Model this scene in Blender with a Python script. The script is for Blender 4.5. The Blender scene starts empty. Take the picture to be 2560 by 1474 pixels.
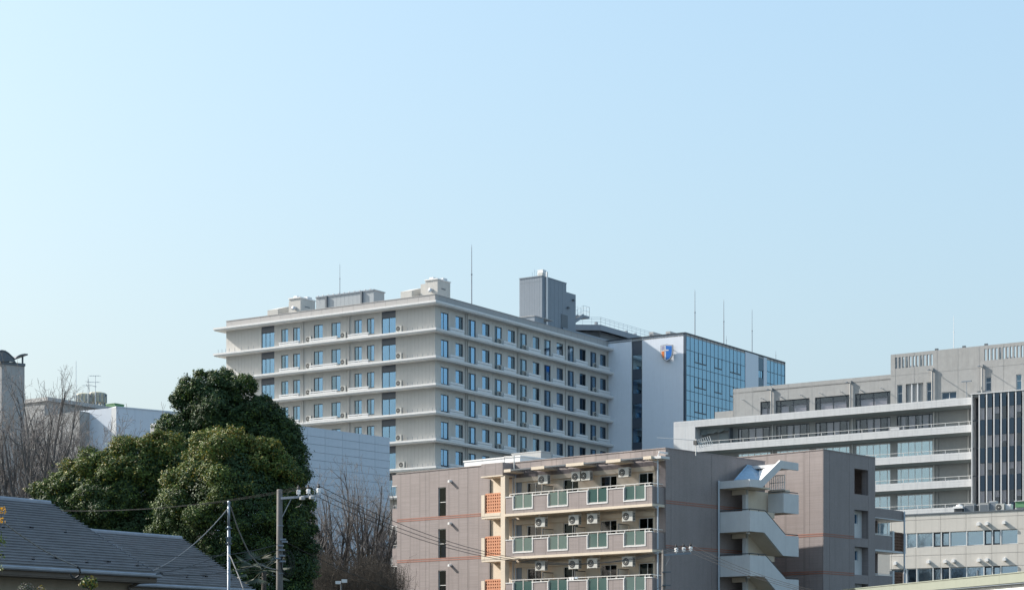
import bpy, math, random
import numpy as np
from mathutils import Vector
random.seed(7)
rng = np.random.default_rng(7)

# ------------------------------------------------------------------ camera, light, exposure
SC = bpy.context.scene
F, H, EZ = 4700.0, 1680.0, 1.6          # focal length and horizon row in photograph pixels, eye height in metres
cam_d = bpy.data.cameras.new('camera'); cam = bpy.data.objects.new('camera', cam_d)
SC.collection.objects.link(cam); SC.camera = cam
cam.location = (0, 0, EZ); cam.rotation_euler = (math.radians(90), 0, 0)
cam_d.sensor_width = 36.0; cam_d.sensor_fit = 'HORIZONTAL'
cam_d.lens = 36.0 * F / 2560.0
cam_d.shift_y = (H - 737.0) / 2560.0
cam_d.clip_start = 0.5; cam_d.clip_end = 6000

SUN_PHI, SUN_EL = -18.0, 35.0            # heading of the light on the ground, elevation
_ph, _el = math.radians(SUN_PHI), math.radians(SUN_EL)
light_dir = Vector((math.cos(_ph) * math.cos(_el), math.sin(_ph) * math.cos(_el), -math.sin(_el)))
sun_d = bpy.data.lights.new('sun', 'SUN'); sun = bpy.data.objects.new('sun', sun_d)
SC.collection.objects.link(sun)
sun_d.energy = 5.0; sun_d.angle = math.radians(0.53); sun_d.color = (1.0, 0.94, 0.86)
sun.rotation_euler = light_dir.to_track_quat('-Z', 'Y').to_euler(); sun.location = (-60, 0, 80)

world = bpy.data.worlds.new('World'); SC.world = world; world.use_nodes = True
_nt = world.node_tree; _nt.nodes.clear()
_o = _nt.nodes.new('ShaderNodeOutputWorld'); _b = _nt.nodes.new('ShaderNodeBackground')
sky = _nt.nodes.new('ShaderNodeTexSky'); sky.sky_type = 'NISHITA'; sky.sun_disc = False
sky.sun_elevation = _el
# direction towards the sun, measured clockwise from +Y
sky.sun_rotation = math.atan2(-light_dir.x, -light_dir.y)
sky.altitude = 0; sky.air_density = 2.0; sky.dust_density = 4.0; sky.ozone_density = 0.0
_b.inputs['Strength'].default_value = 0.0563
# even blue light added over the whole sky to fit its colour
_v = _nt.nodes.new('ShaderNodeBackground'); _v.inputs['Color'].default_value = (0.34, 0.62, 0.97, 1); _v.inputs['Strength'].default_value = 0.305
_a = _nt.nodes.new('ShaderNodeAddShader')
_nt.links.new(sky.outputs[0], _b.inputs['Color']); _nt.links.new(_b.outputs[0], _a.inputs[0]); _nt.links.new(_v.outputs[0], _a.inputs[1])
_nt.links.new(_a.outputs[0], _o.inputs['Surface'])
SC.view_settings.view_transform = 'Standard'; SC.view_settings.look = 'None'
SC.view_settings.gamma = 1.0; SC.view_settings.use_curve_mapping = False
SC.view_settings.exposure = 0.9
SC.render.engine = 'CYCLES'

# ------------------------------------------------------------------ measuring helpers
def conv(ox, oy, s): return lambda x, y=0: (ox + x / s, oy + y / s)
Z1 = conv(520, 600, 4.854); Z2 = conv(520, 880, 4.854); Z3 = conv(960, 600, 4.208); Z4 = conv(960, 900, 4.208)
Z5 = conv(1280, 660, 3.604); Z6 = conv(1480, 800, 4.16)
A1 = conv(960, 1120, 4.114); A2 = conv(1240, 1120, 4.113); A3 = conv(1640, 1120, 4.112); A4 = conv(1980, 1120, 4.113)
A5 = conv(2160, 1180, 4.9525); A6 = conv(1680, 840, 4.853); A7 = conv(2100, 840, 4.759); A8 = conv(2160, 1080, 6.3225)
L1 = conv(0, 860, 4.852); L2 = conv(0, 1080, 3.695); L3 = conv(360, 900, 3.641); L4 = conv(360, 1180, 4.952)
L5 = conv(660, 1040, 3.356); L6 = conv(180, 1300, 5.498)

def P(p, d): return Vector(((p[0] - 1280) / F * d, d, EZ + (H - p[1]) / F * d))

class Face:
    """a vertical plane: origin, horizontal run u, outward normal n"""
    def __init__(s, p1=None, d1=None, p2=None, o=None, u=None):
        if o is None:
            a = P(p1, d1); b = P(p2, d1 * (H - p1[1]) / (H - p2[1]))
            s.o = a.xy; s.L = (b.xy - a.xy).length; s.U = (b.xy - a.xy).normalized(); s.zt = a.z
        else:
            s.o = Vector(o); s.U = Vector(u).normalized(); s.L = 0; s.zt = 0
        n = Vector((s.U.y, -s.U.x))
        s.N = n if n.dot(-s.o) > 0 else -n
    def off(s, n):
        f = Face(o=s.o + s.N * n, u=s.U); f.N = s.N; f.L = s.L; f.zt = s.zt; return f
    def u(s, px):
        a = (px - 1280) / F
        return (a * s.o.y - s.o.x) / (s.U.x - a * s.U.y)
    def z(s, px, py):
        t = s.o.y + s.u(px) * s.U.y
        return EZ + (H - py) / F * t
    def uz(s, p): return s.u(p[0]), s.z(*p)
    def w(s, u, z, n=0):
        q = s.o + s.U * u + s.N * n
        return Vector((q.x, q.y, z))
    def rect(s, p, q):
        """p, q: two opposite pixel corners, both read at the mean column -> (u0,u1,z0,z1)"""
        ua, ub = s.u(p[0]), s.u(q[0]); m = (p[0] + q[0]) / 2
        za, zb = s.z(m, p[1]), s.z(m, q[1])
        return min(ua, ub), max(ua, ub), min(za, zb), max(za, zb)
    @property
    def ang(s): return math.atan2(s.U.y, s.U.x)

def isect(o1, u1, o2, u2):
    d = u1.x * u2.y - u1.y * u2.x
    t = ((o2.x - o1.x) * u2.y - (o2.y - o1.y) * u2.x) / d
    return o1 + u1 * t

# ------------------------------------------------------------------ mesh helpers
COL = SC.collection
class MB:
    def __init__(s): s.v = []; s.f = []; s.m = []
    def quad(s, a, b, c, d, mi=0):
        k = len(s.v); s.v += [a, b, c, d]; s.f.append((k, k + 1, k + 2, k + 3)); s.m.append(mi)
    def hexa(s, p, mi=0):
        k = len(s.v); s.v += list(p)
        for q in ((0, 3, 2, 1), (4, 5, 6, 7), (0, 1, 5, 4), (1, 2, 6, 5), (2, 3, 7, 6), (3, 0, 4, 7)):
            s.f.append(tuple(k + i for i in q)); s.m.append(mi)
    def box(s, x0, x1, y0, y1, z0, z1, mi=0):
        s.hexa([(x0, y0, z0), (x1, y0, z0), (x1, y1, z0), (x0, y1, z0), (x0, y0, z1), (x1, y0, z1), (x1, y1, z1), (x0, y1, z1)], mi); return s
    def fbox(s, f, u0, u1, z0, z1, n0, n1, mi=0):
        s.hexa([f.w(u0, z0, n0), f.w(u1, z0, n0), f.w(u1, z0, n1), f.w(u0, z0, n1),
                f.w(u0, z1, n0), f.w(u1, z1, n0), f.w(u1, z1, n1), f.w(u0, z1, n1)], mi); return s
    def prism(s, poly, z0, z1, mi=0):
        n = len(poly); k = len(s.v)
        s.v += [(p[0], p[1], z0) for p in poly] + [(p[0], p[1], z1) for p in poly]
        s.f.append(tuple(range(k + n - 1, k - 1, -1))); s.f.append(tuple(range(k + n, k + 2 * n))); s.m += [mi, mi]
        for i in range(n):
            j = (i + 1) % n; s.f.append((k + i, k + j, k + n + j, k + n + i)); s.m.append(mi)
        return s
    def fpoly(s, f, poly, n0, n1, mi=0):
        n = len(poly); k = len(s.v)
        s.v += [f.w(u, z, n0) for u, z in poly] + [f.w(u, z, n1) for u, z in poly]
        s.f.append(tuple(range(k + n - 1, k - 1, -1))); s.f.append(tuple(range(k + n, k + 2 * n))); s.m += [mi, mi]
        for i in range(n):
            j = (i + 1) % n; s.f.append((k + i, k + j, k + n + j, k + n + i)); s.m.append(mi)
        return s
    def tube(s, pts, r, sides=6, mi=0):
        pts = [Vector(p) for p in pts]; n = len(pts)
        rs = [r] * n if not isinstance(r, (list, tuple)) else list(r)
        k = len(s.v); up = Vector((0, 0, 1))
        for i, p in enumerate(pts):
            d = (pts[min(i + 1, n - 1)] - pts[max(i - 1, 0)]).normalized()
            a = d.cross(up if abs(d.z) < .95 else Vector((1, 0, 0))).normalized(); b = a.cross(d)
            for j in range(sides):
                t = 2 * math.pi * (j + .5) / sides
                s.v.append(p + (a * math.cos(t) + b * math.sin(t)) * rs[i])
        for i in range(n - 1):
            for j in range(sides):
                j2 = (j + 1) % sides
                s.f.append((k + i * sides + j, k + i * sides + j2, k + (i + 1) * sides + j2, k + (i + 1) * sides + j)); s.m.append(mi)
        s.f.append(tuple(range(k + sides - 1, k - 1, -1))); s.m.append(mi)
        e = k + (n - 1) * sides; s.f.append(tuple(range(e, e + sides))); s.m.append(mi)
        return s
    def lathe(s, c, prof, sides=12, mi=0):
        k = len(s.v); c = Vector(c); n = len(prof)
        for r, z in prof:
            for j in range(sides):
                t = 2 * math.pi * j / sides; s.v.append(c + Vector((r * math.cos(t), r * math.sin(t), z)))
        for i in range(n - 1):
            for j in range(sides):
                j2 = (j + 1) % sides
                s.f.append((k + i * sides + j, k + i * sides + j2, k + (i + 1) * sides + j2, k + (i + 1) * sides + j)); s.m.append(mi)
        s.f.append(tuple(range(k + sides - 1, k - 1, -1))); s.m.append(mi)
        e = k + (n - 1) * sides; s.f.append(tuple(range(e, e + sides))); s.m.append(mi)
        return s
    def mesh(s, name, mats, org=(0, 0, 0), smooth=False):
        org = Vector(org); me = bpy.data.meshes.new(name)
        me.from_pydata([tuple(Vector(p) - org) for p in s.v], [], s.f)
        for m in (mats if isinstance(mats, (list, tuple)) else [mats]): me.materials.append(m)
        me.polygons.foreach_set('material_index', s.m)
        if smooth: me.polygons.foreach_set('use_smooth', [True] * len(s.f))
        me.update(); return me
    def build(s, name, mats, parent=None, org=None, smooth=False):
        """world-space geometry -> one object (under parent, or standing alone at org)"""
        base = parent['_w'] if parent is not None else (org if org is not None else (0, 0, 0))
        o = bpy.data.objects.new(name, s.mesh(name, mats, base, smooth)); COL.objects.link(o)
        if parent is not None: o.parent = parent; o['_w'] = parent['_w']
        else: o.location = base; o['_w'] = tuple(base)
        return o

def thing(name, label, cat, loc, group=None):
    o = bpy.data.objects.new(name, None); COL.objects.link(o); o.empty_display_size = .5
    o.location = loc; o['_w'] = tuple(loc); tag(o, label, cat, group); return o
def tag(o, label=None, cat=None, group=None, kind=None):
    if label: o['label'] = label
    if cat: o['category'] = cat
    if group: o['group'] = group
    if kind: o['kind'] = kind
    return o
def place(name, me, parent, loc, rz=0.0):
    """link a shared mesh at a world position under a parent (its own origin = loc)"""
    o = bpy.data.objects.new(name, me); COL.objects.link(o)
    if parent is not None:
        o.parent = parent
        o.location = Vector(loc) - Vector(parent['_w']) if not parent.get('_rot') else loc
        o.rotation_euler = (0, 0, rz)
    else:
        o.location = loc; o.rotation_euler = (0, 0, rz)
    o['_w'] = tuple(loc); return o
def sub(name, me, parent, loc=(0, 0, 0)):
    o = bpy.data.objects.new(name, me); COL.objects.link(o); o.parent = parent; o.location = loc; return o
_cache = {}
def cached(key, fn):
    if key not in _cache: _cache[key] = fn()
    return _cache[key]

# ------------------------------------------------------------------ materials
def mat(name, col, rough=.7, metal=0.0, var=.06, vscale=1.5, streak=0.0, bump=0.0, bscale=20., spec=.4, grime=None, island=0.0, trans=0.0, coat=0.0):
    m = bpy.data.materials.new(name); m.use_nodes = True; nt = m.node_tree; N = nt.nodes; Lk = nt.links
    b = N['Principled BSDF']; b.inputs['Roughness'].default_value = rough; b.inputs['Metallic'].default_value = metal
    b.inputs['Specular IOR Level'].default_value = spec
    if coat: b.inputs['Coat Weight'].default_value = coat; b.inputs['Coat Roughness'].default_value = .1
    c0 = tuple(col) + (1,)
    tc = N.new('ShaderNodeTexCoord'); last = None
    def mixc(a, bcol, fac, mode='MULTIPLY'):
        x = N.new('ShaderNodeMix'); x.data_type = 'RGBA'; x.blend_type = mode
        if hasattr(fac, 'is_output') or not isinstance(fac, float): Lk.new(fac, x.inputs['Factor'])
        else: x.inputs['Factor'].default_value = fac
        if isinstance(a, tuple): x.inputs['A'].default_value = a
        else: Lk.new(a, x.inputs['A'])
        if isinstance(bcol, tuple): x.inputs['B'].default_value = bcol
        else: Lk.new(bcol, x.inputs['B'])
        return x.outputs['Result']
    cur = c0
    if var > 0:
        n1 = N.new('ShaderNodeTexNoise'); n1.inputs['Scale'].default_value = vscale; n1.inputs['Detail'].default_value = 6
        n1.inputs['Roughness'].default_value = .65
        Lk.new(tc.outputs['Object'], n1.inputs['Vector'])
        mr = N.new('ShaderNodeMapRange'); mr.inputs['From Min'].default_value = .3; mr.inputs['From Max'].default_value = .7
        mr.inputs['To Min'].default_value = 1 - var; mr.inputs['To Max'].default_value = 1 + var
        Lk.new(n1.outputs['Fac'], mr.inputs['Value'])
        cb = N.new('ShaderNodeCombineColor')
        for k in ('Red', 'Green', 'Blue'): Lk.new(mr.outputs[0], cb.inputs[k])
        cur = mixc(cur, cb.outputs[0], 1.0)
    if streak > 0:      # vertical weather streaks
        mp = N.new('ShaderNodeMapping'); mp.inputs['Scale'].default_value = (2.2, 2.2, .12)
        Lk.new(tc.outputs['Object'], mp.inputs['Vector'])
        n2 = N.new('ShaderNodeTexNoise'); n2.inputs['Scale'].default_value = 1.6; n2.inputs['Detail'].default_value = 5; n2.inputs['Roughness'].default_value = .7
        Lk.new(mp.outputs[0], n2.inputs['Vector'])
        cr = N.new('ShaderNodeMapRange'); cr.inputs['From Min'].default_value = .48; cr.inputs['From Max'].default_value = .75
        cr.inputs['To Min'].default_value = 0; cr.inputs['To Max'].default_value = streak
        Lk.new(n2.outputs['Fac'], cr.inputs['Value'])
        g = grime or (col[0] * .45, col[1] * .43, col[2] * .42)
        cur = mixc(cur, tuple(g) + (1,), cr.outputs[0], 'MIX')
    if island > 0:
        ge = N.new('ShaderNodeNewGeometry'); mr = N.new('ShaderNodeMapRange')
        mr.inputs['To Min'].default_value = 1 - island; mr.inputs['To Max'].default_value = 1 + island
        Lk.new(ge.outputs['Random Per Island'], mr.inputs['Value'])
        cb = N.new('ShaderNodeCombineColor')
        for k in ('Red', 'Green', 'Blue'): Lk.new(mr.outputs[0], cb.inputs[k])
        cur = mixc(cur, cb.outputs[0], 1.0)
    if isinstance(cur, tuple): b.inputs['Base Color'].default_value = cur
    else: Lk.new(cur, b.inputs['Base Color'])
    if bump > 0:
        n3 = N.new('ShaderNodeTexNoise'); n3.inputs['Scale'].default_value = bscale; n3.inputs['Detail'].default_value = 4
        Lk.new(tc.outputs['Object'], n3.inputs['Vector'])
        bp = N.new('ShaderNodeBump'); bp.inputs['Strength'].default_value = bump; bp.inputs['Distance'].default_value = .02
        Lk.new(n3.outputs['Fac'], bp.inputs['Height']); Lk.new(bp.outputs[0], b.inputs['Normal'])
    if trans > 0:       # light passing through a leaf
        out = N['Material Output']; t = N.new('ShaderNodeBsdfTranslucent'); ms = N.new('ShaderNodeMixShader'); ms.inputs[0].default_value = trans
        if isinstance(cur, tuple): t.inputs[0].default_value = cur
        else: Lk.new(cur, t.inputs[0])
        Lk.new(b.outputs[0], ms.inputs[1]); Lk.new(t.outputs[0], ms.inputs[2]); Lk.new(ms.outputs[0], out.inputs[0])
    return m

def glass(name, refl=.35, tint=(.75, .88, 1), trans=(.55, .65, .72), edge=.5, rough=.02, diffuse=None):
    """pane: mirror share over clear (or, with diffuse, frosted) glass"""
    m = bpy.data.materials.new(name); m.use_nodes = True; nt = m.node_tree; N = nt.nodes; Lk = nt.links; N.clear()
    out = N.new('ShaderNodeOutputMaterial'); gl = N.new('ShaderNodeBsdfGlossy'); ms = N.new('ShaderNodeMixShader')
    gl.inputs['Color'].default_value = tuple(tint) + (1,); gl.inputs['Roughness'].default_value = rough
    if diffuse is None:
        tr = N.new('ShaderNodeBsdfTransparent'); tr.inputs[0].default_value = tuple(trans) + (1,); body = tr.outputs[0]
    else:
        df = N.new('ShaderNodeBsdfDiffuse'); df.inputs[0].default_value = tuple(diffuse) + (1,)
        tl = N.new('ShaderNodeBsdfTranslucent'); tl.inputs[0].default_value = tuple(diffuse) + (1,)
        mx = N.new('ShaderNodeMixShader'); mx.inputs[0].default_value = .45
        Lk.new(df.outputs[0], mx.inputs[1]); Lk.new(tl.outputs[0], mx.inputs[2]); body = mx.outputs[0]
    lw = N.new('ShaderNodeLayerWeight'); lw.inputs[0].default_value = .35
    mr = N.new('ShaderNodeMapRange'); mr.inputs['To Min'].default_value = refl; mr.inputs['To Max'].default_value = min(1, refl + edge)
    Lk.new(lw.outputs['Facing'], mr.inputs['Value']); Lk.new(mr.outputs[0], ms.inputs[0])
    # slight waviness of the panes
    tc = N.new('ShaderNodeTexCoord'); ns = N.new('ShaderNodeTexNoise'); ns.inputs['Scale'].default_value = .7
    bp = N.new('ShaderNodeBump'); bp.inputs['Strength'].default_value = .06; bp.inputs['Distance'].default_value = .05
    Lk.new(tc.outputs['Object'], ns.inputs['Vector']); Lk.new(ns.outputs['Fac'], bp.inputs['Height']); Lk.new(bp.outputs[0], gl.inputs['Normal'])
    Lk.new(body, ms.inputs[1]); Lk.new(gl.outputs[0], ms.inputs[2]); Lk.new(ms.outputs[0], out.inputs[0])
    return m

def tilemat(name, col, col2, mortar, bw=.095, bh=.045, streak=.24):
    """small mosaic tiles: far too fine to pick apart at this distance"""
    m = mat(name, col, .6, var=.05, vscale=.8, streak=streak, spec=.35)
    nt = m.node_tree; N = nt.nodes; Lk = nt.links; b = N['Principled BSDF']
    src = b.inputs['Base Color'].links[0].from_socket
    tc = N.new('ShaderNodeTexCoord'); sp = N.new('ShaderNodeSeparateXYZ'); Lk.new(tc.outputs['Object'], sp.inputs[0])
    ad = N.new('ShaderNodeMath'); ad.operation = 'ADD'; Lk.new(sp.outputs['X'], ad.inputs[0]); Lk.new(sp.outputs['Y'], ad.inputs[1])
    cx = N.new('ShaderNodeCombineXYZ'); Lk.new(ad.outputs[0], cx.inputs['X']); Lk.new(sp.outputs['Z'], cx.inputs['Y'])
    br = N.new('ShaderNodeTexBrick'); Lk.new(cx.outputs[0], br.inputs['Vector'])
    br.inputs['Color1'].default_value = (1, 1, 1, 1); br.inputs['Color2'].default_value = tuple(col2) + (1,); br.inputs['Mortar'].default_value = tuple(mortar) + (1,)
    br.inputs['Scale'].default_value = 1; br.inputs['Brick Width'].default_value = bw; br.inputs['Row Height'].default_value = bh
    br.inputs['Mortar Size'].default_value = .006; br.offset = 0
    x = N.new('ShaderNodeMix'); x.data_type = 'RGBA'; x.blend_type = 'MULTIPLY'; x.inputs['Factor'].default_value = 1
    Lk.new(src, x.inputs['A']); Lk.new(br.outputs['Color'], x.inputs['B']); Lk.new(x.outputs['Result'], b.inputs['Base Color'])
    return m

M = {}
M['panel'] = mat('panel_grey', (.50, .485, .457), .55, var=.03, streak=.10)
M['parapet'] = mat('parapet_beige', (.335, .325, .318), .6, var=.03, streak=.12)
M['ledge'] = mat('ledge_white', (.67, .67, .665), .5, var=.03, streak=.2)
M['slat'] = mat('slat_white', (.66, .665, .67), .45, var=.02)
M['frame_dark'] = mat('frame_dark', (.035, .045, .06), .4, var=.0)
M['spandrel'] = mat('spandrel_navy', (.045, .06, .085), .3, var=.04, spec=.6)
M['frame_alu'] = mat('frame_aluminium', (.62, .63, .63), .4, metal=.3, var=.0)
M['frame_white'] = mat('frame_white', (0.530, 0.544, 0.558), .4, var=.0)
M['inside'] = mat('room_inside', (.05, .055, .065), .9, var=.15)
M['curtain'] = mat('curtain_white', (.50, .56, .62), .9, var=.06, vscale=6)
M['curtain_warm'] = mat('curtain_warm', (.55, .52, .50), .9, var=.08, vscale=6)
M['curtain_blue'] = mat('curtain_blue', (.08, .17, .42), .9, var=.12, vscale=6)
M['glass_sky'] = glass('glass_sky', .38, (.42, .69, .97), (.40, .55, .68), .35)
M['glass'] = glass('glass_clear', .17, (.58, .82, 1.0), (.42, .54, .66), .4)
M['glass_tower'] = glass('glass_tower', .50, (.35, .57, .76), (.22, .36, .46), .3)
M['mullion_blue'] = mat('mullion_blue', (.045, .07, .10), .4, var=.0)
M['glass_pale'] = glass('glass_pale', .45, (.72, .90, 1.0), (.62, .72, .78), .35)
M['glass_grey'] = glass('glass_grey', .04, (.8, .85, .9), (.50, .51, .54), .22)
M['glass_thin'] = glass('glass_thin', .06, (.8, .88, .95), (.82, .82, .86), .2)
M['glass_screen'] = glass('glass_screen', .06, (.55, .72, .85), (.25, .32, .40), .25)
M['glass_dark'] = glass('glass_dark', .01, (.6, .72, .75), (.45, .5, .5), .10)
M['glass_navy'] = glass('glass_navy', .07, (.6, .8, 1), (.1, .2, .3), .25, diffuse=(.026, .05, .095))
M['glass_frost'] = glass('glass_frosted_green', .06, (.9, 1, 1), (.5, .6, .6), .35, .12, diffuse=(.095, .185, .175))
M['tower_white'] = mat('tower_white', (.70, .735, .79), .45, var=.02, streak=.10)
M['steel_blue'] = mat('steel_bluegrey', (.19, .225, .265), .5, var=.04, streak=.10)
M['steel_dark'] = mat('steel_dark', (.10, .12, .14), .5, var=.08)
M['galv'] = mat('galvanised', (.50, .53, .56), .45, metal=.5, var=.06)
M['box_cream'] = mat('housing_cream', (.44, .43, .405), .6, var=.04, streak=.12)
M['box_grey'] = mat('housing_grey', (0.354, 0.360, 0.360), .55, var=.04, streak=.12)
M['screen'] = mat('screen_grey', (0.313, 0.340, 0.360), .4, var=.06, streak=.15)
M['ac'] = mat('ac_ivory', (0.449, 0.449, 0.422), .5, var=.03, streak=.10)
M['ac_dark'] = mat('ac_grille', (.05, .055, .06), .6, var=.0)
M['fan'] = mat('ac_fan', (.025, .027, .03), .5, var=.0)
M['concrete'] = mat('concrete', (.335, .335, .33), .85, var=.07, streak=.22, bump=.3)
M['band'] = mat('band_white', (.55, .56, .57), .55, var=.03, streak=.26)
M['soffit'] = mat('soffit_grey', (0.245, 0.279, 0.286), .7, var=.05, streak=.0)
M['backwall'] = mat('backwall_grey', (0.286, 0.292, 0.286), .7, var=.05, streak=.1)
M['beige'] = mat('panel_beige', (.50, .48, .445), .6, var=.04, streak=.22)
M['beige_joint'] = mat('panel_joint', (.30, .31, .33), .8, var=.0)
M['tile'] = tilemat('tile_mauve', (.276, .242, .238), (.86, .85, .84), (.74, .73, .73))
M['tile_b'] = tilemat('tile_orange', (.33, .155, .115), (.85, .85, .85), (.8, .8, .8))
M['cream'] = mat('plaster_cream', (.60, .52, .42), .75, var=.05, streak=.12, bump=.2)
M['white_plaster'] = mat('plaster_white', (.56, .56, .56), .75, var=.05, streak=.16, bump=.2)
M['terracotta'] = mat('terracotta', (.56, .26, .15), .8, var=.14, vscale=8)
M['brown'] = mat('lattice_brown', (.14, .075, .05), .8, var=.12, vscale=8)
M['rail'] = mat('rail_silver', (.58, .58, .57), .4, metal=.3, var=.03)
M['rail_dark'] = mat('rail_dark', (.05, .055, .06), .5, var=.0)
M['pipe'] = mat('pipe_grey', (.42, .47, .52), .4, var=.05)
M['sky_reflect_roof'] = mat('sky_reflect_sheet', (.16, .27, .38), .35, var=.2, vscale=3, spec=.6, streak=.2)  # reflected sky is put into the sheet's blue base colour
M['roofmetal'] = mat('roof_metal', (.26, .28, .32), .42, metal=.2, var=.16, vscale=2)
M['house_wall'] = mat('house_wall', (.30, .26, .21), .85, var=.08, vscale=2, streak=.15)
M['wood'] = mat('eave_brown', (.12, .10, .085), .7, var=.1)
M['pole_c'] = mat('pole_concrete', (.15, .142, .135), .9, var=.1, vscale=3, streak=.2)
M['pole_s'] = mat('pole_steel', (.19, .225, .27), .4, metal=.4, var=.08)
M['porcelain'] = mat('porcelain', (.80, .80, .80), .2, var=.0, spec=.6)
M['black'] = mat('black_rubber', (.02, .02, .022), .6, var=.0)
M['wire'] = mat('wire_black', (.012, .013, .015), .6, var=.0)
M['cable'] = mat('cable_grey', (.2, .2, .2), .6, var=.0)
M['bark'] = mat('bark', (.07, .063, .058), .95, var=.25, vscale=6, bump=.4)
M['bark_far'] = mat('bark_grey', (.11, .102, .098), .95, var=.22, vscale=4)
M['twig'] = mat('twig_brown', (.19, .175, .168), .95, var=.2, vscale=2)
M['leaf'] = mat('leaf_dark', (.032, .062, .024), .58, var=.25, vscale=.5, island=.24, trans=.12, spec=.2)
M['leaf_b'] = mat('leaf_olive', (.088, .128, .028), .58, var=.2, vscale=.6, island=.24, trans=.16, spec=.2)
M['leaf_y'] = mat('leaf_young', (.22, .185, .03), .5, var=.2, vscale=.6, island=.3, trans=.3)
M['leaf_gold'] = mat('leaf_gold', (.62, .34, .03), .6, var=.1, island=.2, trans=.3)
M['ground'] = mat('ground', (.055, .06, .05), .95, var=.25, vscale=.15)
M['asphalt'] = mat('asphalt', (.05, .05, .052), .9, var=.15, vscale=.6)
M['hall'] = mat('hall_grey', (.55, .60, .67), .6, var=.03, streak=.08)
M['tank'] = mat('tank_cream', (0.394, 0.374, 0.286), .5, var=.06, streak=.2)
M['green'] = mat('green_paint', (.10, .24, .12), .6, var=.08)
M['fascia'] = mat('fascia_palegreen', (.22, .24, .20), .55, var=.03, streak=.10)
M['navy_s'] = mat('emblem_blue', (.02, .15, .50), .35, var=.0)
M['orange_s'] = mat('emblem_orange', (.70, .20, .06), .35, var=.0)
M['lav_s'] = mat('emblem_lavender', (.36, .35, .46), .35, var=.0)
M['white_s'] = mat('emblem_white', (.62, .62, .62), .35, var=.0)
ORD = ['top', 'second', 'third', 'fourth', 'fifth', 'sixth', 'seventh', 'eighth']

# ------------------------------------------------------------------ wall sheet with real openings and joints
def wall(mb, f, u0, u1, z0, z1, ops=(), vj=(), hj=(), jw=.02, jd=.02, n=0.0, reveal=.18, mi=0):
    us, zs = {round(u0, 4), round(u1, 4)}, {round(z0, 4), round(z1, 4)}
    for a, b, c, d in ops:
        for q in (a, b):
            if u0 < q < u1: us.add(round(q, 4))
        for q in (c, d):
            if z0 < q < z1: zs.add(round(q, 4))
    for j in vj:
        if u0 + jw < j < u1 - jw: us |= {round(j - jw / 2, 4), round(j + jw / 2, 4)}
    for j in hj:
        if z0 + jw < j < z1 - jw: zs |= {round(j - jw / 2, 4), round(j + jw / 2, 4)}
    us, zs = sorted(us), sorted(zs); nu, nz = len(us) - 1, len(zs) - 1
    dep = np.zeros((nu, nz)); hole = np.zeros((nu, nz), bool)
    cu = [(us[i] + us[i + 1]) / 2 for i in range(nu)]; cz = [(zs[i] + zs[i + 1]) / 2 for i in range(nz)]
    for j in vj:
        for i in range(nu):
            if abs(cu[i] - j) < jw * .45: dep[i, :] = -jd
    for j in hj:
        for i in range(nz):
            if abs(cz[i] - j) < jw * .45: dep[:, i] = -jd
    for a, b, c, d in ops:
        for i in range(nu):
            if a - 1e-4 < cu[i] < b + 1e-4:
                for k in range(nz):
                    if c - 1e-4 < cz[k] < d + 1e-4: hole[i, k] = True; dep[i, k] = -reveal
    for i in range(nu):
        # merge vertical runs of equal depth
        k = 0
        while k < nz:
            if hole[i, k]: k += 1; continue
            e = k
            while e + 1 < nz and not hole[i, e + 1] and dep[i, e + 1] == dep[i, k]: e += 1
            q = n + dep[i, k]
            mb.quad(f.w(us[i], zs[k], q), f.w(us[i + 1], zs[k], q), f.w(us[i + 1], zs[e + 1], q), f.w(us[i], zs[e + 1], q), mi)
            k = e + 1
    for i in range(nu - 1):
        for k in range(nz):
            if dep[i, k] != dep[i + 1, k]:
                a, b = n + dep[i, k], n + dep[i + 1, k]; u = us[i + 1]
                mb.quad(f.w(u, zs[k], a), f.w(u, zs[k + 1], a), f.w(u, zs[k + 1], b), f.w(u, zs[k], b), mi)
    for i in range(nu):
        for k in range(nz - 1):
            if dep[i, k] != dep[i, k + 1]:
                a, b = n + dep[i, k], n + dep[i, k + 1]; z = zs[k + 1]
                mb.quad(f.w(us[i], z, a), f.w(us[i + 1], z, a), f.w(us[i + 1], z, b), f.w(us[i], z, b), mi)
    return mb

# ------------------------------------------------------------------ windows: frame > panes, curtains
def win_mesh(w, h, fr, muls, trans, fmat, dep=.07, room=.45):
    def mk():
        b = MB(); b.box(0, fr, 0, dep, 0, h); b.box(w - fr, w, 0, dep, 0, h); b.box(fr, w - fr, 0, dep, 0, fr); b.box(fr, w - fr, 0, dep, h - fr, h)
        for m_ in muls: b.box(m_ - fr * .45, m_ + fr * .45, .003, dep - .003, fr, h - fr)
        for t_ in trans: b.box(fr, w - fr, .006, dep - .006, t_ - fr * .45, t_ + fr * .45)
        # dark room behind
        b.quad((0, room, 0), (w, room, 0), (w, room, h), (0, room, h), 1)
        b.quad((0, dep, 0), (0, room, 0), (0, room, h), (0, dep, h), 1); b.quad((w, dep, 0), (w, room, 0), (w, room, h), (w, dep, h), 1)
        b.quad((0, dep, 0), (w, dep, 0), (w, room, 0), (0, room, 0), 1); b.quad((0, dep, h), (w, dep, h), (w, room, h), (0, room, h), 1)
        return b.mesh('window', [fmat, M['inside']])
    return cached(('win', round(w, 3), round(h, 3), fr, tuple(round(m, 3) for m in muls), tuple(round(t, 3) for t in trans), fmat.name, dep, room), mk)
def pane_mesh(w, h, m):
    return cached(('pane', round(w, 3), round(h, 3), m.name), lambda: MB().box(0, w, 0, .012, 0, h).mesh('pane', m))
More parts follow.
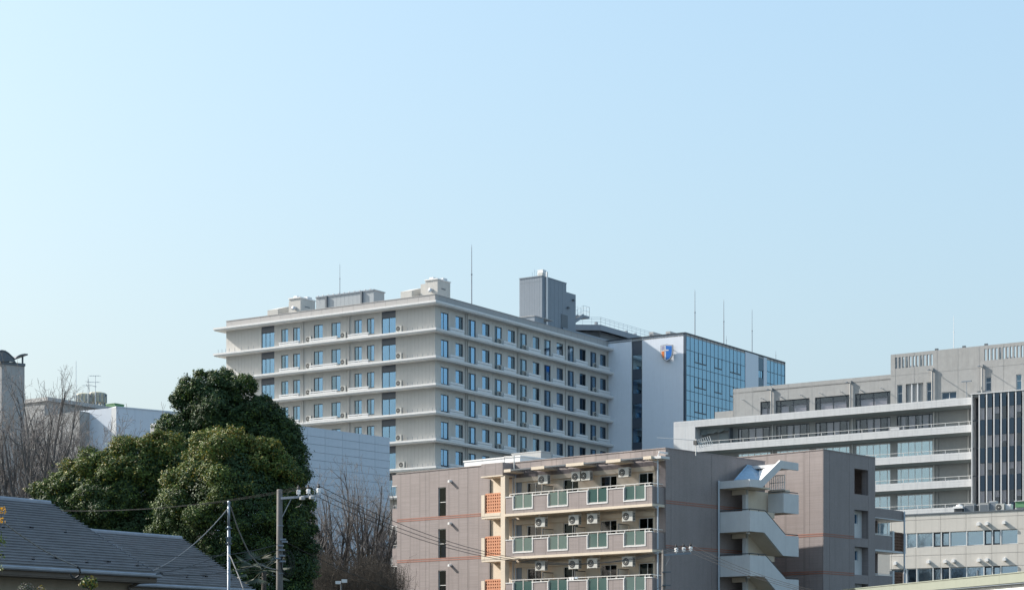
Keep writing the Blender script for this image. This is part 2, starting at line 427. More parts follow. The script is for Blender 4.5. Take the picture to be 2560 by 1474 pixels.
def curtain_mesh(w, h, m):
    def mk():
        b = MB(); n = max(4, int(w / .09)); y = [(.005 if i % 2 else -.005) for i in range(n + 1)]
        for i in range(n):
            b.quad((w * i / n, y[i], 0), (w * (i + 1) / n, y[i + 1], 0), (w * (i + 1) / n, y[i + 1], h), (w * i / n, y[i], h))
        return b.mesh('curtain', m)
    return cached(('cur', round(w, 2), round(h, 2), m.name), mk)
def window(parent, f, r, gl, fmat, n=-.06, fr=.06, muls=(), trans=(), curtains=(), cmat=None, flip=False, name='window', room=.45):
    """r=(u0,u1,z0,z1) on face f; panes split by muls (fractions) and trans; curtains = indices of panes with a curtain behind"""
    u0, u1, z0, z1 = r; w, h = u1 - u0, z1 - z0
    # local x must run to the viewer's right
    right = Vector((-f.N.y, f.N.x)); rev = right.dot(f.U) < 0
    base = f.w(u1 if rev else u0, z0, n); rz = math.atan2(right.y, right.x)
    ms = [m_ * w for m_ in muls]; ts = [t_ * h for t_ in trans]
    o = place(name, win_mesh(w, h, fr, ms, ts, fmat, room=room), parent, base, rz)
    xs = [fr] + ms + [w - fr]; zs = [fr] + ts + [h - fr]
    k = 0
    for j in range(len(zs) - 1):
        for i in range(len(xs) - 1):
            a = xs[i] + (fr * .45 if i else 0); b = xs[i + 1] - (fr * .45 if i < len(xs) - 2 else 0)
            c = zs[j] + (fr * .45 if j else 0); d = zs[j + 1] - (fr * .45 if j < len(zs) - 2 else 0)
            g = gl[k % len(gl)] if isinstance(gl, (list, tuple)) else gl
            sub('pane', pane_mesh(b - a, d - c, g), o, (a, .025 + .012 * (i % 2), c))
            if k in curtains:
                fr2 = random.choice((1, 1, 1, .8, .6, .45)); cw_ = (b - a - .02) * fr2; x0 = a + .01 if random.random() < .5 else b - .01 - cw_
                sub('curtain', curtain_mesh(round(cw_, 2), d - c - .02, cmat or M[random.choice(('curtain', 'curtain', 'curtain', 'curtain_warm'))]), o, (x0, .16, c + .01))
            k += 1
    return o

def ac_unit(label, f, u, z, n, w=.82, h=.62, d=.32, group=None, fan=True, legs=.08, name='air_conditioner'):
    """outdoor unit with casing, round fan grille, side vents, feet; front faces outward"""
    right = Vector((-f.N.y, f.N.x)); rz = math.atan2(right.y, right.x)
    base = f.w(u, z, n)
    o = thing(name, label, 'air conditioner', base, group); o.rotation_euler = (0, 0, rz)
    def casing():
        b = MB(); b.box(-w / 2, w / 2, 0, d, legs, legs + h); b.box(-w / 2 - .01, w / 2 + .01, -.01, d + .01, legs + h, legs + h + .025); return b.mesh('casing', M['ac'])
    def grille():
        b = MB(); c = (-w * .14, -.012, legs + h / 2); r = h * .40
        pts = [(c[0] + r * math.cos(t * math.pi / 10), -.012, c[2] + r * math.sin(t * math.pi / 10)) for t in range(20)]
        k = len(b.v); b.v += pts + [(p[0], -.002, p[2]) for p in pts]; b.f.append(tuple(range(k, k + 20))); b.m.append(0)
        for i in range(20): b.f.append((k + i, k + (i + 1) % 20, k + 20 + (i + 1) % 20, k + 20 + i)); b.m.append(0)
        return b.mesh('fan_grille', M['fan'])
    def hub():
        b = MB(); b.tube([(-w * .14, -.025, legs + h / 2), (-w * .14, -.012, legs + h / 2)], h * .09, 10); return b.mesh('fan_hub', M['ac'])
    def ring():
        b = MB(); r = h * .25
        b.tube([(-w * .14 + r * math.cos(t * math.pi / 8), -.016, legs + h / 2 + r * math.sin(t * math.pi / 8)) for t in range(17)], .008, 4)
        b.box(-w * .14 - h * .40, -w * .14 + h * .40, -.018, -.013, legs + h * .49, legs + h * .51); return b.mesh('guard', M['ac'])
    def vents():
        b = MB()
        for i in range(5): b.box(w / 2 + .001, w / 2 + .012, d * .15, d * .85, legs + h * (.12 + .16 * i), legs + h * (.2 + .16 * i))
        return b.mesh('side_vent', M['ac_dark'])
    def foot(x):
        b = MB(); b.box(x - .04, x + .04, .02, d - .02, 0, legs); return b.mesh('foot', M['ac'])
    k = ('ac', w, h, d, legs)
    sub('casing', cached(k + ('c',), casing), o); g = sub('fan_grille', cached(k + ('g',), grille), o)
    sub('fan_hub', cached(k + ('h',), hub), g); sub('guard', cached(k + ('r',), ring), g)
    sub('side_vent', cached(k + ('v',), vents), o)
    for q, x in enumerate((-w * .32, w * .32)): sub('foot', cached(k + ('f', q), lambda: foot(x)), o)
    return o

def rod(label, p_bot, p_top, d, r=.05, mt='steel_blue'):
    a, b = P(p_bot, d), P(p_top, d); b = Vector((a.x, a.y, b.z))
    o = thing('lightning_rod', label, 'rod', a, 'lightning rods on the roofs')
    m = a.lerp(b, .5); MB().tube([a - Vector((0, 0, .6)), m], [r, r * .9], 8).build('lower_mast', M[mt], o)
    MB().tube([m - Vector((0, 0, .05)), m + Vector((0, 0, .1))], r * 1.5, 8).build('coupling', M[mt], o)
    MB().tube([m, a.lerp(b, .93), b], [r * .65, r * .5, r * .15], 6).build('upper_mast', M[mt], o)
    return o
# ================================================================== the setting
def terrain(x, y):
    def ss(a, b, t): t = min(1, max(0, (t - a) / (b - a))); return t * t * (3 - 2 * t)
    return 3.0 * ss(70, 120, y) + 6.0 * ss(130, 260, y) + .15 * math.sin(x * .05) * ss(60, 120, y)
b = MB(); xs = list(range(-700, 701, 50)); ys = [-120, -60, -20, 0, 20, 40, 60, 70, 80, 90, 100, 110, 120, 130, 150, 170, 190, 210, 230, 250, 270, 300, 400, 600, 1000, 2500]
for y in ys:
    for x in xs: b.v.append((x * (1 if y < 500 else 3), y, terrain(x, y)))
nx = len(xs)
for j in range(len(ys) - 1):
    for i in range(nx - 1): b.f.append((j * nx + i, j * nx + i + 1, (j + 1) * nx + i + 1, (j + 1) * nx + i)); b.m.append(0)
g = b.build('ground', M['ground'], smooth=True); tag(g, kind='structure')
rd = MB(); rd.box(-120, 120, 8, 15, -.3, .006); tag(rd.build('road', M['asphalt']), kind='structure')

# ================================================================== main hospital block
FL = Face((1087.6, 735.5), 262, (565.7, 802.9)); FR = Face((1087.6, 735.5), 262, (1518.4, 854.3))
OL, ORR = 1.25, 1.05
FLo, FRo = FL.off(OL), FR.off(ORR)
z_s0 = FLo.z(1089, 749.2); z_s5 = FLo.z(1089, 1094.4); PIT = (z_s0 - z_s5) / 5
NF = 7
zs = [z_s0 - PIT * i for i in range(NF + 1)]
TH = .42
C = FL.o; LL, LR = FL.L, FR.L + .3
base_h = Vector((C.x, C.y, terrain(C.x, C.y) - 1))
hosp = thing('hospital_block', 'long grey hospital block with white ledges at every storey and rows of windows', 'building', base_h)
def ringpoly(oL, oR, endL, endR, depth):
    fl, fr = FL.off(oL), FR.off(oR); c = isect(fl.o, fl.U, fr.o, fr.U)
    fi, gi = FL.off(-depth), FR.off(-depth); ci = isect(fi.o, fi.U, gi.o, gi.U)
    pl = FL.o + FL.U * (LL + endL); pr = FR.o + FR.U * (LR + endR)
    q1 = isect(fl.o, fl.U, pl, FR.U); q2 = isect(fi.o, fi.U, pl, FR.U)
    r1 = isect(fr.o, fr.U, pr, FL.U); r2 = isect(gi.o, gi.U, pr, FL.U)
    return [c, r1, r2, ci, q2, q1]
# floor ledges, each with an upper nosing and a drip edge below
for i in range(NF + 1):
    b = MB(); b.prism(ringpoly(OL, ORR, 1.47, .45, 3.0), zs[i] - TH * .62, zs[i])
    b.prism(ringpoly(OL - .1, ORR - .1, 1.37, .40, 3.0), zs[i] - TH, zs[i] - TH * .62 + .002)
    b.build('floor_ledge', M['ledge'], hosp)
# windows, measured on the top storey
DY = zs[0] - zs[1]
wl = [((888, 1078), (973, 1228)), ((1031, 1060), (1116, 1222)), ((1283, 1024), (1393, 1180)), ((1496, 998), (1608, 1170)), ((1776, 968), (1866, 1120)), ((1927, 947), (2017, 1122))]
rL = [FL.rect(Z1(*a), Z1(*c)) for a, c in wl]
zb = [r[2] for r in rL]; zt = [r[3] for r in rL]; zbL, ztL = min(zb), sum(zt) / len(zt)
rL = [(r[0], r[1], zs[1] + .42, ztL) for r in rL]
bay = [(FL.u(Z1(648)[0]), FL.u(Z1(805)[0])), (FL.u(Z1(2107)[0]), FL.u(Z1(2278)[0]))]
bay = [(min(a), max(a)) for a in bay]
wr = [(600, 680), (753, 831), (888, 966), (1034, 1110), (1164, 1240), (1304, 1378), (1430, 1502), (1566, 1635), (1686, 1754), (1817, 1885), (1932, 1998), (2058, 2123), (2171, 2234), (2274, 2336)]
zRt = FR.z(Z3(640)[0], Z3(0, 764)[1]); zRb = zs[1] + .25
rR = [(FR.u(Z3(a)[0]), FR.u(Z3(c)[0]), zRb, zRt) for a, c in wr]
sp_h = .95      # height of the dark spandrel above the tall windows
for i in range(NF):
    zb_, zt_ = zs[i + 1], zs[i] - TH
    dz = -DY * i
    # left facade
    b = MB(); ops = [(r[0], r[1], r[2] + dz, r[3] + dz) for r in rL] + [(a, c, zb_ + .05, zt_ - .02) for a, c in bay]
    vj = [k * .63 + .3 for k in range(int(LL / .63))]
    vj = [v for v in vj if not any(o_[0] - .05 < v < o_[1] + .05 for o_ in ops)] if False else vj
    wall(b, FL, 0, LL, zb_, zt_, ops, vj, jw=.03, jd=.018, reveal=.25)
    b.build('wall_panelling', M['panel'], hosp)
    for k, r in enumerate(rL):
        big = k in (2, 3)
        window(hosp, FL, (r[0], r[1], r[2] + dz, r[3] + dz), [M['glass'], M['glass_sky']], M['frame_dark'], n=-.10, fr=.10, muls=(.48,), curtains=(1,) if (k + i) % 4 else (0, 1))
    for k, (a, c) in enumerate(bay):
        zm = zt_ - sp_h
        MB().fbox(FL, a + .03, c - .03, zm, zt_ - .03, -.2, -.05).build('spandrel', M['spandrel'], hosp)
        window(hosp, FL, (a, c, zb_ + .05, zm - .002), M['glass_sky'], M['frame_dark'], n=-.12, fr=.07, muls=((.30, .62) if k == 0 else (.5,)), curtains=())
    # right facade
    b = MB(); ops = [(r[0], r[1], r[2] + dz, r[3] + dz) for r in rR]
    wall(b, FR, 0, LR, zb_, zt_, ops, [k * .9 + .4 for k in range(int(LR / .9))], jw=.03, jd=.025, reveal=.25)
    b.build('wall_panelling', M['panel'], hosp)
    for k, r in enumerate(rR):
        rnd = random.random()
        if k == 0: cu = () if i < 5 else (1,)
        elif k % 2 == 0: cu = (1,)
        else: cu = (0,)
        if k > 8 and rnd < .35: cu = ()
        window(hosp, FR, (r[0], r[1], r[2] + dz, r[3] + dz), M['glass_sky'] if k == 0 else ([M['glass_screen'], M['glass_sky'] if k < 6 else M['glass']] if k % 2 == 0 else [M['glass_sky'] if k < 6 else M['glass'], M['glass_screen']]), M['frame_dark'], n=-.10, fr=.11,
               muls=(.40,) if k % 2 == 0 else (.58,), curtains=cu)
    # slatted screens standing on the ledge edge
    for (x0, x1) in ((855, 1090), (1222, 1553), (1690, 1935)):
        ua, ub = sorted((FLo.u(Z1(x0)[0]), FLo.u(Z1(x1)[0])))
        s_ = MB(); s_.fbox(FLo, ua, ub, zb_ + .08, zb_ + .24, -.30, -.14); s_.fbox(FLo, ua - .03, ub + .03, zb_ + .34, zb_ + .50, -.33, -.11)
        for t in range(3):
            uu = ua + .2 + (ub - ua - .4) * t / 2; s_.fbox(FLo, uu - .04, uu + .04, zb_ - .01, zb_ + .45, -.26, -.20)
        s_.build('ledge_screen', M['slat'], hosp)
    for (x0, x1) in ((707, 850), (993, 1140), (1270, 1397), (1530, 1655), (1785, 1905), (2030, 2150), (2265, 2385)):
        ua, ub = sorted((FRo.u(Z3(x0)[0]), FRo.u(Z3(x1)[0])))
        s_ = MB(); s_.fbox(FRo, ua, ub, zb_ + .05, zb_ + .28, -.30, -.12); s_.fbox(FRo, ua - .03, ub + .03, zb_ + .33, zb_ + .62, -.33, -.09)
        s_.build('ledge_screen', M['slat'], hosp)
    # rain pipes
    for x in (1156, 1717):
        u = FL.u(Z1(x)[0]); MB().tube([FL.w(u, zb_, .12), FL.w(u, zt_, .12)], .09, 8).build('rain_pipe', M['panel'], hosp)
    for x in (856, 876, 1404, 1416, 1908, 2350, 2366):
        u = FR.u(Z3(x)[0]); MB().tube([FR.w(u, zb_, .12), FR.w(u, zt_, .12)], .08, 8).build('rain_pipe', M['panel'], hosp)
    # bird spikes / lightning conductor posts along the ledge edge
    if 0 < i + 1 < NF:
        s_ = MB()
        for x in (115, 160, 205, 250, 315, 400, 480, 540):
            u = FLo.u(Z1(x)[0]); s_.fbox(FLo, u - .02, u + .02, zb_, zb_ + .55, -.2, -.16)
        for x in (190, 240, 290, 345, 400, 455, 500):
            u = FLo.u(Z3(x)[0]); s_.fbox(FLo, u - .02, u + .02, zb_, zb_ + .45, -.2, -.16)
        for x in (560, 600, 640, 690):
            u = FRo.u(Z3(x)[0]); s_.fbox(FRo, u - .02, u + .02, zb_, zb_ + .5, -.2, -.16)
        tag(s_.build('ledge_post', M['steel_blue'], hosp), kind='stuff')
    # end balustrade of the right ledges
    s_ = MB()
    for t in range(5):
        s_.fbox(FRo, LR + .1, LR + .16, zb_ + .02 + .14 * t, zb_ + .07 + .14 * t, -1.1, -.1)
    s_.fbox(FRo, LR + .06, LR + .2, zb_, zb_ + .72, -.12, -.06)
    s_.build('end_balustrade', M['slat'], hosp)
# lower wall to the ground, and the hidden sides
b = MB(); zg = base_h.z
wall(b, FL, 0, LL, zg, zs[NF] - TH); wall(b, FR, 0, LR, zg, zs[NF] - TH)
le = FL.o + FL.U * LL; re_ = FR.o + FR.U * LR; bk = le + (re_ - C)
for p, q in ((le, bk), (bk, re_)): b.quad((p.x, p.y, zg), (q.x, q.y, zg), (q.x, q.y, zs[0]), (p.x, p.y, zs[0]))
b.build('wall', M['panel'], hosp)
MB().prism([C, re_, bk, le], zs[0] - .3, zs[0] - .05).build('roof', M['box_grey'], hosp)
# parapet with a thin coping
ztop = FL.zt; b = MB()
wall(b, FL, 0, LL, zs[0], ztop, vj=[k * 1.9 + .9 for k in range(20)], jw=.03, jd=.02); wall(b, FR, 0, LR, zs[0], ztop, vj=[k * 1.9 + .9 for k in range(24)], jw=.03, jd=.02)
b.quad(Vector((le.x, le.y, zs[0])), Vector((bk.x, bk.y, zs[0])), Vector((bk.x, bk.y, ztop)), Vector((le.x, le.y, ztop)))
b.build('parapet', M['parapet'], hosp)
MB().prism(ringpoly(.05, .05, .05, 0, .35), ztop + .002, ztop + .07).build('coping', M['parapet'], hosp)

# air conditioners on the ledges
for i in range(6):
    zb_ = zs[i + 1]
    if i < 5:
        for x, y, wh in ((1205, 0, 'beside the left rain pipe'), (1625, 0, 'near the middle'), (2302, 0, 'beside the tall window')):
            if i == 4 and x < 2000: continue
            ac_unit('ivory air conditioner on the %s ledge, %s of the left facade' % (ORD[i + 1], wh), FLo, FLo.u(Z1(x)[0]), zb_, -.25, .9, .85, .35, 'air conditioners on the hospital ledges')
    elif i == 5:
        ac_unit('ivory air conditioner on the lowest hospital ledge in view, beside the dark tall window', FLo, FLo.u(Z4(175)[0]), zb_, -.25, .9, .85, .35, 'air conditioners on the hospital ledges')
    if i < 5:
        for x, wh in ((1250, 'below the fifth window'), (1514, 'below the seventh window'), (2252, 'near the far end')):
            ac_unit('small air conditioner on the %s ledge, %s of the right facade' % (ORD[i + 1], wh), FRo, FRo.u(Z3(x)[0]), zb_, -.45, .7, .75, .35, 'air conditioners on the hospital ledges')

# ---- rooftop housings
def cornerbox(mb, pc, d, pxl, pxr, yt, zb, mi=0, dl=None, dr=None):
    """a box seen on its corner: pixel column of the corner, of its left and right ends, top row at the corner"""
    c = P((pc, yt), d); zt = c.z; c = c.xy; dl = dl or FL.U; dr = dr or FR.U
    f1, f2 = Face(o=c, u=dl), Face(o=c, u=dr)
    a = c + f1.U * f1.u(pxl); e = c + f2.U * f2.u(pxr)
    mb.prism([c, e, e + (a - c), a], zb, zt, mi); return c, a, e, zt
zr = zs[0] - .05
def housing(label, cx, conv_, d, sc):
    """cream stair hood, step box and grey shaft with a capped roof"""
    X = lambda x: cx(x)[0]
    return
def roof_group(lbl, f, d, pts, which):
    o = thing('rooftop_housing', lbl, 'roof housing', P(pts['corner'], d) * 1.0, None)
    o.location.z = zr; o['_w'] = tuple(o.location)
    b = MB(); c, a, e, zt = cornerbox(b, pts['corner'][0], d, pts['l'], pts['r'], pts['corner'][1], zr)
    b.build('shaft', M['box_cream'], o)
    # overhanging cap and two skylight boxes
    m = (c + a + e + (a + e - c)) / 4
    gro = lambda k: [m + (q - m) * k for q in (c, e, e + a - c, a)]
    MB().prism(gro(1.07), zt, zt + .16).build('cap', M['ledge'], o)
    q1 = m + (c - m) * .15 + (a - m) * .35; s = (e - c) * .16; t = (a - c) * .16
    for cc in (m + (a - e) * .18, m + (e - a) * .22):
        MB().prism([cc - s - t, cc + s - t, cc + s + t, cc - s + t], zt + .16, zt + .55).build('skylight', M['slat'], o)
    # step box behind left
    f1 = Face(o=c, u=FL.U)
    back = (e - c) * .35
    ua, ub = f1.u(pts['step'][0]), f1.u(pts['l'])
    zz = f1.z(pts['step'][0], pts['step'][1])
    p0, p1 = c + f1.U * ua + back, c + f1.U * (ub + .02) + back
    MB().prism([p0, p1, p1 + (e - c) * .5, p0 + (e - c) * .5], zr, zz).build('step_box', M['box_cream'], o)
    # stair hood with a sloping top
    uc, ud = f1.u(pts['hood'][0]), f1.u(pts['hood'][1]); zh = f1.z(pts['hood'][0], pts['hood'][2]); zl = f1.z(pts['hood'][0], pts['hood'][3])
    q0, q1_ = c + f1.U * uc, c + f1.U * ud; w = (e - c) * .75; s3 = w * .45
    hb = MB(); L3 = lambda p, z: Vector((p.x, p.y, z))
    hb.hexa([L3(q0, zr), L3(q1_, zr), L3(q1_ + w, zr), L3(q0 + w, zr), L3(q0, zl), L3(q1_, zl), L3(q1_ + w, zh), L3(q0 + w, zh)])
    hb.build('stair_hood', M['box_cream'], o)
    # hatch slot and exhaust cowl
    f2 = Face(o=c, u=FR.U); W2 = (e - c).length
    MB().fbox(f2, W2 * .3, W2 * .62, zt - 1.25, zt - 1.12, -.02, .03).build('slot_vent', M['steel_dark'], o)
    u_ = -(f1.u(pts['l'])) * 0 + f1.u(pts['l']) * .45
    MB().tube([f1.w(u_, zt - 1.5, .02), f1.w(u_, zt - 1.5, .5), f1.w(u_, zt - 1.75, .62)], .26, 10).build('cowl', M['galv'], o)
    MB().fbox(f1, u_ - .15, u_ + .15, zt - 2.5, zt - 2.2, 0, .3).build('junction_box', M['galv'], o)
    return o
d1 = 288.0
roof_group('cream rooftop stair housing at the left end of the hospital roof', FL, d1, dict(corner=Z1(1122, 700), l=Z1(985)[0], r=Z1(1300)[0], step=Z1(917, 738), hood=(Z1(722)[0], Z1(848)[0], Z1(0, 790)[1], Z1(0, 852)[1])), 0)
d2 = 270.0
roof_group('cream rooftop stair housing nearest the front corner of the hospital roof', FL, d2, dict(corner=Z3(563, 412), l=Z3(435)[0], r=Z3(697)[0], step=Z3(338, 452), hood=(Z3(175)[0], Z3(292)[0], Z3(0, 492)[1], Z3(0, 545)[1])), 1)
# plant screen with posts
dS = 281.0; pc = Z1(2010, 605); c = P(pc, dS)
fS = Face(o=c.xy, u=FL.U); fS2 = Face(o=c.xy, u=FR.U)
ps = thing('plant_screen', 'grey panelled plant screen with dark posts on the hospital roof', 'screen', (c.x, c.y, zr))
uL = fS.u(Z1(1310)[0]); zt = c.z; ns = 14
uu = [uL * k / ns for k in range(ns + 1)]
pm = cached(('scr', round(uu[1], 3)), lambda: MB().box(0.012, abs(uu[1]) - .012, 0, .04, 0, zt - zr - .1).mesh('screen_panel', M['screen']))
for k in range(ns):
    right = Vector((-fS.N.y, fS.N.x)); place('screen_panel', pm, ps, fS.w(uu[k + 1], zr, 0), math.atan2(right.y, right.x))
for x in (1445, 1873):
    u = fS.u(Z1(x)[0]); MB().fbox(fS, u - .14, u + .14, zr, zt, .03, .3).build('post', M['steel_dark'], ps)
MB().fbox(fS, -.05, uL, zt - .09, zt + .1, -.1, .12).build('top_rail', M['steel_blue'], ps)
for k in range(11):
    u = uL * (k + .6) / 11; MB().fbox(fS, u - .1, u + .1, zt + .1, zt + .25, -.1, .1).build('bracket', M['galv'], ps)
uR = fS2.u(Z1(2140)[0]); b = MB(); b.fbox(fS2, 0, uR, zr, zt - .05, -.1, 0); b.fbox(fS2, -.02, uR + .15, zt - .05, zt + .12, -.12, .1); b.build('side_wall', M['box_grey'], ps)
# brackets seen along the lower screen
for k, x in enumerate((1345, 1410, 1520, 1580, 1640, 1700, 1760, 1820, 1915, 1985)):
    u = fS.u(Z1(x)[0]); z0 = ztop + .25
    MB().fbox(fS, u - .22, u + .22, z0, z0 + .28, .03, .22).build('fixing', M['slat'], ps)

# ---- grey lift tower
dT = 292.3; pc = Z3(1663, 380)
c = P(pc, dT); f1 = Face(o=c.xy, u=FL.U); f2 = Face(o=c.xy, u=FR.U); zt = c.z
lt = thing('lift_tower', 'tall blue grey lift tower rising from the hospital roof', 'tower', (c.x, c.y, zr))
ul, ur, ur2 = f1.u(Z3(1425)[0]), f2.u(Z3(1918)[0]), f2.u(Z3(2017)[0])
zm = f2.z(*Z3(1920, 545)); zband = f1.z(*Z3(1663, 432))
b = MB(); wall(b, f1, 0, ul, zr, zt, vj=[ul * k / 9 for k in range(1, 9)], hj=[zband], jw=.035, jd=.015)
b.build('front_cladding', M['steel_blue'], lt)
b = MB(); a0 = c.xy; pa = c.xy + f1.U * ul; pb = c.xy + f2.U * ur; pb2 = c.xy + f2.U * ur2
wall(b, f2, 0, ur, zr, zt, vj=[ur * k / 6 for k in range(1, 6)], jw=.04, jd=.02); wall(b, f2, ur, ur2, zr, zm)
V3 = lambda p, z: Vector((p.x, p.y, z))
off = pa - c.xy
b.quad(V3(pb, zm), V3(pb + off, zm), V3(pb + off, zt), V3(pb, zt)); b.quad(V3(pb2, zr), V3(pb2 + off, zr), V3(pb2 + off, zm), V3(pb2, zm))
b.quad(V3(pb, zm), V3(pb2, zm), V3(pb2 + off, zm), V3(pb + off, zm)); b.quad(V3(a0, zt), V3(pb, zt), V3(pb + off, zt), V3(pa, zt))
b.quad(V3(pa, zr), V3(pa + (pb2 - a0), zr), V3(pa + (pb2 - a0), zm), V3(pa, zm)); b.quad(V3(pa, zm), V3(pb + off, zm), V3(pb + off, zt), V3(pa, zt))
b.build('side_cladding', M['steel_blue'], lt)
m = (a0 + pb + pa + pb + off) / 4
MB().prism([m + (q - m) * 1.02 for q in (a0, pb, pb + off, pa)], zt, zt + .15).build('coping', M['steel_blue'], lt)
u = f2.u(Z3(1700)[0]); MB().tube([f2.w(u, zr, .25), f2.w(u, zt + .8, .25)], .16, 8).build('vent_pipe', M['ledge'], lt)
u = f2.u(Z3(1745)[0]); MB().fbox(f2, u - .5, u + .5, zt + .15, zt + 1.5, -2, -1).build('roof_unit', M['ledge'], lt)
MB().fbox(f2, f2.u(Z3(1712)[0]), f2.u(Z3(1735)[0]), zt + .15, zt + .9, -1.6, -.8).build('roof_unit', M['ac'], lt)
b = MB()
for k in range(3): b.tube([f1.w(ul * (.45 + .1 * k), zt, -1.5), f1.w(ul * (.45 + .1 * k), zt + 1.2 + .4 * (k == 1), -1.5)], .03, 4)
b.build('roof_antenna', M['galv'], lt)
u0, u1 = f2.u(Z3(1862)[0]), f2.u(Z3(1930)[0]); b = MB(); z1_ = f2.z(*Z3(1895, 785))
b.fbox(f2, u0, u1, zr, z1_, -.02, .06); b.build('service_door', M['steel_dark'], lt)
for x, y in ((1930, 712), (1985, 632)):
    u, z = f2.uz(Z3(x, y)); MB().fbox(f2, u - .2, u + .2, z - .12, z + .12, 0, .35).build('lamp', M['steel_dark'], lt)
# low box in front of the tower
fb = FR.off(-2.5); b = MB(); cc = P(Z3(1583, 797), 0 + (fb.o + fb.U * fb.u(Z3(1583)[0])).y)
ob = thing('roof_box', 'low blue grey housing at the foot of the lift tower', 'roof housing', (cc.x, cc.y, zr))
cornerbox(b, Z3(1583)[0], cc.y, Z3(1425)[0], Z3(1680)[0], Z3(0, 797)[1], zr); b.build('body', M['steel_blue'], ob)
MB().prism([Vector((cc.x, cc.y)) + FL.U * q[0] + FR.U * q[1] for q in ((-.1, -.1), (-.1, 5.2), (9, 5.2), (9, -.1))], cc.z, cc.z + .08).build('coping', M['box_grey'], ob)

# ---- heliport deck on steel beams, with stair and railing
fw = FR.off(-4.0)
dk = thing('rooftop_deck', 'raised steel rooftop deck with railings behind the right hospital parapet', 'deck', fw.w(fw.u(1520), zr, 0))
u0, u1 = fw.u(Z3(1885)[0]), fw.u(1600)
MB().fbox(fw, u0, u1, zr, fw.z(*Z3(1890, 925)) + .1, -.3, 0).build('kerb_wall', M['steel_blue'], dk)
fd = FR.off(-5.5)
zd = fd.z(*Z5(800, 545)); zd0 = zd - .9
A = fd.w(fd.u(Z5(800)[0]), 0).xy; B = A + FR.U * 34; Cc = A - FR.U * 4.5 - fd.N * 6
poly = [A, B, B - fd.N * 14, A - FR.U * 4.5 - fd.N * 14, Cc]
b = MB(); b.prism(poly, zd - .25, zd); b.build('deck_plate', M['steel_blue'], dk)
b = MB(); cen = sum(poly, Vector((0, 0))) / len(poly)
for i in range(len(poly)):
    p, q = poly[i], poly[(i + 1) % len(poly)]; inn = lambda t: t + (cen - t).normalized() * .35
    b.hexa([V3(p, zd0), V3(q, zd0), V3(inn(q), zd0), V3(inn(p), zd0), V3(p, zd - .252), V3(q, zd - .252), V3(inn(q), zd - .252), V3(inn(p), zd - .252)])
b.build('edge_beam', M['steel_blue'], dk)
for k in range(9):
    t = 1.5 + k * 3.6; p = A + FR.U * t
    b = MB(); q = p - fd.N * 13.6; s = FR.U * .12
    b.hexa([V3(p - s - fd.N * .4, zd0 + .1), V3(p + s - fd.N * .4, zd0 + .1), V3(q + s, zd0 + .1), V3(q - s, zd0 + .1), V3(p - s - fd.N * .4, zd - .26), V3(p + s - fd.N * .4, zd - .26), V3(q + s, zd - .26), V3(q - s, zd - .26)])
    b.build('cross_beam', M['steel_dark'], dk)
    if k % 2 == 0:
        MB().fbox(fd, fd.u(0) * 0 + (p - fd.o).dot(fd.U) - .15, (p - fd.o).dot(fd.U) + .15, zr, zd0 + .1, -1.3, -1.0).build('support_post', M['steel_dark'], dk)
# solid block added under the deck to stop light gaps on the tower
b = MB(); inn2 = lambda t, k: cen + (t - cen) * k
b.prism([inn2(p, .86) for p in poly], zr, zd0 + .05); b.build('deck_light_block', M['steel_dark'], dk)
def railing(mb, pts, h=1.1, step=1.4, r=.03, rails=(.4, .75, 1.0)):
    pts = [Vector(p) for p in pts]
    for t in rails: mb.tube([p + Vector((0, 0, h * t)) for p in pts], r, 4)
    for a_, b_ in zip(pts[:-1], pts[1:]):
        n = max(1, int((b_ - a_).length / step))
        for k in range(n + 1):
            q = a_.lerp(b_, k / n); mb.tube([q, q + Vector((0, 0, h))], r, 4)
b = MB(); railing(b, [V3(Cc - fd.N * 3, zd), V3(Cc, zd), V3(A, zd), V3(B, zd)], 1.2); tag(b.build('deck_railing', M['galv'], dk), kind='stuff')
for k, x in enumerate((805, 1075, 1155)):
    u = fd.u(Z5(x)[0]); MB().fbox(fd, u - .2, u + .2, zd, zd + .55, -1.2, -.8).build('deck_lamp', M['steel_blue'], dk)
# stair from the roof up to the deck landing
fs = FR.off(-4.6); us0, zs0_ = fs.uz(Z3(1880, 935)); us1, zs1_ = fs.uz(Z3(2095, 785))
b = MB(); n = 14
for k in range(n):
    t = k / n; u = us0 + (us1 - us0) * t; z = zs0_ + (zs1_ - zs0_) * t
    b.fbox(fs, u, u + (us1 - us0) / n + .05, z, z + .06, -1.0, 0)
tag(b.build('stair_tread', M['steel_blue'], dk), kind='stuff')
b = MB()
for nn in (0, -1.05):
    b.fpoly(fs, [(us0 - .2, zs0_ - .3), (us0 + .2, zs0_ - .3), (us1 + .2, zs1_ - .35), (us1 + .2, zs1_ + .1), (us1 - .2, zs1_ + .1)], nn, nn + .06)
b.build('stair_stringer', M['steel_blue'], dk)
ue = fs.u(Z3(2160)[0])
MB().fbox(fs, us1 - .1, ue, zs1_ - .35, zs1_, -1.6, .05).build('stair_landing', M['steel_blue'], dk)
b = MB(); railing(b, [fs.w(us0, zs0_, .02), fs.w(us1, zs1_, .02), fs.w(ue, zs1_, .02), fs.w(ue, zs1_, -1.5)], 1.5, .9, .028, (.5, 1.0))
railing(b, [fs.w(us0, zs0_, -1.02), fs.w(us1, zs1_, -1.02)], 1.5, .9, .028, (.5, 1.0)); tag(b.build('stair_railing', M['galv'], dk), kind='stuff')

rod('tall thin lightning rod near the left end of the hospital roof', Z1(1600, 655), Z1(1600, 285), 285, .055)
rod('tallest lightning rod, standing behind the front corner of the hospital roof', Z3(922, 680), Z3(922, 45), 276, .09)

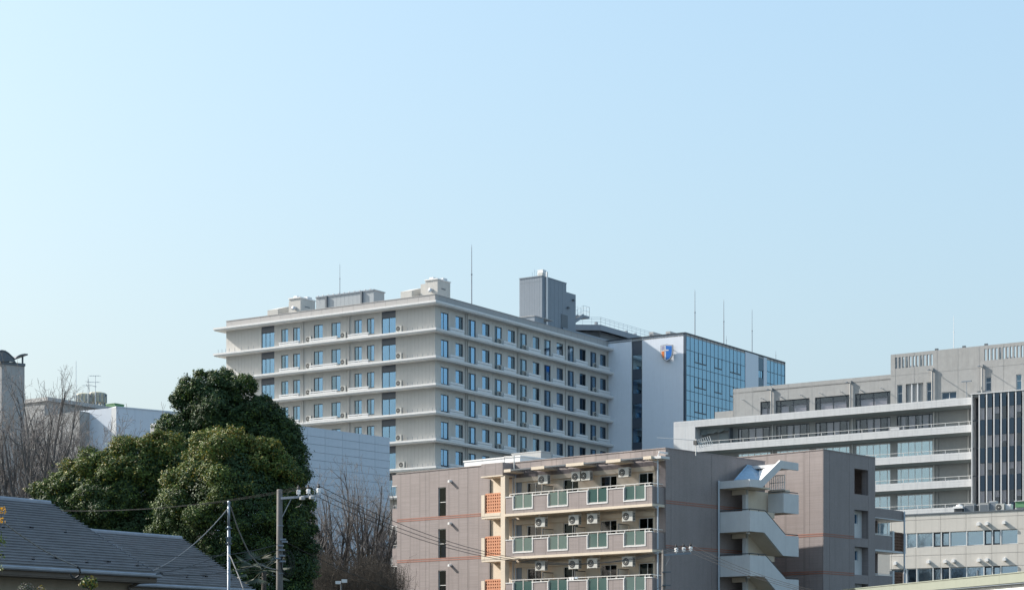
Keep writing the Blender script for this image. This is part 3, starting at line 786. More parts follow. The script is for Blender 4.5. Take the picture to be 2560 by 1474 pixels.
# ================================================================== white tower with glass side
TL = Face((1712.8, 833.4), 292.6, (1516, 854.4)); TR = Face((1712.8, 833.4), 292.6, (1962.6, 907.8))
zT = TL.zt; cT = TL.o; base_t = Vector((cT.x, cT.y, terrain(cT.x, cT.y) - 1)); zg = base_t.z
tw = thing('white_tower', 'white hospital tower with a shield emblem wall and a blue glass side', 'building', base_t)
us = sorted((TL.u(Z6(415)[0]), TL.u(Z6(520)[0])))
seg = [(360, 507), (612, 765), (866, 1018), (1120, 1272)]
PT = TL.z(Z6(467)[0], Z6(0, 612)[1]) - TL.z(Z6(467)[0], Z6(0, 866)[1])
z_w0, z_w1 = TL.z(Z6(467)[0], Z6(0, 866)[1]), TL.z(Z6(467)[0], Z6(0, 1018)[1])
zst = [(z_w1 + PT * (2 - i), z_w0 + PT * (2 - i)) for i in range(7)]
uend = TL.L + 14
b = MB(); wall(b, TL, 0, us[0] - .06, zg, zT, hj=[zT - PT * k * .5 for k in range(1, 24)], vj=[us[0] * .5], jw=.02, jd=.012)
b.build('white_wall', M['tower_white'], tw)
b = MB(); wall(b, TL, us[1] + .06, uend, zg, zT, hj=[zT - PT * k * .5 for k in range(1, 24)], jw=.02, jd=.012); b.build('white_wall', M['tower_white'], tw)
b = MB(); wall(b, TL, us[0] - .06, us[1] + .06, zg, zT - .05, [(us[0] + .05, us[1] - .05, a_, b_) for a_, b_ in zst if b_ < zT], n=-.12, reveal=.2)
b.build('dark_strip', M['spandrel'], tw)
MB().fbox(TL, us[0] - .08, us[0] - .02, zg, zT, -.2, .02).build('strip_edge', M['ledge'], tw)
MB().fbox(TL, us[1] + .02, us[1] + .08, zg, zT, -.2, .02).build('strip_edge', M['ledge'], tw)
for i, (a_, b_) in enumerate(zst):
    if b_ < zT and a_ > zT - 26: window(tw, TL, (us[0] + .05, us[1] - .05, a_, b_), M['glass_pale'] if i % 4 == 0 else M['glass'], M['frame_dark'], n=-.14, fr=.06, curtains=(0,), name='stair_window', room=1.0)
# roof edge coping
pl, prr = TL.o + TL.U * uend, TR.o + TR.U * TR.L
mm = MB(); mm.fbox(TL, -.06, uend, zT, zT + .22, -.3, .06); mm.build('coping', M['frame_dark'], tw)
mm = MB(); mm.fbox(TR, -.06, TR.L + .05, zT + .003, zT + .223, -.3, .06); mm.build('coping', M['frame_dark'], tw)
# glass side
P4 = (257 / 4.16) ; dyr = lambda y: TR.z(Z6(978)[0], Z6(0, y)[1])
mx = [978, 1022, 1066, 1107, 1149, 1191, 1232, 1273, 1313, 1354, 1394, 1433, 1472, 1510, 1548, 1592]
mu = [TR.u(Z6(x)[0]) for x in mx]
rows = [zT - .05]; 
base_rows = [dyr(y) for y in (305, 467, 565)]
pitch = dyr(305) - dyr(565)
k = 0
while rows[-1] > zT - 24:
    rows += [base_rows[0] - pitch * k, base_rows[1] - pitch * k]; k += 1
cw = MB(); uc0 = 0
cw.fbox(TR, -.02, mu[0] - .02, zg, zT - .003, -.3, .1)
for u in mu: cw.fbox(TR, u - .04, u + .04, rows[-1], zT - .004, -.12, .012)
for z in rows[1:]: cw.fbox(TR, mu[0], mu[-1], z - .04, z + .04, -.12, .009)
cwo = cw.build('curtain_wall', M['mullion_blue'], tw)
groups = ((2, 3, 4), (7, 8), (11, 12, 13))
right = Vector((-TR.N.y, TR.N.x)); rzT = math.atan2(right.y, right.x)
curl = {1: 'blind', 6: 'blind', 9: 'blind', 14: 'blind'}
for j in range(len(rows) - 1):
    zt_, zb_ = rows[j], rows[j + 1]
    for i in range(len(mu) - 1):
        a_, c_ = mu[i] + .034, mu[i + 1] - .034
        op = j % 2 == 1 and any(i in g_ for g_ in groups)
        lo = zb_ + .05
        if op:
            zsash = zb_ + (zt_ - zb_) * .34
            fr_ = MB(); fr_.fbox(TR, a_, c_, zsash - .09, zsash + .09, -.1, .02); fr_.fbox(TR, a_, a_ + .06, zsash + .09, zt_ - .05, -.1, .02); fr_.fbox(TR, c_ - .06, c_, zsash + .09, zt_ - .05, -.1, .02)
            fr_.build('sash', M['frame_dark'], cwo)
            place('pane', pane_mesh(c_ - a_, zsash - .09 - lo, M['glass_tower']), cwo, TR.w(a_, lo, -.015), rzT); lo = zsash + .09
        o = place('pane', pane_mesh(c_ - a_, zt_ - .05 - lo, M['glass_tower']), cwo, TR.w(a_, lo, -.015), rzT)
        if j % 2 == 1 and (i in curl or op): place('blind', curtain_mesh(round(c_ - a_, 1) - .1, (zt_ - zb_) * .6, M['curtain']), cwo, TR.w(a_ + .05, zb_ + (zt_ - zb_) * .38, -.25), rzT)
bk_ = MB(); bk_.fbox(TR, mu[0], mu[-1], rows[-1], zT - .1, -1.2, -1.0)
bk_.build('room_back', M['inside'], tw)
x1, x2, x3, x4, x5 = [TR.u(Z6(x)[0]) for x in (1597, 1730, 1785, 1818, 2005)]
MB().fbox(TR, mu[-1] + .06, x2, zg, zT - .005, -.3, .02).build('white_panel', M['tower_white'], tw)
MB().fbox(TR, x3, x4, zg, zT - .006, -.3, .02).build('white_panel', M['tower_white'], tw)
zwa, zwb = TR.z(Z6(1757)[0], Z6(0, 600)[1]), TR.z(Z6(1757)[0], Z6(0, 520)[1])
b = MB(); wall(b, TR, x2, x3, zg, zT - .005, [(x2 + .1, x3 - .1, zwa - pitch * k, zwb - pitch * k) for k in range(5)], n=-.05, reveal=.2); b.build('dark_strip', M['glass_navy'], tw)
for k in range(5): window(tw, TR, (x2 + .1, x3 - .1, zwa - pitch * k, zwb - pitch * k), M['glass_tower'], M['frame_dark'], n=-.1, fr=.06, muls=(.5,), curtains=(0, 1), name='window')
cw = MB(); mu2 = [x4 + (x5 - x4) * k / 5 for k in range(6)]
zh = [TR.z(Z6(1820)[0], Z6(0, y)[1]) for y in (530,)]
rows2 = [zT - .05, zh[0]] + [zh[0] - pitch * .5 * k for k in range(1, 10)]
for u in mu2: cw.fbox(TR, u - .05, u + .05, rows2[-1], zT - .004, -.12, .012)
for z in rows2[1:]: cw.fbox(TR, mu2[0], mu2[-1], z - .05, z + .05, -.12, .009)
cwo2 = cw.build('curtain_wall', M['mullion_blue'], tw)
for j in range(len(rows2) - 1):
    for i in range(5):
        a_, c_ = mu2[i] + .05, mu2[i + 1] - .05
        place('pane', pane_mesh(c_ - a_, rows2[j] - rows2[j + 1] - .1, M['glass_tower']), cwo2, TR.w(a_, rows2[j + 1] + .05, -.015), rzT)
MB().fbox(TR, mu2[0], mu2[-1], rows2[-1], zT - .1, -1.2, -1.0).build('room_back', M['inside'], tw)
MB().fbox(TR, x5 + .06, TR.L, zg, zT - .004, -.3, .05).build('end_post', M['frame_dark'], tw)
b = MB(); off = pl - cT
MB().prism([cT, prr, prr + off, pl], zT - .35, zT - .1).build('roof', M['box_grey'], tw)
b.quad(V3(prr, zg), V3(prr + off, zg), V3(prr + off, zT), V3(prr, zT)); b.quad(V3(pl, zg), V3(prr + off, zg), V3(prr + off, zT), V3(pl, zT)); b.build('rear_wall', M['tower_white'], tw)
# shield emblem standing off the wall
f = TL
def SP(x, y): return f.uz(Z6(x, y))
cxp = 796
def shield_poly(k=1.0, cx=796, cy=335):
    raw = [(796, 257), (775, 264), (733, 272), (733, 330), (737, 362), (748, 390), (768, 415), (797, 433), (826, 413), (845, 388), (856, 358), (859, 325), (859, 264), (818, 263)]
    return [SP(cx + (x - cx) * k, cy + (y - cy) * k) for x, y in raw]
cu_, cz_ = SP(796, 345)
sh = thing('shield_emblem', 'blue and orange shield emblem with a white cross on the white tower wall', 'emblem', f.w(cu_, cz_, .55))
MB().fpoly(f, shield_poly(1.03), .50, .62).build('rim', M['steel_dark'], sh)
MB().fpoly(f, shield_poly(.975), .621, .64).build('border', M['white_s'], sh)
sx = lambda x, y: SP(x, y)
MB().fpoly(f, [sx(742, 278), sx(770, 272), sx(770, 312), sx(742, 316)], .641, .66).build('upper_left_field', M['lav_s'], sh)
MB().fpoly(f, [sx(742, 331), sx(771, 328), sx(771, 408), sx(755, 390), sx(745, 362)], .641, .66).build('lower_left_field', M['orange_s'], sh)
MB().fpoly(f, [sx(786, 268), sx(815, 271), sx(850, 271), sx(850, 325), sx(847, 357), sx(838, 383), sx(820, 406), sx(789, 420)], .641, .66).build('right_field', M['navy_s'], sh)
MB().fpoly(f, [sx(770, 312), sx(817, 311), sx(817, 323), sx(770, 326)], .661, .675).build('cross_bar', M['white_s'], sh)
MB().fpoly(f, [sx(775, 317), sx(781, 317), sx(781, 323), sx(775, 323)], .676, .68).build('centre_mark', M['orange_s'], sh)
for (x, y) in ((760, 300), (835, 300), (796, 390)):
    u, z = SP(x, y); MB().tube([f.w(u, z, 0), f.w(u, z, .5)], .05, 6).build('standoff', M['steel_dark'], sh)
# things on the tower roof
for k, (x0, xm, x1, y0) in enumerate(((1235, 1272, 1370, 612), (1385, 1425, 1485, 607))):
    d = 308.0; o = thing('roof_unit', ('long pale vent unit on the tower roof beside the deck railing', 'short pale vent unit on the tower roof behind the shield wall')[k], 'roof unit', V3(P(Z5(xm, 0), d).xy, zT))
    b = MB(); c_, a_, e_, z_ = cornerbox(b, Z5(xm)[0], d, Z5(x0)[0], Z5(x1)[0], Z5(0, y0)[1] - 1, zT - .1, dl=TL.U, dr=TR.U); b.build('casing', M['box_grey'], o)
    ff = Face(o=c_, u=TL.U); w_ = (a_ - c_).length
    MB().fbox(ff, w_ * .2, w_ * .8, zT + .2, z_ - .35, -.05, .02).build('louvre', M['steel_dark'], o)
rod('lightning rod just right of the tower corner', Z5(1648, 645), Z5(1648, 228), 298.6, .08)
rod('lightning rod above the middle of the glass side', Z5(1908, 722), Z5(1908, 315), 305.6, .08)
rod('short rod beside the middle lightning rod of the glass side', Z5(1931, 728), Z5(1931, 645), 306.6, .04)
rod('lightning rod above the white panel of the tower', Z5(2163, 800), Z5(2163, 402), 313.6, .07)
rod('short thin rod at the far right end of the tower roof', Z5(2377, 866), Z5(2377, 780), 317.6, .04)
# ================================================================== older wing on the right: white balcony bands
FB = Face((2428.9, 992.3), 235, (1684, 1054.3))
UL, UR = FB.u(1684), FB.u(2428.9)          # left end, where the dark curtain wall begins
if UL < UR: raise SystemExit
bz = [FB.z(2428.9, y) for y in (992.3, 1060.6, 1128.2, 1196.3)]
BP = (bz[0] - bz[3]) / 3; bz = [bz[0] - BP * i for i in range(6)]
BH, DEP = .92, 2.0
cB = FB.w(UR, 0).xy; zg = terrain(cB.x, cB.y) - 1
wing = thing('balcony_wing', 'older hospital wing with white balcony bands and a concrete upper storey', 'building', (cB.x, cB.y, zg))
UO = FB.u(A6(280)[0])       # where the balconies open at the left end
EXT = FB.u(2720)            # goes on beyond the frame
FBb = FB.off(-DEP)
ujoint = [FB.u(A6(x)[0]) for x in (160, 280, 425, 568, 712, 858, 1012, 1165, 1325, 1480, 1650, 1808, 1972, 2140)] + [FB.u(A7(x)[0]) for x in (258, 422, 590, 752, 922, 1088, 1250, 1412)]
for i, z in enumerate(bz):
    b = MB(); wall(b, FB, UR, UL if i == 0 else UO, z - BH, z, vj=ujoint, hj=[z - BH * .33, z - BH * .66], jw=.03, jd=.012)
    ul_ = UL if i == 0 else UO
    b.quad(FB.w(UR, z, 0), FB.w(ul_, z, 0), FB.w(ul_, z, -.2), FB.w(UR, z, -.2)); b.quad(FB.w(UR, z, -.2), FB.w(ul_, z, -.2), FB.w(ul_, z - BH, -.2), FB.w(UR, z - BH, -.2))
    b.build('balcony_band', M['band'], wing)
    # sloping soffit, split at its joints
    js = [UO] + [FB.u(q) for q in (A6(723)[0], A6(1190)[0], A6(1662)[0], A7(110)[0], A7(598)[0], A7(1100)[0])] + [UR]
    for a_, c_ in zip(js[:-1], js[1:]):
        a2, c2 = a_ - .01, c_ + .01
        s_ = MB(); s_.hexa([FB.w(a2, z - BH + .01, -.22), FB.w(c2, z - BH + .01, -.22), FB.w(c2, z - BH - .25, -1.6), FB.w(a2, z - BH - .25, -1.6),
                            FB.w(a2, z - BH + .3, -.22), FB.w(c2, z - BH + .3, -.22), FB.w(c2, z - BH + .3, -1.6), FB.w(a2, z - BH + .3, -1.6)])
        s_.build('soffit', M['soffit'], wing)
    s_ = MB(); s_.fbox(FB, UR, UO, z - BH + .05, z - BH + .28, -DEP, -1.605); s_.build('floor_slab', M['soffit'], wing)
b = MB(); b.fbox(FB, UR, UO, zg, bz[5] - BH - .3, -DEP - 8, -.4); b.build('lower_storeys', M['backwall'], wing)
# solid end wall
b = MB(); wall(b, FB, UO, UL, bz[5] - 1, bz[0] - BH, vj=ujoint, jw=.03, jd=.012); b.build('end_wall', M['band'], wing)
b = MB(); b.fbox(FB, UO + .02, UL, zg, bz[0] - .1, -DEP - 12, -.05); b.build('end_block', M['band'], wing)
# railings on the bands
for i, z in enumerate(bz[1:5]):
    b = MB(); us_ = [u for u in ujoint if u < UO + .1] + [UR + .3]
    b.tube([FB.w(UO, z + .42, -.1), FB.w(UR, z + .42, -.1)], .035, 6)
    for u in us_: b.fbox(FB, u - .03, u + .03, z, z + .42, -.13, -.07)
    b.build('railing', M['rail'], wing)
# storeys behind the balconies
dark_w = [(A6(800)[0], A6(1195)[0]), (A6(1265)[0], A6(1668)[0]), (A6(1740)[0], A6(2155)[0]), (A7(185)[0], A7(600)[0]), (A7(675)[0], A7(1103)[0])]
for i in range(5):
    zt_, zb_ = bz[i] - BH - .25, bz[i + 1] - BH + .3
    ops = []
    wz1, wz0 = bz[i] - BH - .42, bz[i + 1] - BH + .45
    for a_, c_ in dark_w:
        u1, u0 = FBb.u(a_), FBb.u(c_); ops.append((u0, u1, wz0, wz1))
    sw = [(FBb.u(A7(1385)[0]), FBb.u(A7(1220)[0]), bz[i + 1] - .1, bz[i + 1] + .38)]
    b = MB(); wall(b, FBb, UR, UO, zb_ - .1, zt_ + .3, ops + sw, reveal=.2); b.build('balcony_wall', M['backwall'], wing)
    for k, r in enumerate(ops):
        if i == 0:
            mu_ = ((.10, .32, .53, .76, .95), (.12, .31, .52, .71, .91), (.13, .32, .52, .71, .91), (.12, .32, .52, .71, .90), (.10, .31, .52, .70, .89))[k]
            window(wing, FBb, r, M['glass_thin'], M['frame_dark'], n=-.1, fr=.1, muls=mu_, curtains=((0, 2, 3, 5), (0, 2, 3), (0, 2, 3, 5), (0, 2, 3, 5), (1, 2, 3, 4, 5))[k], cmat=M['curtain_warm'])
        else:
            mu_ = (.11, .32, .50, .69, .90); cu = [q for q in range(6) if random.random() < .6]
            window(wing, FBb, r, M['glass_pale'], M['frame_alu'], n=-.1, fr=.10, muls=mu_, curtains=cu)
    window(wing, FBb, sw[0], M['glass_navy'], M['frame_white'], n=-.05, fr=.07, muls=(.2, .38, .6) if i else (.12, .2, .52), name='small_window')
    # pillars and pipes
    for x in (A7(1122)[0], A7(1530)[0]):
        u = FBb.u(x); MB().tube([FBb.w(u, zb_ - .1, .15), FBb.w(u, zt_, .15)], .07, 8).build('pipe', M['rail'], wing)
    u0, u1 = FBb.u(A7(1172)[0]), FBb.u(A7(1140)[0]); MB().fbox(FBb, u0, u1, zb_, zt_, .01, .1).build('pilaster', M['backwall'], wing)
    for x in (A6(1225)[0], A7(150)[0]):
        u = FBb.u(x); MB().tube([FBb.w(u, zb_ - .1, .12), FBb.w(u, zt_, .12)], .06, 8).build('pipe', M['rail'], wing)
# sheltered corner at the left end of the top balcony: hanging grey sheet, door
fz0, fz1 = bz[1] - BH + .3, bz[0] - BH - .3
MB().fbox(FBb, FBb.u(A6(690)[0]), FBb.u(A6(575)[0]), fz0, fz1 - .6, .0, .06).build('door', M['soffit'], wing)
b = MB(); n_ = 24; ua, ub = FBb.u(A6(360)[0]), FBb.u(A6(715)[0])
for k in range(n_):
    t0, t1 = k / n_, (k + 1) / n_; q = lambda t: ua + (ub - ua) * t
    lo = lambda t: fz1 - .75 + .5 * t + .08 * math.sin(t * 25)
    b.quad(FBb.w(q(t0), lo(t0), .6 + .1 * math.sin(t0 * 30)), FBb.w(q(t1), lo(t1), .6 + .1 * math.sin(t1 * 30)), FBb.w(q(t1), fz1 + .1, .5), FBb.w(q(t0), fz1 + .1, .5))
b.build('hanging_sheet', M['soffit'], wing)
MB().fbox(FBb, FBb.u(A6(735)[0]) - .05, FBb.u(A6(735)[0]) + .05, fz0, fz1, 0, 1.0).build('partition', M['steel_dark'], wing)
# white box on the railing
u0, u1 = FB.u(A7(705)[0]), FB.u(A7(600)[0]); MB().fbox(FB, u0, u1, bz[1] + .003, bz[1] + .36, -.35, .02).build('railing_box', M['band'], wing)
MB().fbox(FB, u0 - .04, u1 + .04, bz[1] + .36, bz[1] + .42, -.38, .05).build('railing_box_lid', M['band'], wing)

# ---- concrete upper storey, set back
FP = FB.off(-3.0)
zpl = FP.z(*A6(740, 640)); zph = FP.z(*A7(605, 220)); zp0 = bz[0] - 1
U1, U2, U3 = FP.u(A6(740)[0]), FP.u(A7(603)[0]), FP.u(2720)
def R(cv, x0, y0, x1, y1): return FP.rect(cv(x0, y0), cv(x1, y1))
pw = [R(A6, 1072, 790, 1195, 945), R(A6, 1258, 765, 1668, 940), R(A6, 1735, 725, 2155, 900), R(A7, 178, 668, 600, 850)]
zl0 = bz[0] - .1
pw = [(r[0], r[1], zl0, r[3]) for r in pw]
b = MB(); wall(b, FP, U2, U1, zp0, zpl, pw, vj=[FP.u(A6(x)[0]) for x in (775, 980, 1205, 1700, 1410)], hj=[FP.z(*A6(1000, 665))], jw=.035, jd=.02, reveal=.3); b.build('upper_wall', M['concrete'], wing)
window(wing, FP, pw[0], M['glass_thin'], M['frame_dark'], n=-.2, fr=.12, muls=(.66,), trans=(.62,), curtains=(0, 1), cmat=M['curtain_warm'])
for r in pw[1:]:
    o = window(wing, FP, r, M['glass_thin'], M['frame_dark'], n=-.2, fr=.12, muls=(.13, .51, .9), trans=(.68,), curtains=(1, 2), cmat=M['curtain_warm'])
hw = [R(A7, 680, 577, 742, 790), R(A7, 1030, 546, 1095, 762), R(A7, 1210, 660, 1385, 745), R(A7, 1730, 485, 1798, 650), R(A7, 2095, 452, 2160, 650)]
hw[0] = hw[0][:2] + (zl0,) + hw[0][3:]; hw[1] = hw[1][:2] + (zl0,) + hw[1][3:]
lv = R(A7, 782, 560, 990, 780); lv = (lv[0], lv[1], zl0, lv[3])
slots = []
for x0, n_, p_, w_, yt, yb in ((655, 11, 42.2, 25, 248, 380), (1718, 14, 43.6, 25, 145, 285)):
    for k in range(n_):
        r = FP.rect(A7(x0 + p_ * k, 0), A7(x0 + p_ * k + w_, 0)); za, zb2 = FP.z(*A7(x0 + 230, yb - 16 + 0)), FP.z(*A7(x0 + 230, yt - 16))
        slots.append((r[0], r[1], za, zb2))
b = MB(); wall(b, FP, U3, U2, zp0, zph, hw + [lv] + slots, vj=[FP.u(A7(x)[0]) for x in (660, 885, 1157, 1405, 1658, 1948)], hj=[FP.z(*A7(885, 450))], jw=.035, jd=.02, reveal=.35); b.build('upper_wall', M['concrete'], wing)
for k, r in enumerate(hw):
    window(wing, FP, r, M['glass_navy'] if k != 4 else M['glass'], M['frame_white'], n=-.15, fr=.08, muls=(.5,) if k == 2 else (), trans=() if k == 2 else (.62,), curtains=(0,) if k == 4 else (), name='small_window')
for k in range(3):      # tall recessed panels between posts
    w_ = (lv[1] - lv[0]) / 3
    MB().fbox(FP, lv[0] + w_ * k + .06, lv[0] + w_ * (k + 1) - .06, lv[2], lv[3], -.33, -.28).build('recess_panel', M['concrete'], wing)
    if k: MB().fbox(FP, lv[0] + w_ * k - .08, lv[0] + w_ * k + .08, lv[2], lv[3] - .01, -.3, -.05).build('recess_post', M['frame_white'], wing)
# a second wall with gaps behind the slots: sky shows through some, plant through others
b = MB(); b.fbox(FP, slots[1][0], slots[0][1] + 1.2, zp0, zph - .7, -6, -5.7); b.fbox(FP, slots[6][0] - .3, slots[4][1], zp0, zph - 1.7, -5, -4.5)
b.fbox(FP, slots[16][0], slots[14][1], zp0, zph - 1.1, -4, -3.8)
b.fbox(FP, slots[3][0] - .02, slots[3][1] + .02, zp0, zph - .3, -.7, -.5); b.fbox(FP, slots[7][0] - .02, slots[7][1] + .02, zp0, zph - .3, -.7, -.5); b.fbox(FP, slots[15][0] - .02, slots[15][1] + .02, zp0, zph - .3, -.7, -.5)
b.build('roof_plant', M['steel_blue'], wing)
# roofs and hidden sides
pA, pB_ = FP.w(U1, 0).xy, FP.w(U2, 0).xy; pC = FP.w(U3, 0).xy; N_ = FP.N
MB().prism([pA, pB_, pB_ - N_ * 9, pA - N_ * 9], zpl - .7, zpl - .5).build('upper_roof', M['concrete'], wing)
MB().prism([pB_ - N_ * .36, pC - N_ * .36, pC - N_ * 10, pB_ - N_ * 10], zph - 2.9, zph - 2.7).build('upper_roof', M['concrete'], wing)
b = MB(); b.prism([pA, pA - N_ * .2 , pA - N_ * 9, pA - N_ * 9 - FP.U * .2, pA - FP.U * .2], zp0, zpl); b.prism([pB_ - N_ * .001, pB_ - N_ * 4, pB_ - N_ * 4 - FP.U * .2, pB_ - N_ * .36 - FP.U * .2], zpl - .6, zph); b.build('upper_side_wall', M['concrete'], wing)
# small step wall at the left
fq = FB.off(-4); ua, ub = fq.u(A6(745)[0]), fq.u(A6(520)[0]); b = MB(); b.fbox(fq, ua, ub, zp0, fq.z(*A6(630, 910)), -3, 0); b.build('step_wall', M['concrete'], wing)
# drain pipes with brackets, short sunshade rods
for cv, x, y0, y1 in ((A6, 1213, 632, 935), (A7, 130, 535, 835), (A7, 1103, 385, 760), (A7, 1697, 342, 690)):
    u = FP.u(cv(x)[0]); z1_ = FP.z(*cv(x, y0)); 
    b = MB(); b.tube([FP.w(u, zl0, .2), FP.w(u, z1_, .2)], .11, 8); b.fbox(FP, u - .13, u + .13, z1_ - .3, z1_ + .05, 0, .32); b.build('drain_pipe', M['concrete'], wing)
    b = MB(); b.tube([FP.w(u, z1_ - .3, .35), FP.w(u - .1, z1_ - .3, 1.6)], .05, 6); b.fbox(FP, u - .12, u + .12, z1_ - .42, z1_ - .34, 1.3, 1.6); b.build('bracket_arm', M['steel_blue'], wing)
for cv, x, y in ((A6, 872, 775), (A6, 1105, 757), (A6, 1335, 738), (A6, 1578, 717), (A6, 1818, 697), (A6, 2062, 678), (A7, 25, 665), (A7, 262, 645), (A7, 508, 623)):
    u, z = FP.uz(cv(x, y)); MB().tube([FP.w(u, z, 0), FP.w(u, z, .9)], .05, 6).build('rod', M['galv'], wing)
u, z = FP.uz(A7(1525, 545)); MB().tube([FP.w(u, zl0, .6), FP.w(u, z, .6)], .04, 6).build('signal_post', M['steel_blue'], wing)
MB().fbox(FP, u - .65, u + .65, z - .05, z + .08, .5, .7).build('signal_bar', M['steel_blue'], wing)
for k, (x, y) in enumerate(((1135, 172), (1462, 140), (1725, 115))):
    u, z = FP.uz(A7(x, y)); MB().fbox(FP, u - .2, u + .2, zph, zph + .28, -.6, -.3).build('roof_fixing', M['steel_dark'], wing)
rod('pale thin lightning rod on the concrete upper storey', A7(1353, 150), (2384.5, 787), 241, .045, 'ledge')

# ---- dark curtain wall at the right end
FC = FB.off(.7)
ucs = [FC.u(A7(x)[0]) for x in (1572, 1660, 1748, 1835, 1920, 2008, 2095, 2182)]; st = (ucs[0] - ucs[-1]) / 7
ucs += [ucs[-1] - st * k for k in range(1, 5)]
zc = FC.z(*A7(1572, 695)); FCP = FC.z(*A7(1620, 1005)) - FC.z(*A7(1620, 1335))
cwing = thing('curtain_wall_block', 'dark navy glass block with white vertical fins at the right edge', 'building', FC.w(ucs[0], zg, 0))
b = MB()
for u in ucs: b.fbox(FC, u - .10, u + .10, zg, zc - .003, -.15, .18)
b.build('fin', M['band'], cwing) if False else None
for u in ucs: MB().fbox(FC, u - .07, u + .07, zg, zc - .003, -.15, .14).build('fin', M['band'], cwing)
MB().fbox(FC, ucs[-1] - .1, ucs[0] + .12, zc, zc + .12, -.6, .2).build('coping', M['band'], cwing)
right = Vector((-FC.N.y, FC.N.x)); rzC = math.atan2(right.y, right.x)
ztop_ = zc
za = FC.z(*A7(1620, 853))
lev = [zc, za]
while lev[-1] > zc - 17: lev += [lev[-1] - FCP * .455, lev[-1] - FCP]
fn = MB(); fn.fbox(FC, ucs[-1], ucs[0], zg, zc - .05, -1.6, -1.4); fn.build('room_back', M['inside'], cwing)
for j in range(len(lev) - 1):
    for i in range(len(ucs) - 1):
        w_ = ucs[i] - ucs[i + 1] - .2; h_ = lev[j] - lev[j + 1]
        navy = j % 2 == 0
        place('pane', pane_mesh(round(w_, 2), round(h_, 2) - .01, M['glass_navy'] if navy else M['glass_thin']), cwing, FC.w(ucs[i + 1] + .1, lev[j + 1], -.02), rzC)
        if not navy and (i * 7 + j * 3) % 5 < 4:
            hh = h_ * (1.0 if (i + j) % 3 else .55)
            place('blind', curtain_mesh(round(w_, 1) - .05, round(hh, 1) - .1, M['curtain_warm']), cwing, FC.w(ucs[i + 1] + .13, lev[j] - hh + .05, -.3), rzC)
    if j % 2:
        MB().fbox(FC, ucs[-1], ucs[0], lev[j + 1] - .04, lev[j + 1] + .04, -.1, -.025).build('transom', M['frame_dark'], cwing)
MB().fbox(FC, ucs[0] - .02, ucs[0] + .1, zg, zc, -2.6, -.16).build('side_wall', M['band'], cwing)
MB().fbox(FC, ucs[-1], ucs[0], zc - .3, zc - .06, -6, -.2).build('roof', M['box_grey'], cwing)

# ================================================================== low beige block
FE = Face((2264, 1285), 190, (2560, 1270.9))
ue0 = FE.u(A5(318)[0]); zE = FE.zt; cE = FE.w(ue0, 0).xy; zg2 = terrain(cE.x, cE.y) - 1
beige = thing('panel_block', 'low beige panel clad block with ribbon windows and round vent hoods', 'building', (cE.x, cE.y, zg2))
ue9 = FE.u(2720)
jx = [FE.u(A5(x)[0]) for x in (318, 340, 643, 950, 1263, 1583, 1905, 2230, 2560)]
hz = lambda y: FE.z(*A5(643, y))
wz = [(hz(928), hz(752)), (hz(928) - (hz(752) - hz(1188)), hz(1188))]
EP = hz(752) - hz(1188)
rows_e = [zE - .14, hz(590), wz[0][1], None, wz[0][0], hz(1030), wz[1][1], None, wz[1][0], hz(1030) - EP, wz[1][1] - EP]
pd = .12
b = MB(); b.fbox(FE, ue0 + .02, ue9, zg2, zE - .13, -12, -3)
for za_, zb_ in ((wz[0][1], zE - .131), (wz[1][1], wz[0][0]), (zg2, wz[1][0])): b.fbox(FE, ue0 + .02, ue9, za_, zb_, -2.9, -pd - .02)
for z0_, z1_ in wz: b.fbox(FE, jx[6], ue9, z0_ + .001, z1_ - .001, -2.9, -pd - .02)
b.build('core_wall', M['beige_joint'], beige)
MB().fbox(FE, ue0 - .1, ue9, zE - .13, zE, -12, .06).build('coping', M['steel_dark'], beige)
wr_end = FE.u(A5(1905)[0])
def panel(u0, u1, z0, z1):
    me = cached(('pnl', round(u1 - u0, 2), round(z1 - z0, 2)), lambda: MB().box(.015, u1 - u0 - .015, 0, pd, .015, z1 - z0 - .015).mesh('cladding_panel', M['beige']))
    place('cladding_panel', me, beige, FE.w(u0, z0, 0), math.atan2(FE.U.y, FE.U.x))
for k in range(len(rows_e) - 1):
    z1_, z0_ = rows_e[k], rows_e[k + 1]
    if z1_ is None or z0_ is None: continue
    for a_, c_ in zip(jx[:-1], jx[1:]): panel(a_, c_, z0_, z1_)
for z0_, z1_ in wz:                      # panels right of the ribbon
    for a_, c_ in zip(jx[6:-1], jx[7:]): panel(a_, c_, z0_, z1_)
rib = [318, 525, 652, 853, 955, 1060, 1270, 1483, 1588, 1692, 1905]
cur_sets = [(M['glass'], (0,)), (M['glass'], (0,))]
for q, (z0_, z1_) in enumerate(wz):
    for k in range(len(rib) - 1):
        u0, u1 = FE.u(A5(rib[k])[0]), FE.u(A5(rib[k + 1])[0]); sash = k in (3, 4, 7, 8)
        has = True if q == 0 else k not in (1, 4, 5)
        window(beige, FE, (u0 + .04, u1 - .04, z0_ + .02, z1_ - .02), M['glass_pale'] if has else M['glass'], M['frame_dark'] if sash else M['frame_alu'], n=-.2, fr=.12 if sash else .05, curtains=(0,) if has else (), name='ribbon_window', room=1.0 if has else 2.5)
        MB().fbox(FE, u1 - .05, u1 + .05, z0_, z1_, -.25, -.02).build('mullion', M['frame_alu'], beige)
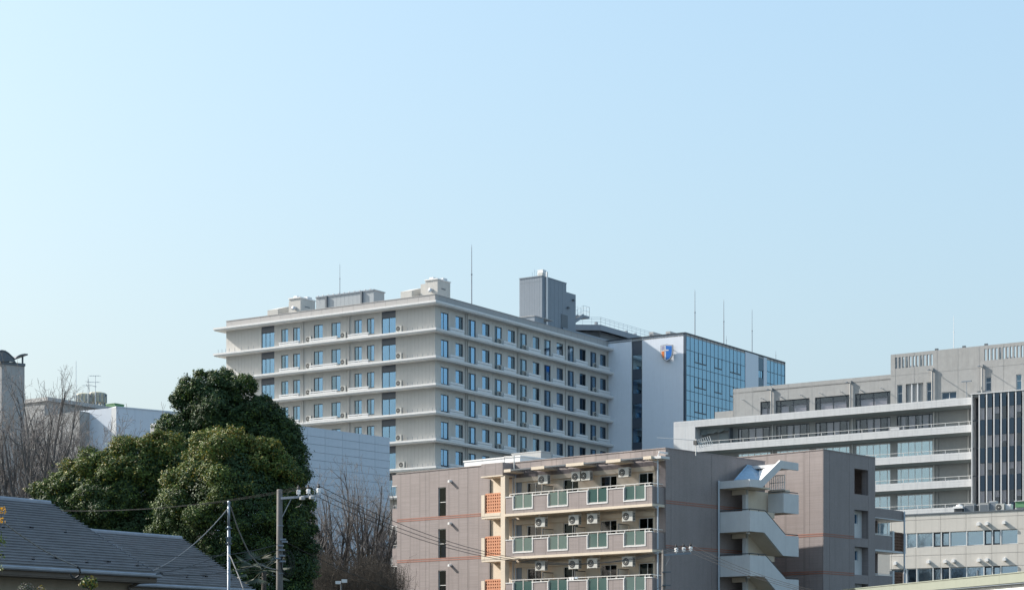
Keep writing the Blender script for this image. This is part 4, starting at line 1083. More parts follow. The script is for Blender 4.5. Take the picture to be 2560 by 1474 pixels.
# vent hoods
def hood_mesh(r=.22, dp=.38):
    def mk():
        b = MB(); n_ = 10; pr = [(-r, 0)] + [(-r * math.cos(math.pi * t / n_), r * .9 + r * math.sin(math.pi * t / n_)) for t in range(n_ + 1)] + [(r, 0)]
        k = len(b.v); m_ = len(pr)
        b.v += [(x, 0, z) for x, z in pr] + [(x * .95, -dp, z - .03) for x, z in pr]
        b.f.append(tuple(range(k + m_, k + 2 * m_))); b.m.append(0)
        for i in range(m_ - 1): b.f.append((k + i, k + i + 1, k + m_ + i + 1, k + m_ + i)); b.m.append(0)
        b.quad((-r * .85, -dp + .01, .02), (r * .85, -dp + .01, .02), (r * .85, -.01, .02), (-r * .85, -.01, .02), 1)
        return b.mesh('vent_hood', [M['ledge'], M['frame_dark']])
    return cached(('hood', r, dp), mk)
right = Vector((-FE.N.y, FE.N.x)); rzE = math.atan2(right.y, right.x)
for x, y in ((1425, 655), (1528, 650), (1742, 637), (395, 1140), (805, 1122), (1012, 1117), (1115, 1110), (1428, 1102), (1530, 1098), (1748, 1090)):
    u, z = FE.uz(A5(x, y)); place('vent_hood', hood_mesh(.17), beige, FE.w(u, z, 0), rzE)
# roof units
fr_ = FE.off(-2.0)
ac_unit('ivory fan unit on the beige roof near the dark glass block', fr_, fr_.u(A5(1682)[0]), zE, 0, .85, .72, .45, 'condensers on the beige roof')
for lab, x, w_, h_ in (('large grey condenser on the beige roof, leftmost of the big ones', 1297, 1.0, .92), ('large grey condenser on the beige roof, right of a dark gap', 1482, .95, .92)):
    u = fr_.u(A5(x)[0]); o = thing('condenser', lab, 'air conditioner', fr_.w(u, zE, 0), 'condensers on the beige roof')
    MB().fbox(fr_, u - w_ / 2, u + w_ / 2, zE + .08, zE + h_, -.6, 0).build('casing', M['box_grey'], o); MB().fbox(fr_, u - w_ * .4, u + w_ * .4, zE + .18, zE + h_ - .14, .001, .02).build('grille', M['steel_dark'], o)
    MB().fbox(fr_, u - w_ * .45, u + w_ * .45, zE, zE + .08, -.55, -.05).build('foot', M['steel_dark'], o); MB().fbox(fr_, u - w_ / 2 - .02, u + w_ / 2 + .02, zE + h_, zE + h_ + .04, -.62, .02).build('lid', M['ac'], o)
o = thing('roof_vent', 'small capped grey vent at the left of the beige roof units', 'vent', fr_.w(fr_.u(A5(1178)[0]), zE, 0)); u = fr_.u(A5(1178)[0])
MB().fbox(fr_, u - .42, u + .42, zE, zE + .5, -.5, .3).build('body', M['ac_dark'], o); MB().fbox(fr_, u - .5, u + .5, zE + .5, zE + .72, -.6, .4).build('cap', M['ledge'], o); MB().lathe(fr_.w(u, zE + .72, -.1), [(.4, 0), (.3, .15), (.05, .22)], 10).build('dome', M['ledge'], o)
for lab, x, w_, h_, m_ in (('dark louvred unit between the two big condensers on the beige roof', 1395, .5, .85, 'ac_dark'), ('narrow dark grille unit right of the big condensers', 1580, .7, 1.15, 'steel_blue'), ('pale box behind the ivory fan unit on the beige roof', 1770, .65, .75, 'ledge')):
    u = fr_.u(A5(x)[0]); o = thing('roof_unit', lab, 'roof unit', fr_.w(u, zE, -.3))
    MB().fbox(fr_, u - w_ / 2, u + w_ / 2, zE + .08, zE + h_, -.9, -.3).build('casing', M['box_grey'] if m_ != 'ledge' else M['ledge'], o)
    b = MB()
    for k in range(6): b.fbox(fr_, u - w_ * .42, u + w_ * .42, zE + .14 + (h_ - .2) * k / 6, zE + .14 + (h_ - .2) * (k + .7) / 6, -.3, -.26)
    b.build('louvre', M[m_], o); MB().fbox(fr_, u - w_ * .45, u + w_ * .45, zE, zE + .08, -.85, -.35).build('foot', M['steel_dark'], o)
u = fr_.u(A5(1960)[0]); o = thing('green_tank', 'green lidded box at the right end of the beige roof', 'box', fr_.w(u, zE, 0))
MB().fbox(fr_, u - .7, u + 1.2, zE + .35, zE + .95, -.8, 0).build('body', M['green'], o); MB().fbox(fr_, u - .6, u + 1.1, zE, zE + .35, -.7, -.1).build('stand', M['box_grey'], o); MB().fbox(fr_, u - .8, u + 1.3, zE + .95, zE + 1.0, -.9, .1).build('lid', M['ledge'], o)

# ================================================================== near pale green roof edge, bottom right
FG = Face((2560, 1429.4), 92, (2160, 1468.7))
ug0, ug1 = FG.u(2760), FG.u(2105); zG = FG.zt
st_ = thing('canopy_roof', 'pale green roof fascia over white wall panels in the bottom right corner', 'building', FG.w(FG.u(2400), 0, 0))
fj = [ug0] + [FG.u(A5(x)[0]) for x in (1675, 370)] + [ug1]; fj = sorted(fj)
for a_, c_ in zip(fj[:-1], fj[1:]): MB().fbox(FG, a_ + .006, c_ - .006, zG - .46, zG, -.5, 0).build('fascia_panel', M['fascia'], st_)
MB().fbox(FG, ug0, ug1, zG, zG + .05, -7, .03).build('roof_sheet', M['fascia'], st_)
MB().fbox(FG, ug0, ug1, zG - .52, zG - .465, -3, -.04).build('soffit', M['steel_blue'], st_)
wpx = [FG.off(-.25).u(A5(x)[0]) for x in (900, 1080, 1245, 1400, 1550, 1690, 1825, 1955, 2080, 2200, 2320, 2440)]
for a_, c_ in zip(wpx[:-1], wpx[1:]):
    a2, c2 = min(a_, c_), max(a_, c_)
    MB().fbox(FG.off(-.25), a2 + .008, c2 - .008, 0, zG - .47 if False else zG - .525, -.08, 0).build('wall_panel', M['ledge'], st_)
o = thing('street_lamp', 'dark lamp head with curved arms poking above the pale green roof', 'lamp', FG.w(FG.u(A5(1408)[0]), zG, -1.2))
fl_ = FG.off(-1.2); u, z = fl_.uz(A5(1408, 1215)); MB().tube([fl_.w(u, zG, 0), fl_.w(u, z, 0)], .06, 8).build('post', M['steel_dark'], o)
for s in (-1, 1): MB().tube([fl_.w(u + s * (.05 + 1.2 * t), z - .62 - .45 * t * t, 0) for t in (0, .25, .5, .75, 1)], [.06, .06, .055, .05, .04], 6).build('arm', M['steel_dark'], o)
# ================================================================== mauve tiled apartment house
FA = Face((1664.3, 1120), 115, (992.3, 1184.4)); FAR = Face((1664.3, 1120), 115, (1912.4, 1154))
zA = FA.zt; cA = FA.o; zg3 = terrain(cA.x, cA.y) - 1
apt = thing('apartment_block', 'mauve tiled apartment block with green glass balconies and cream recesses', 'building', (cA.x, cA.y, zg3))
uA0, uA1 = FA.u(1664.3), FA.u(992.3)
FAb = FA.off(1.25)
AP_ = 2.78                                   # storey height
zbal0 = (FAb.z(*A2(100, 685)) + FAb.z(*A2(1610, 574))) / 2
NB = 4
# ---- left wing wall with slim windows
uw1 = FA.u(A1(1225)[0])
wx = (FA.u(A1(637)[0]), FA.u(A1(558)[0]))
wzs = [(FA.z(*A1(598, 705)), FA.z(*A1(598, 398)))]
LP = FA.z(*A1(598, 398)) - FA.z(*A1(598, 825)); wzs = [(wzs[0][0] - LP * i, wzs[0][1] - LP * i) for i in range(4)]
strip_z = [FA.z(*A1(560, 712)), FA.z(*A1(560, 1140))]; strip_z += [strip_z[1] - (strip_z[0] - strip_z[1]) * k for k in (1, 2)]
b = MB(); wall(b, FA, uw1, uA1, zg3, zA, [(wx[0], wx[1], a_, c_) for a_, c_ in wzs], vj=[FA.u(A1(x)[0]) for x in (430, 860)], jw=.02, jd=.012, reveal=.16)
b.build('tile_wall', M['tile'], apt)
for i, (a_, c_) in enumerate(wzs):
    o = window(apt, FA, (wx[0], wx[1], a_, c_), M['glass_dark'], M['frame_alu'], n=-.06, fr=.045, trans=(.5,), curtains=(0,) if i == 1 else (), cmat=M['curtain_blue'], name='stair_window', room=1.2)
def stripes(f, u0, u1, zl, par):
    for z in zl:
        MB().fbox(f, u0, u1, z - .10, z - .03, -.02, .012).build('orange_stripe', M['tile_b'], par)
        MB().fbox(f, u0, u1, z + .03, z + .10, -.02, .012).build('orange_stripe', M['tile_b'], par)
stripes(FA, FA.u(A1(1000)[0]), uA1 - .005, strip_z, apt)
right = Vector((-FA.N.y, FA.N.x)); rzA = math.atan2(right.y, right.x)
for y in (348, 780, 1210):
    u, z = FA.uz(A1(690, y)); place('vent_hood', hood_mesh(.085, .26), apt, FA.w(u, z, 0), rzA)
# coping
MB().fbox(FA, uA0, uA1, zA, zA + .06, -.2, .03).build('coping', M['tile'], apt)
# rear balconies showing past the left edge
fe = Face(o=FA.w(uA1, 0).xy, u=FAR.U)
rear = FA.off(-3.5)
for k, (yt, yb) in enumerate(((275, 385), (620, 795), (1028, 1208), (1440, 1600))):
    ua, ub = rear.u(A1(150)[0]), rear.u(A1(86)[0]); zt_, zb_ = rear.z(*A1(100, yt)), rear.z(*A1(100, yb))
    ob = MB(); ob.fbox(rear, ua, ub, zb_, zt_, -2.5, 0); ob.build('rear_balcony', M['tile'], apt)
    MB().fbox(rear, ua, ub + .02, zb_ - .06, zb_ - .002, -2.5, .03).build('rear_slab', M['white_plaster'], apt)
    if k: b = MB(); railing(b, [rear.w(ub, zt_, -.1), rear.w(ua, zt_, -.1)], .22, .3, .02, (1.0,)); b.build('rear_rail', M['rail'], apt)
# ---- corner bay with terracotta screens
FAc = FA.off(1.2)
ub0, ub1 = FAc.u(A1(1220)[0]), FAc.u(A1(1000)[0])
zc1 = FAc.z(*A1(1000, 163)); zc0 = FAc.z(*A1(1110, 280))
MB().fbox(FAc, ub0, ub1, zc0, zc1, -1.21, 0).build('bay_header', M['tile'], apt)
MB().fbox(FAc, ub0 - .02, ub1 + .03, zc0 - .08, zc0 - .002, -1.21, .02).build('bay_soffit', M['cream'], apt)
uc0, uc1 = FAc.u(A1(1243)[0]), FAc.u(A1(1199)[0])
MB().fbox(FAc, uc0, uc1, zg3, zc0 - .082, -.42, -.01).build('column', M['cream'], apt)
zl_t = [FAc.z(*A1(1100, y)) for y in (468, 910, 1352)]; zl_b = [FAc.z(*A1(1100, y)) for y in (658, 1096, 1538)]
pitch_l = (zl_t[0] - zl_t[2]) / 2
def lattice_mesh(w, h, m):
    def mk():
        b = MB(); c = .20; nx_, nz_ = max(1, round(w / c)), max(1, round(h / c)); cw_, ch = w / nx_, h / nz_; t = .05
        for i in range(nx_ + 1): b.box(i * cw_ - t, i * cw_ + t, 0, .12, 0, h)
        for j in range(nz_ + 1): b.box(0, w, .002, .118, j * ch - t, j * ch + t)
        return b.mesh('screen_blocks', m)
    return cached(('lat', round(w, 2), round(h, 2), m.name), mk)
for k in range(4):
    zt_ = zl_t[0] - pitch_l * k; zb_ = zt_ - (zl_t[0] - zl_b[0])
    u0, u1 = FAc.u(A1(1199)[0]) + .005, FAc.u(A1(1038)[0])
    o = place('screen_blocks', lattice_mesh(round(u1 - u0, 2), round(zt_ - zb_, 2), M['terracotta']), apt, FAc.w(u1, zb_, -.06), rzA); tag(o, kind='stuff')
    MB().fbox(FAc, u1 + .035, ub1, zb_ - .25, zt_ - .03, -.3, 0).build('bay_frame', M['cream'], apt)
    MB().fbox(FAc, u0, u1 + .03, zb_ - .25, zb_ - .035, -.3, -.003).build('bay_frame', M['cream'], apt)
    MB().fbox(FAc, ub0, ub1 - .01, zb_ - .40, zb_ - .26, -1.2, -.02).build('bay_slab', M['cream'], apt)
    MB().fbox(FAc, u0, u1, zb_ - .2, zt_ - .02, -.34, -.28).build('bay_backing', M['brown'], apt)
# cream recess behind the bay openings
b = MB(); b.fbox(FA, FA.u(A1(1240)[0]), FA.u(A1(1104)[0]), zg3, zc0 - .09, .02, .06); b.build('bay_wall', M['cream'], apt)
u = FA.u(A1(1104)[0]); MB().fbox(FA, u - .03, u + .03, zg3, zc0 - .1, .07, .14).build('bay_downpipe', M['rail_dark'], apt)
# ---- parapet over the balconies
zpb = FA.z(*A2(1700, 85)) - .55
b = MB(); wall(b, FA, uA0, FA.u(A1(1225)[0]), zpb, zA, vj=[FA.u(A2(x)[0]) for x in (620, 1018, 1637)], jw=.02, jd=.012); b.build('parapet', M['tile'], apt)
# ---- cream wall behind the balconies with sliding doors
doors = [(315, 465), (690, 845), (1070, 1240), (1465, 1615)]
uB1 = FA.u(A2(95)[0]); uB0 = FA.u(A2(1640)[0])
du = [tuple(sorted((FA.u(A2(a_)[0]), FA.u(A2(c_)[0])))) for a_, c_ in doors]
zf = [zbal0 + .18 - AP_ * i for i in range(NB)]           # balcony floor levels
b = MB(); wall(b, FA, uB0, FA.u(A1(1235)[0]), zg3, zpb, [(a_, c_, z, z + 1.95) for z in zf for a_, c_ in du], reveal=.12); b.build('balcony_wall', M['cream'], apt)
b = MB(); wall(b, FA, uA0, uB0, zg3, zpb, reveal=.1); b.build('tile_wall', M['tile'], apt)
cur_p = {(0, 0): (0, 1), (0, 1): (0,), (0, 3): (0,), (1, 0): (0,), (1, 1): (0, 1), (2, 1): (0, 1), (2, 3): (0, 1), (1, 3): ()}
for i, z in enumerate(zf):
    for k, (a_, c_) in enumerate(du):
        window(apt, FA, (a_, c_, z, z + 1.95), M['glass_dark'] if k % 2 else M['glass_grey'], M['frame_alu'], n=-.06, fr=.05, muls=(.58,), curtains=cur_p.get((i, k), (0,) if k == 2 else ()), cmat=M['curtain'] if (i + k) % 2 == 0 else M['curtain_warm'], name='sliding_door', room=.8)
    # beam under the slab above
    MB().fbox(FA, uB0 + .02, uB1 - .9, z + 2.02, z + 2.30, .002, .16).build('beam', M['cream'], apt)
# dark shaft with pipes at the left end
for i, z in enumerate(zf):
    u0, u1 = FA.u(A2(265)[0]), FA.u(A2(215)[0]); MB().fbox(FA, u0, u1, z, z + 2.3, .003, .03).build('shaft_panel', M['steel_blue'], apt)
    for x in (187, 213):
        u = FA.u(A2(x)[0]); MB().tube([FA.w(u, z, .12), FA.w(u, z + 2.5, .12)], .05, 8).build('downpipe', M['pipe'], apt)
    u = FAb.u(A2(1628)[0]); MB().tube([FAb.w(u, z - .1, -.35), FAb.w(u, z + 2.55, -.35)], .05, 8).build('downpipe', M['pipe'], apt)
    MB().tube([FAb.w(u, z + 2.40, -.35), FAb.w(u + .3, z + 2.48, -.35)], .05, 8).build('elbow', M['pipe'], apt)
# ---- the balconies
gx = [(180, 372), (538, 732), (942, 1142), (1318, 1532)]
g_u = [tuple(sorted((FAb.u(A2(a_)[0]), FAb.u(A2(c_)[0])))) for a_, c_ in gx]
bu0, bu1 = FAb.u(A2(1606)[0]), FAb.u(A2(100)[0])
right_b = rzA
for i in range(NB):
    z0 = zbal0 - AP_ * i; zg_ = z0 + .34; zs_ = z0 + 1.12; zr_ = z0 + 1.30
    bal = MB(); T = .13
    bal.fbox(FAb, bu0, bu1, z0 + .06, zg_, -T, 0)
    sol = sorted([bu0] + [q for g_ in g_u for q in g_] + [bu1])
    for a_, c_ in zip(sol[0::2], sol[1::2]): bal.fbox(FAb, a_, c_, zg_, zs_, -T, 0)
    bal.fbox(FAb, bu0, bu0 + T, z0 + .06, zs_, -1.25, -T)
    bo = bal.build('balcony_parapet', M['tile'], apt)
    MB().fbox(FAb, bu0 - .03, bu1 + .03, z0 - .10, z0 + .058, -1.25, .04).build('balcony_slab', M['cream'], apt)
    # white trims
    tr = MB(); tw_ = .06
    for a_, c_ in g_u:
        tr.fbox(FAb, a_ - tw_, a_, zg_ - tw_, zs_ - .002, -.01, .025); tr.fbox(FAb, c_, c_ + tw_, zg_ - tw_, zs_ - .002, -.01, .025); tr.fbox(FAb, a_, c_, zg_ - tw_, zg_ + .01, -.01, .025)
    for a_, c_ in zip(sol[0::2], sol[1::2]): tr.fbox(FAb, a_ - tw_ * .5 if a_ != bu0 else a_, c_ + tw_ * .5 if c_ != bu1 else c_, zs_, zs_ + .055, -T - .01, .03)
    tr.fbox(FAb, bu0 - .02, bu0 + T, zs_ + .056, zs_ + .06, -1.25, -T)
    tr.build('trim', M['ledge'], bo)
    # glass panels with posts
    for a_, c_ in g_u:
        m_ = (a_ + c_) / 2
        for s0, s1 in ((a_, m_), (m_, c_)):
            o = place('glass_panel', pane_mesh(round(s1 - s0 - .1, 2), round(zr_ - zg_ - .14, 2), M['glass_frost']), apt, FAb.w(s1 - .05, zg_ + .06, -.05), rzA)
        fp = MB()
        for s in (a_ + .025, m_, c_ - .025): fp.fbox(FAb, s - .025, s + .025, zg_ + .011, zr_, -.09, -.03)
        fp.fbox(FAb, a_, c_, zg_ + .03, zg_ + .055, -.085, -.035); fp.build('panel_frame', M['rail'], apt)
    hr = MB(); hr.fbox(FAb, bu0 + .1, bu1 - .35, zr_, zr_ + .05, -.1, -.02)
    for a_, c_ in zip(sol[0::2], sol[1::2]):
        m_ = (a_ + c_) / 2; hr.fbox(FAb, m_ - .02, m_ + .02, zs_ + .05, zr_, -.08, -.04)
    hr.tube([FAb.w(bu0 + .1, zr_ + .025, -.06), FAb.w(bu0 - .0, zr_ + .0, -.3), FAb.w(bu0 + .02, zr_, -1.1)], .025, 6)
    hr.build('handrail', M['rail'], apt)
    # partition boards and laundry arms
    zz = zf[i]
    for (x0, x1) in ((475, 590), (855, 920), (1245, 1365)) if i else ((475, 590),):
        ua, ub = FA.u(A2((x0 + x1) / 2 - 20)[0]), 0
        uu_ = FA.u(A2(x1)[0]); pb_ = MB(); pb_.fbox(FA, uu_ - .03, uu_ + .03, zz, zz + 1.55, .08, 1.05); pb_.build('partition', M['cream'], apt)
        pf = MB(); pf.fbox(FA, uu_ - .04, uu_ + .04, zz + 1.55, zz + 1.6, .05, 1.1); pf.fbox(FA, uu_ - .04, uu_ + .04, zz, zz + 1.55, 1.05, 1.1); pf.build('partition_frame', M['rail_dark'], apt)
# hanging outdoor units under the slab above
acx = [(452, 'first'), (797, 'second'), (988, 'third'), (1350, 'fourth')]
fh = FA.off(1.0)
for i in range(1, 4):
    for x, nm in acx:
        u = fh.u(A2(x)[0]); zt_ = zbal0 - .1 - AP_ * (i - 1)
        if i == 3 and False: continue
        o = ac_unit('white outdoor unit hung on the %s balcony from the top, %s from the left' % (ORD[i], nm), fh, u, zt_ - .80, 0, .80, .58, .3, 'units hung under the balconies', legs=.02)
        for pcs in ([(-.375, -.345, zt_ - .78, zt_ + .02, -.31, -.28), (-.375, -.345, zt_ - .81, zt_ - .775, -.31, .01)], [(.345, .375, zt_ - .78, zt_ + .02, -.31, -.28), (.345, .375, zt_ - .81, zt_ - .775, -.31, .01)], [(-.015, .015, zt_ - .2, zt_ + .02, .0, .02)]):
            h_ = MB()
            for q in pcs: h_.fbox(fh, u + q[0], u + q[1], *q[2:])
            hb_ = h_.build('hanger', M['rail'], None, org=fh.w(u, zt_, 0)); hb_.parent = o
            bpy.context.view_layer.update(); hb_.matrix_parent_inverse = o.matrix_world.inverted()
for k, (x, sd) in enumerate(((470, 1), (815, 1), (905, 1), (1300, 1))):
    u = fh.u(A2(x)[0]); zt_ = zbal0 + AP_ - .22
    ac_unit('white outdoor unit hung under the top canopy, %s from the left' % ('first', 'second', 'third', 'fourth')[k], fh, u, zt_ - .72, -.1, .78, .56, .3, 'units hung under the balconies', legs=.02)
# top canopy: concrete brackets with glazed strips between
zcn = FAb.z(*A2(820, 178)); 
cpx = [(90, 160), (370, 505), (728, 910), (1138, 1290), (1522, 1605)]
for a_, c_ in cpx:
    u0, u1 = sorted((FAb.u(A2(a_)[0]), FAb.u(A2(c_)[0]))); MB().fbox(FAb, u0, u1, zcn - .02, zcn + .17, -1.25, .1).build('canopy_slab', M['cream'], apt)
for (a_, c_) in ((160, 370), (505, 728), (910, 1138), (1290, 1522)):
    u0, u1 = sorted((FAb.u(A2(a_)[0]), FAb.u(A2(c_)[0])))
    MB().fbox(FAb, u0 + .01, u1 - .01, zcn + .08, zcn + .095, -1.2, .05).build('canopy_glass', M['glass_grey'], apt)
    g_ = MB(); g_.fbox(FAb, u0 + .01, u1 - .01, zcn + .05, zcn + .13, .05, .11); g_.fbox(FAb, (u0 + u1) / 2 - .02, (u0 + u1) / 2 + .02, zcn + .04, zcn + .079, -1.2, .05); g_.build('canopy_frame', M['steel_dark'], apt)
MB().fbox(FAb, FAb.u(A2(1685)[0]), FAb.u(A2(1606)[0]), zcn + .0, zcn + .15, -1.0, -.1).build('canopy_slab', M['white_plaster'], apt)
u = FAb.u(A2(1630)[0]); MB().tube([FAb.w(u, zcn + .15, -.4), FAb.w(u, zcn + .42, -.45), FAb.w(u - .35, zcn + .35, -.9)], .07, 8).build('drain_elbow', M['white_plaster'], apt)
# overflow pipe loop on the bay roof
u0, u1 = FAc.u(A1(1335)[0]), FAc.u(A1(1232)[0]); fpp = FAc.off(-.6)
MB().tube([fpp.w(fpp.u(A1(1338)[0]), zcn, 0), fpp.w(fpp.u(A1(1338)[0]), zc1 + .42, 0), fpp.w(fpp.u(A1(1240)[0]), zc1 + .42, 0), fpp.w(fpp.u(A1(1236)[0]), zc1 - .1, 0)], .045, 8).build('vent_loop', M['rail'], apt)
# ---- dark right face
uR1 = FAR.L; zst_ = [FAR.z(*A3(300, y)) for y in (568, 1022)]; dst = zst_[0] - zst_[1]; zst_ += [zst_[1] - dst]
b = MB(); wall(b, FAR, 0, uR1, zg3, zA, vj=[FAR.u(A3(x)[0]) for x in (155, 570)], jw=.02, jd=.012); b.build('tile_wall', M['tile'], apt)
stripes(FAR, .006, uR1 - .01, zst_, apt)
MB().fbox(FAR, .2, uR1, zA, zA + .06, -.2, .03).build('coping', M['tile'], apt)
pR = FAR.w(uR1, 0).xy; pL = FA.w(uA1, 0).xy
MB().prism([cA + (pL - cA).normalized() * .2 + FAR.U * .2, pR + FA.U * .2, pL + (pR - cA), pL + FAR.U * .2], zA - .6, zA - .4).build('roof', M['box_grey'], apt)
b = MB()
for p, q in ((pL, pL + (pR - cA)), (pL + (pR - cA), pR)): b.quad(V3(p, zg3), V3(q, zg3), V3(q, zA), V3(p, zA))
b.build('rear_wall', M['tile'], apt)
# white and grey boxes standing on the roof behind the parapet
for lab, cv, pc, l, r, yt, d, mt in (('white rooftop box behind the left parapet of the apartment block', Z4, 1430, 845, 1720, 1012, 127, 'ledge'), ('grey rooftop housing behind the white box on the apartment roof', Z4, 1650, 1345, 1760, 962, 131, 'box_grey')):
    c_ = P(cv(pc, yt), d); o = thing('rooftop_box', lab, 'roof housing', (c_.x, c_.y, zA - .4))
    b = MB(); c2, a2, e2, z2 = cornerbox(b, cv(pc)[0], d, cv(l)[0], cv(r)[0], cv(0, yt)[1], zA - .4, dl=FA.U, dr=FAR.U); b.build('walls', M[mt], o)
    m = (a2 + e2) / 2; MB().prism([m + (q - m) * 1.03 for q in (c2, e2, e2 + a2 - c2, a2)], z2, z2 + .08).build('cap', M[mt], o)

# ================================================================== rear wing of the apartment house
FW = Face((2058.3, 1123.6), 123, (1851.6, 1143)); FWR = Face((2058.3, 1123.6), 123, (2187.9, 1144.3))
zW = FW.zt; cW = FW.o
rw = thing('apartment_rear_wing', 'rear apartment wing, sunlit mauve side with slanting shadow and dark end wall', 'building', (cW.x, cW.y, zg3))
uW1 = FW.u(1840) + 2
zs1 = FW.z(*A4(290, 880)); zs2 = FWR.z(*A4(500, 1290)); 
b = MB(); wall(b, FW, 0, uW1, zg3, zW, vj=[FW.u(A3(x)[0]) for x in (1710 - 130,)], jw=.02, jd=.012); b.build('tile_wall', M['tile'], rw)
zwl = [FWR.z(*A4(330, 885)), FWR.z(*A4(330, 1272))]; zwl += [zwl[1] - (zwl[0] - zwl[1])]
op = [FWR.rect(A4(642, 215), A4(783, 475)), FWR.rect(A4(642, 635), A4(783, 922)), FWR.rect(A4(645, 1012), A4(785, 1300))]
op.append((op[2][0], op[2][1], op[2][2] - (op[1][2] - op[2][2]), op[2][3] - (op[1][2] - op[2][2])))
b = MB(); wall(b, FWR, 0, FWR.L, zg3, zW, op, vj=[FWR.u(A4(x)[0]) for x in (385, 590, 785)], jw=.02, jd=.012, reveal=.5); b.build('tile_wall', M['tile'], rw)
stripes(FW, .006, uW1, zwl, rw); stripes(FWR, .006, op[1][0] - .03, zwl, rw)
for k, r in enumerate(op):
    if k == 0:
        # open hole: cream side wall, railing, a step of tiled wall
        w_ = r[1] - r[0]; MB().fbox(FWR, r[0], r[0] + w_ * .28, r[2], r[3], -1.6, -.92).build('opening_pier', M['white_plaster'], rw)
        MB().fbox(FWR, r[0] + w_ * .45, r[1], r[2], r[2] + (r[3] - r[2]) * .42, -1.6, -1.4).build('opening_step', M['tile'], rw)
        MB().fbox(FWR, r[0] + w_ * .42, r[1] + .4, r[2] + .3, r[3] + .2, -3.2, -3.0).build('opening_back', M['cream'], rw)
        b = MB(); b.fbox(FWR, r[0] + w_ * .6, r[0] + w_ * .66, r[2] + .9, r[3] - .25, -1.3, -1.25); b.fbox(FWR, r[1] - .12, r[1] - .06, r[2] + .9, r[3] - .25, -1.3, -1.25); b.fbox(FWR, r[0] + w_ * .6, r[1] - .06, r[3] - .3, r[3] - .24, -1.3, -1.25); b.fbox(FWR, r[0] + w_ * .6, r[1] - .06, r[2] + 1.1, r[2] + 1.16, -1.3, -1.25); b.build('opening_rail', M['rail_dark'], rw)
    else:
        hh = r[3] - r[2]
        b = MB(); wr_ = (r[0] + .3 * (r[1] - r[0]), r[0] + .72 * (r[1] - r[0]), r[2] + hh * .52, r[2] + hh * .9)
        fin = FWR.off(-.5); wall(b, fin, r[0], r[1], r[2], r[3], [wr_], reveal=.1); b.build('recess_wall', M['white_plaster'], rw)
        window(rw, fin, wr_, M['glass_sky'], M['frame_alu'], n=-.05, fr=.05, muls=(.5,), curtains=(0,), name='window')
MB().fbox(FW, 0, uW1, zW, zW + .06, -.2, .03).build('coping', M['tile'], rw)
MB().fbox(FWR, .0, FWR.L, zW + .002, zW + .062, -.2, .03).build('coping', M['tile'], rw)
pw1, pw2 = FW.w(uW1, 0).xy, FWR.w(FWR.L, 0).xy
MB().prism([cW + FW.U * .2 + FWR.U * .2, pw2 + FW.U * .2, pw2 + (pw1 - cW), pw1 + FWR.U * .2], zW - .6, zW - .4).build('roof', M['box_grey'], rw)
b = MB(); b.quad(V3(pw2, zg3), V3(pw2 + FW.U * 8, zg3), V3(pw2 + FW.U * 8, zW), V3(pw2, zW)); b.build('rear_wall', M['tile'], rw)
# access balconies on the right end
FQ = Face(o=FWR.w(FWR.L, 0, -.9).xy, u=FWR.U)
q0 = 0.0; q1 = FQ.u(A4(1140)[0]); q2 = FQ.u(A4(1030)[0])
zq = [FQ.z(*A4(950, y)) for y in (1050, 1400)]; PQ = FQ.z(*A4(1000, 630)) - FQ.z(*A4(1000, 1055)); PQ = 2.78
zq0 = FQ.z(*A4(1000, 1052))
zroof1, zroof0 = FQ.z(*A4(1000, 628)), FQ.z(*A4(1000, 722))
q9 = FQ.u(A4(1165)[0])
MB().fbox(FQ, q0, q9, zroof0, zroof1, -3.2, 0).build('balcony_roof', M['tile'], rw)
MB().fbox(FQ, q0, q9 + .02, zroof0 - .06, zroof0 - .002, -3.2, .02).build('balcony_soffit', M['white_plaster'], rw)
b = MB(); wall(b, FQ.off(-1.6), q0, q2, zg3, zroof0); b.build('gallery_wall', M['cream'], rw)
for k in range(3):
    z = zq0 - PQ * k
    MB().fbox(FQ, q0, q2, z + .03, z + 1.02, -.15, 0).build('gallery_parapet', M['tile'], rw)
    MB().fbox(FQ, q0, q9, z - .10, z + .028, -1.6, .02).build('gallery_slab', M['white_plaster'], rw)
    b = MB(); b.fbox(FQ, q0, q2, z + 1.02, z + 1.07, -.17, .02); b.tube([FQ.w(q0, z + 1.14, -.08), FQ.w(q2, z + 1.14, -.08)], .02, 6); b.build('gallery_rail', M['rail'], rw)
    o = place('screen_blocks', lattice_mesh(round(FQ.u(A4(1140)[0]) - FQ.u(A4(1050)[0]), 2), 1.25, M['brown']), rw, FQ.w(FQ.u(A4(1050)[0]), z + .05, -.02), math.atan2(FQ.U.y, FQ.U.x)); tag(o, kind='stuff')
    MB().fbox(FQ, FQ.u(A4(1050)[0]), FQ.u(A4(1140)[0]), z + .05, z + 1.3, -.3, -.22).build('screen_backing', M['brown'], rw)
    MB().fbox(FQ, q2, FQ.u(A4(1048)[0]), z, z + 1.4, -.2, .04).build('screen_post', M['white_plaster'], rw)
    MB().fbox(FQ, FQ.u(A4(1150)[0]), q9, z - .1, z + 1.32, -.3, .04).build('screen_post', M['white_plaster'], rw)
    MB().fbox(FQ.off(-1.6), q0 + .02, q0 + .75, z + .05, z + 1.75, .002, .05).build('door', M['steel_blue'], rw)
    for s in (.12, .42): MB().fbox(FQ.off(-1.6), q0 + s, q0 + s + .18, z + 2.05, z + 2.25, .002, .08).build('gallery_vent', M['rail_dark'], rw)
u = FQ.u(A4(1142)[0]); MB().tube([FQ.w(u, zg3, .1), FQ.w(u, zroof1, .1)], .06, 8).build('downpipe', M['pipe'], rw)
b = MB(); b.fbox(FQ, q2 - .05, q2 + .1, zg3, zroof0, -1.6, -1.2); b.build('gallery_pier', M['tile'], rw)

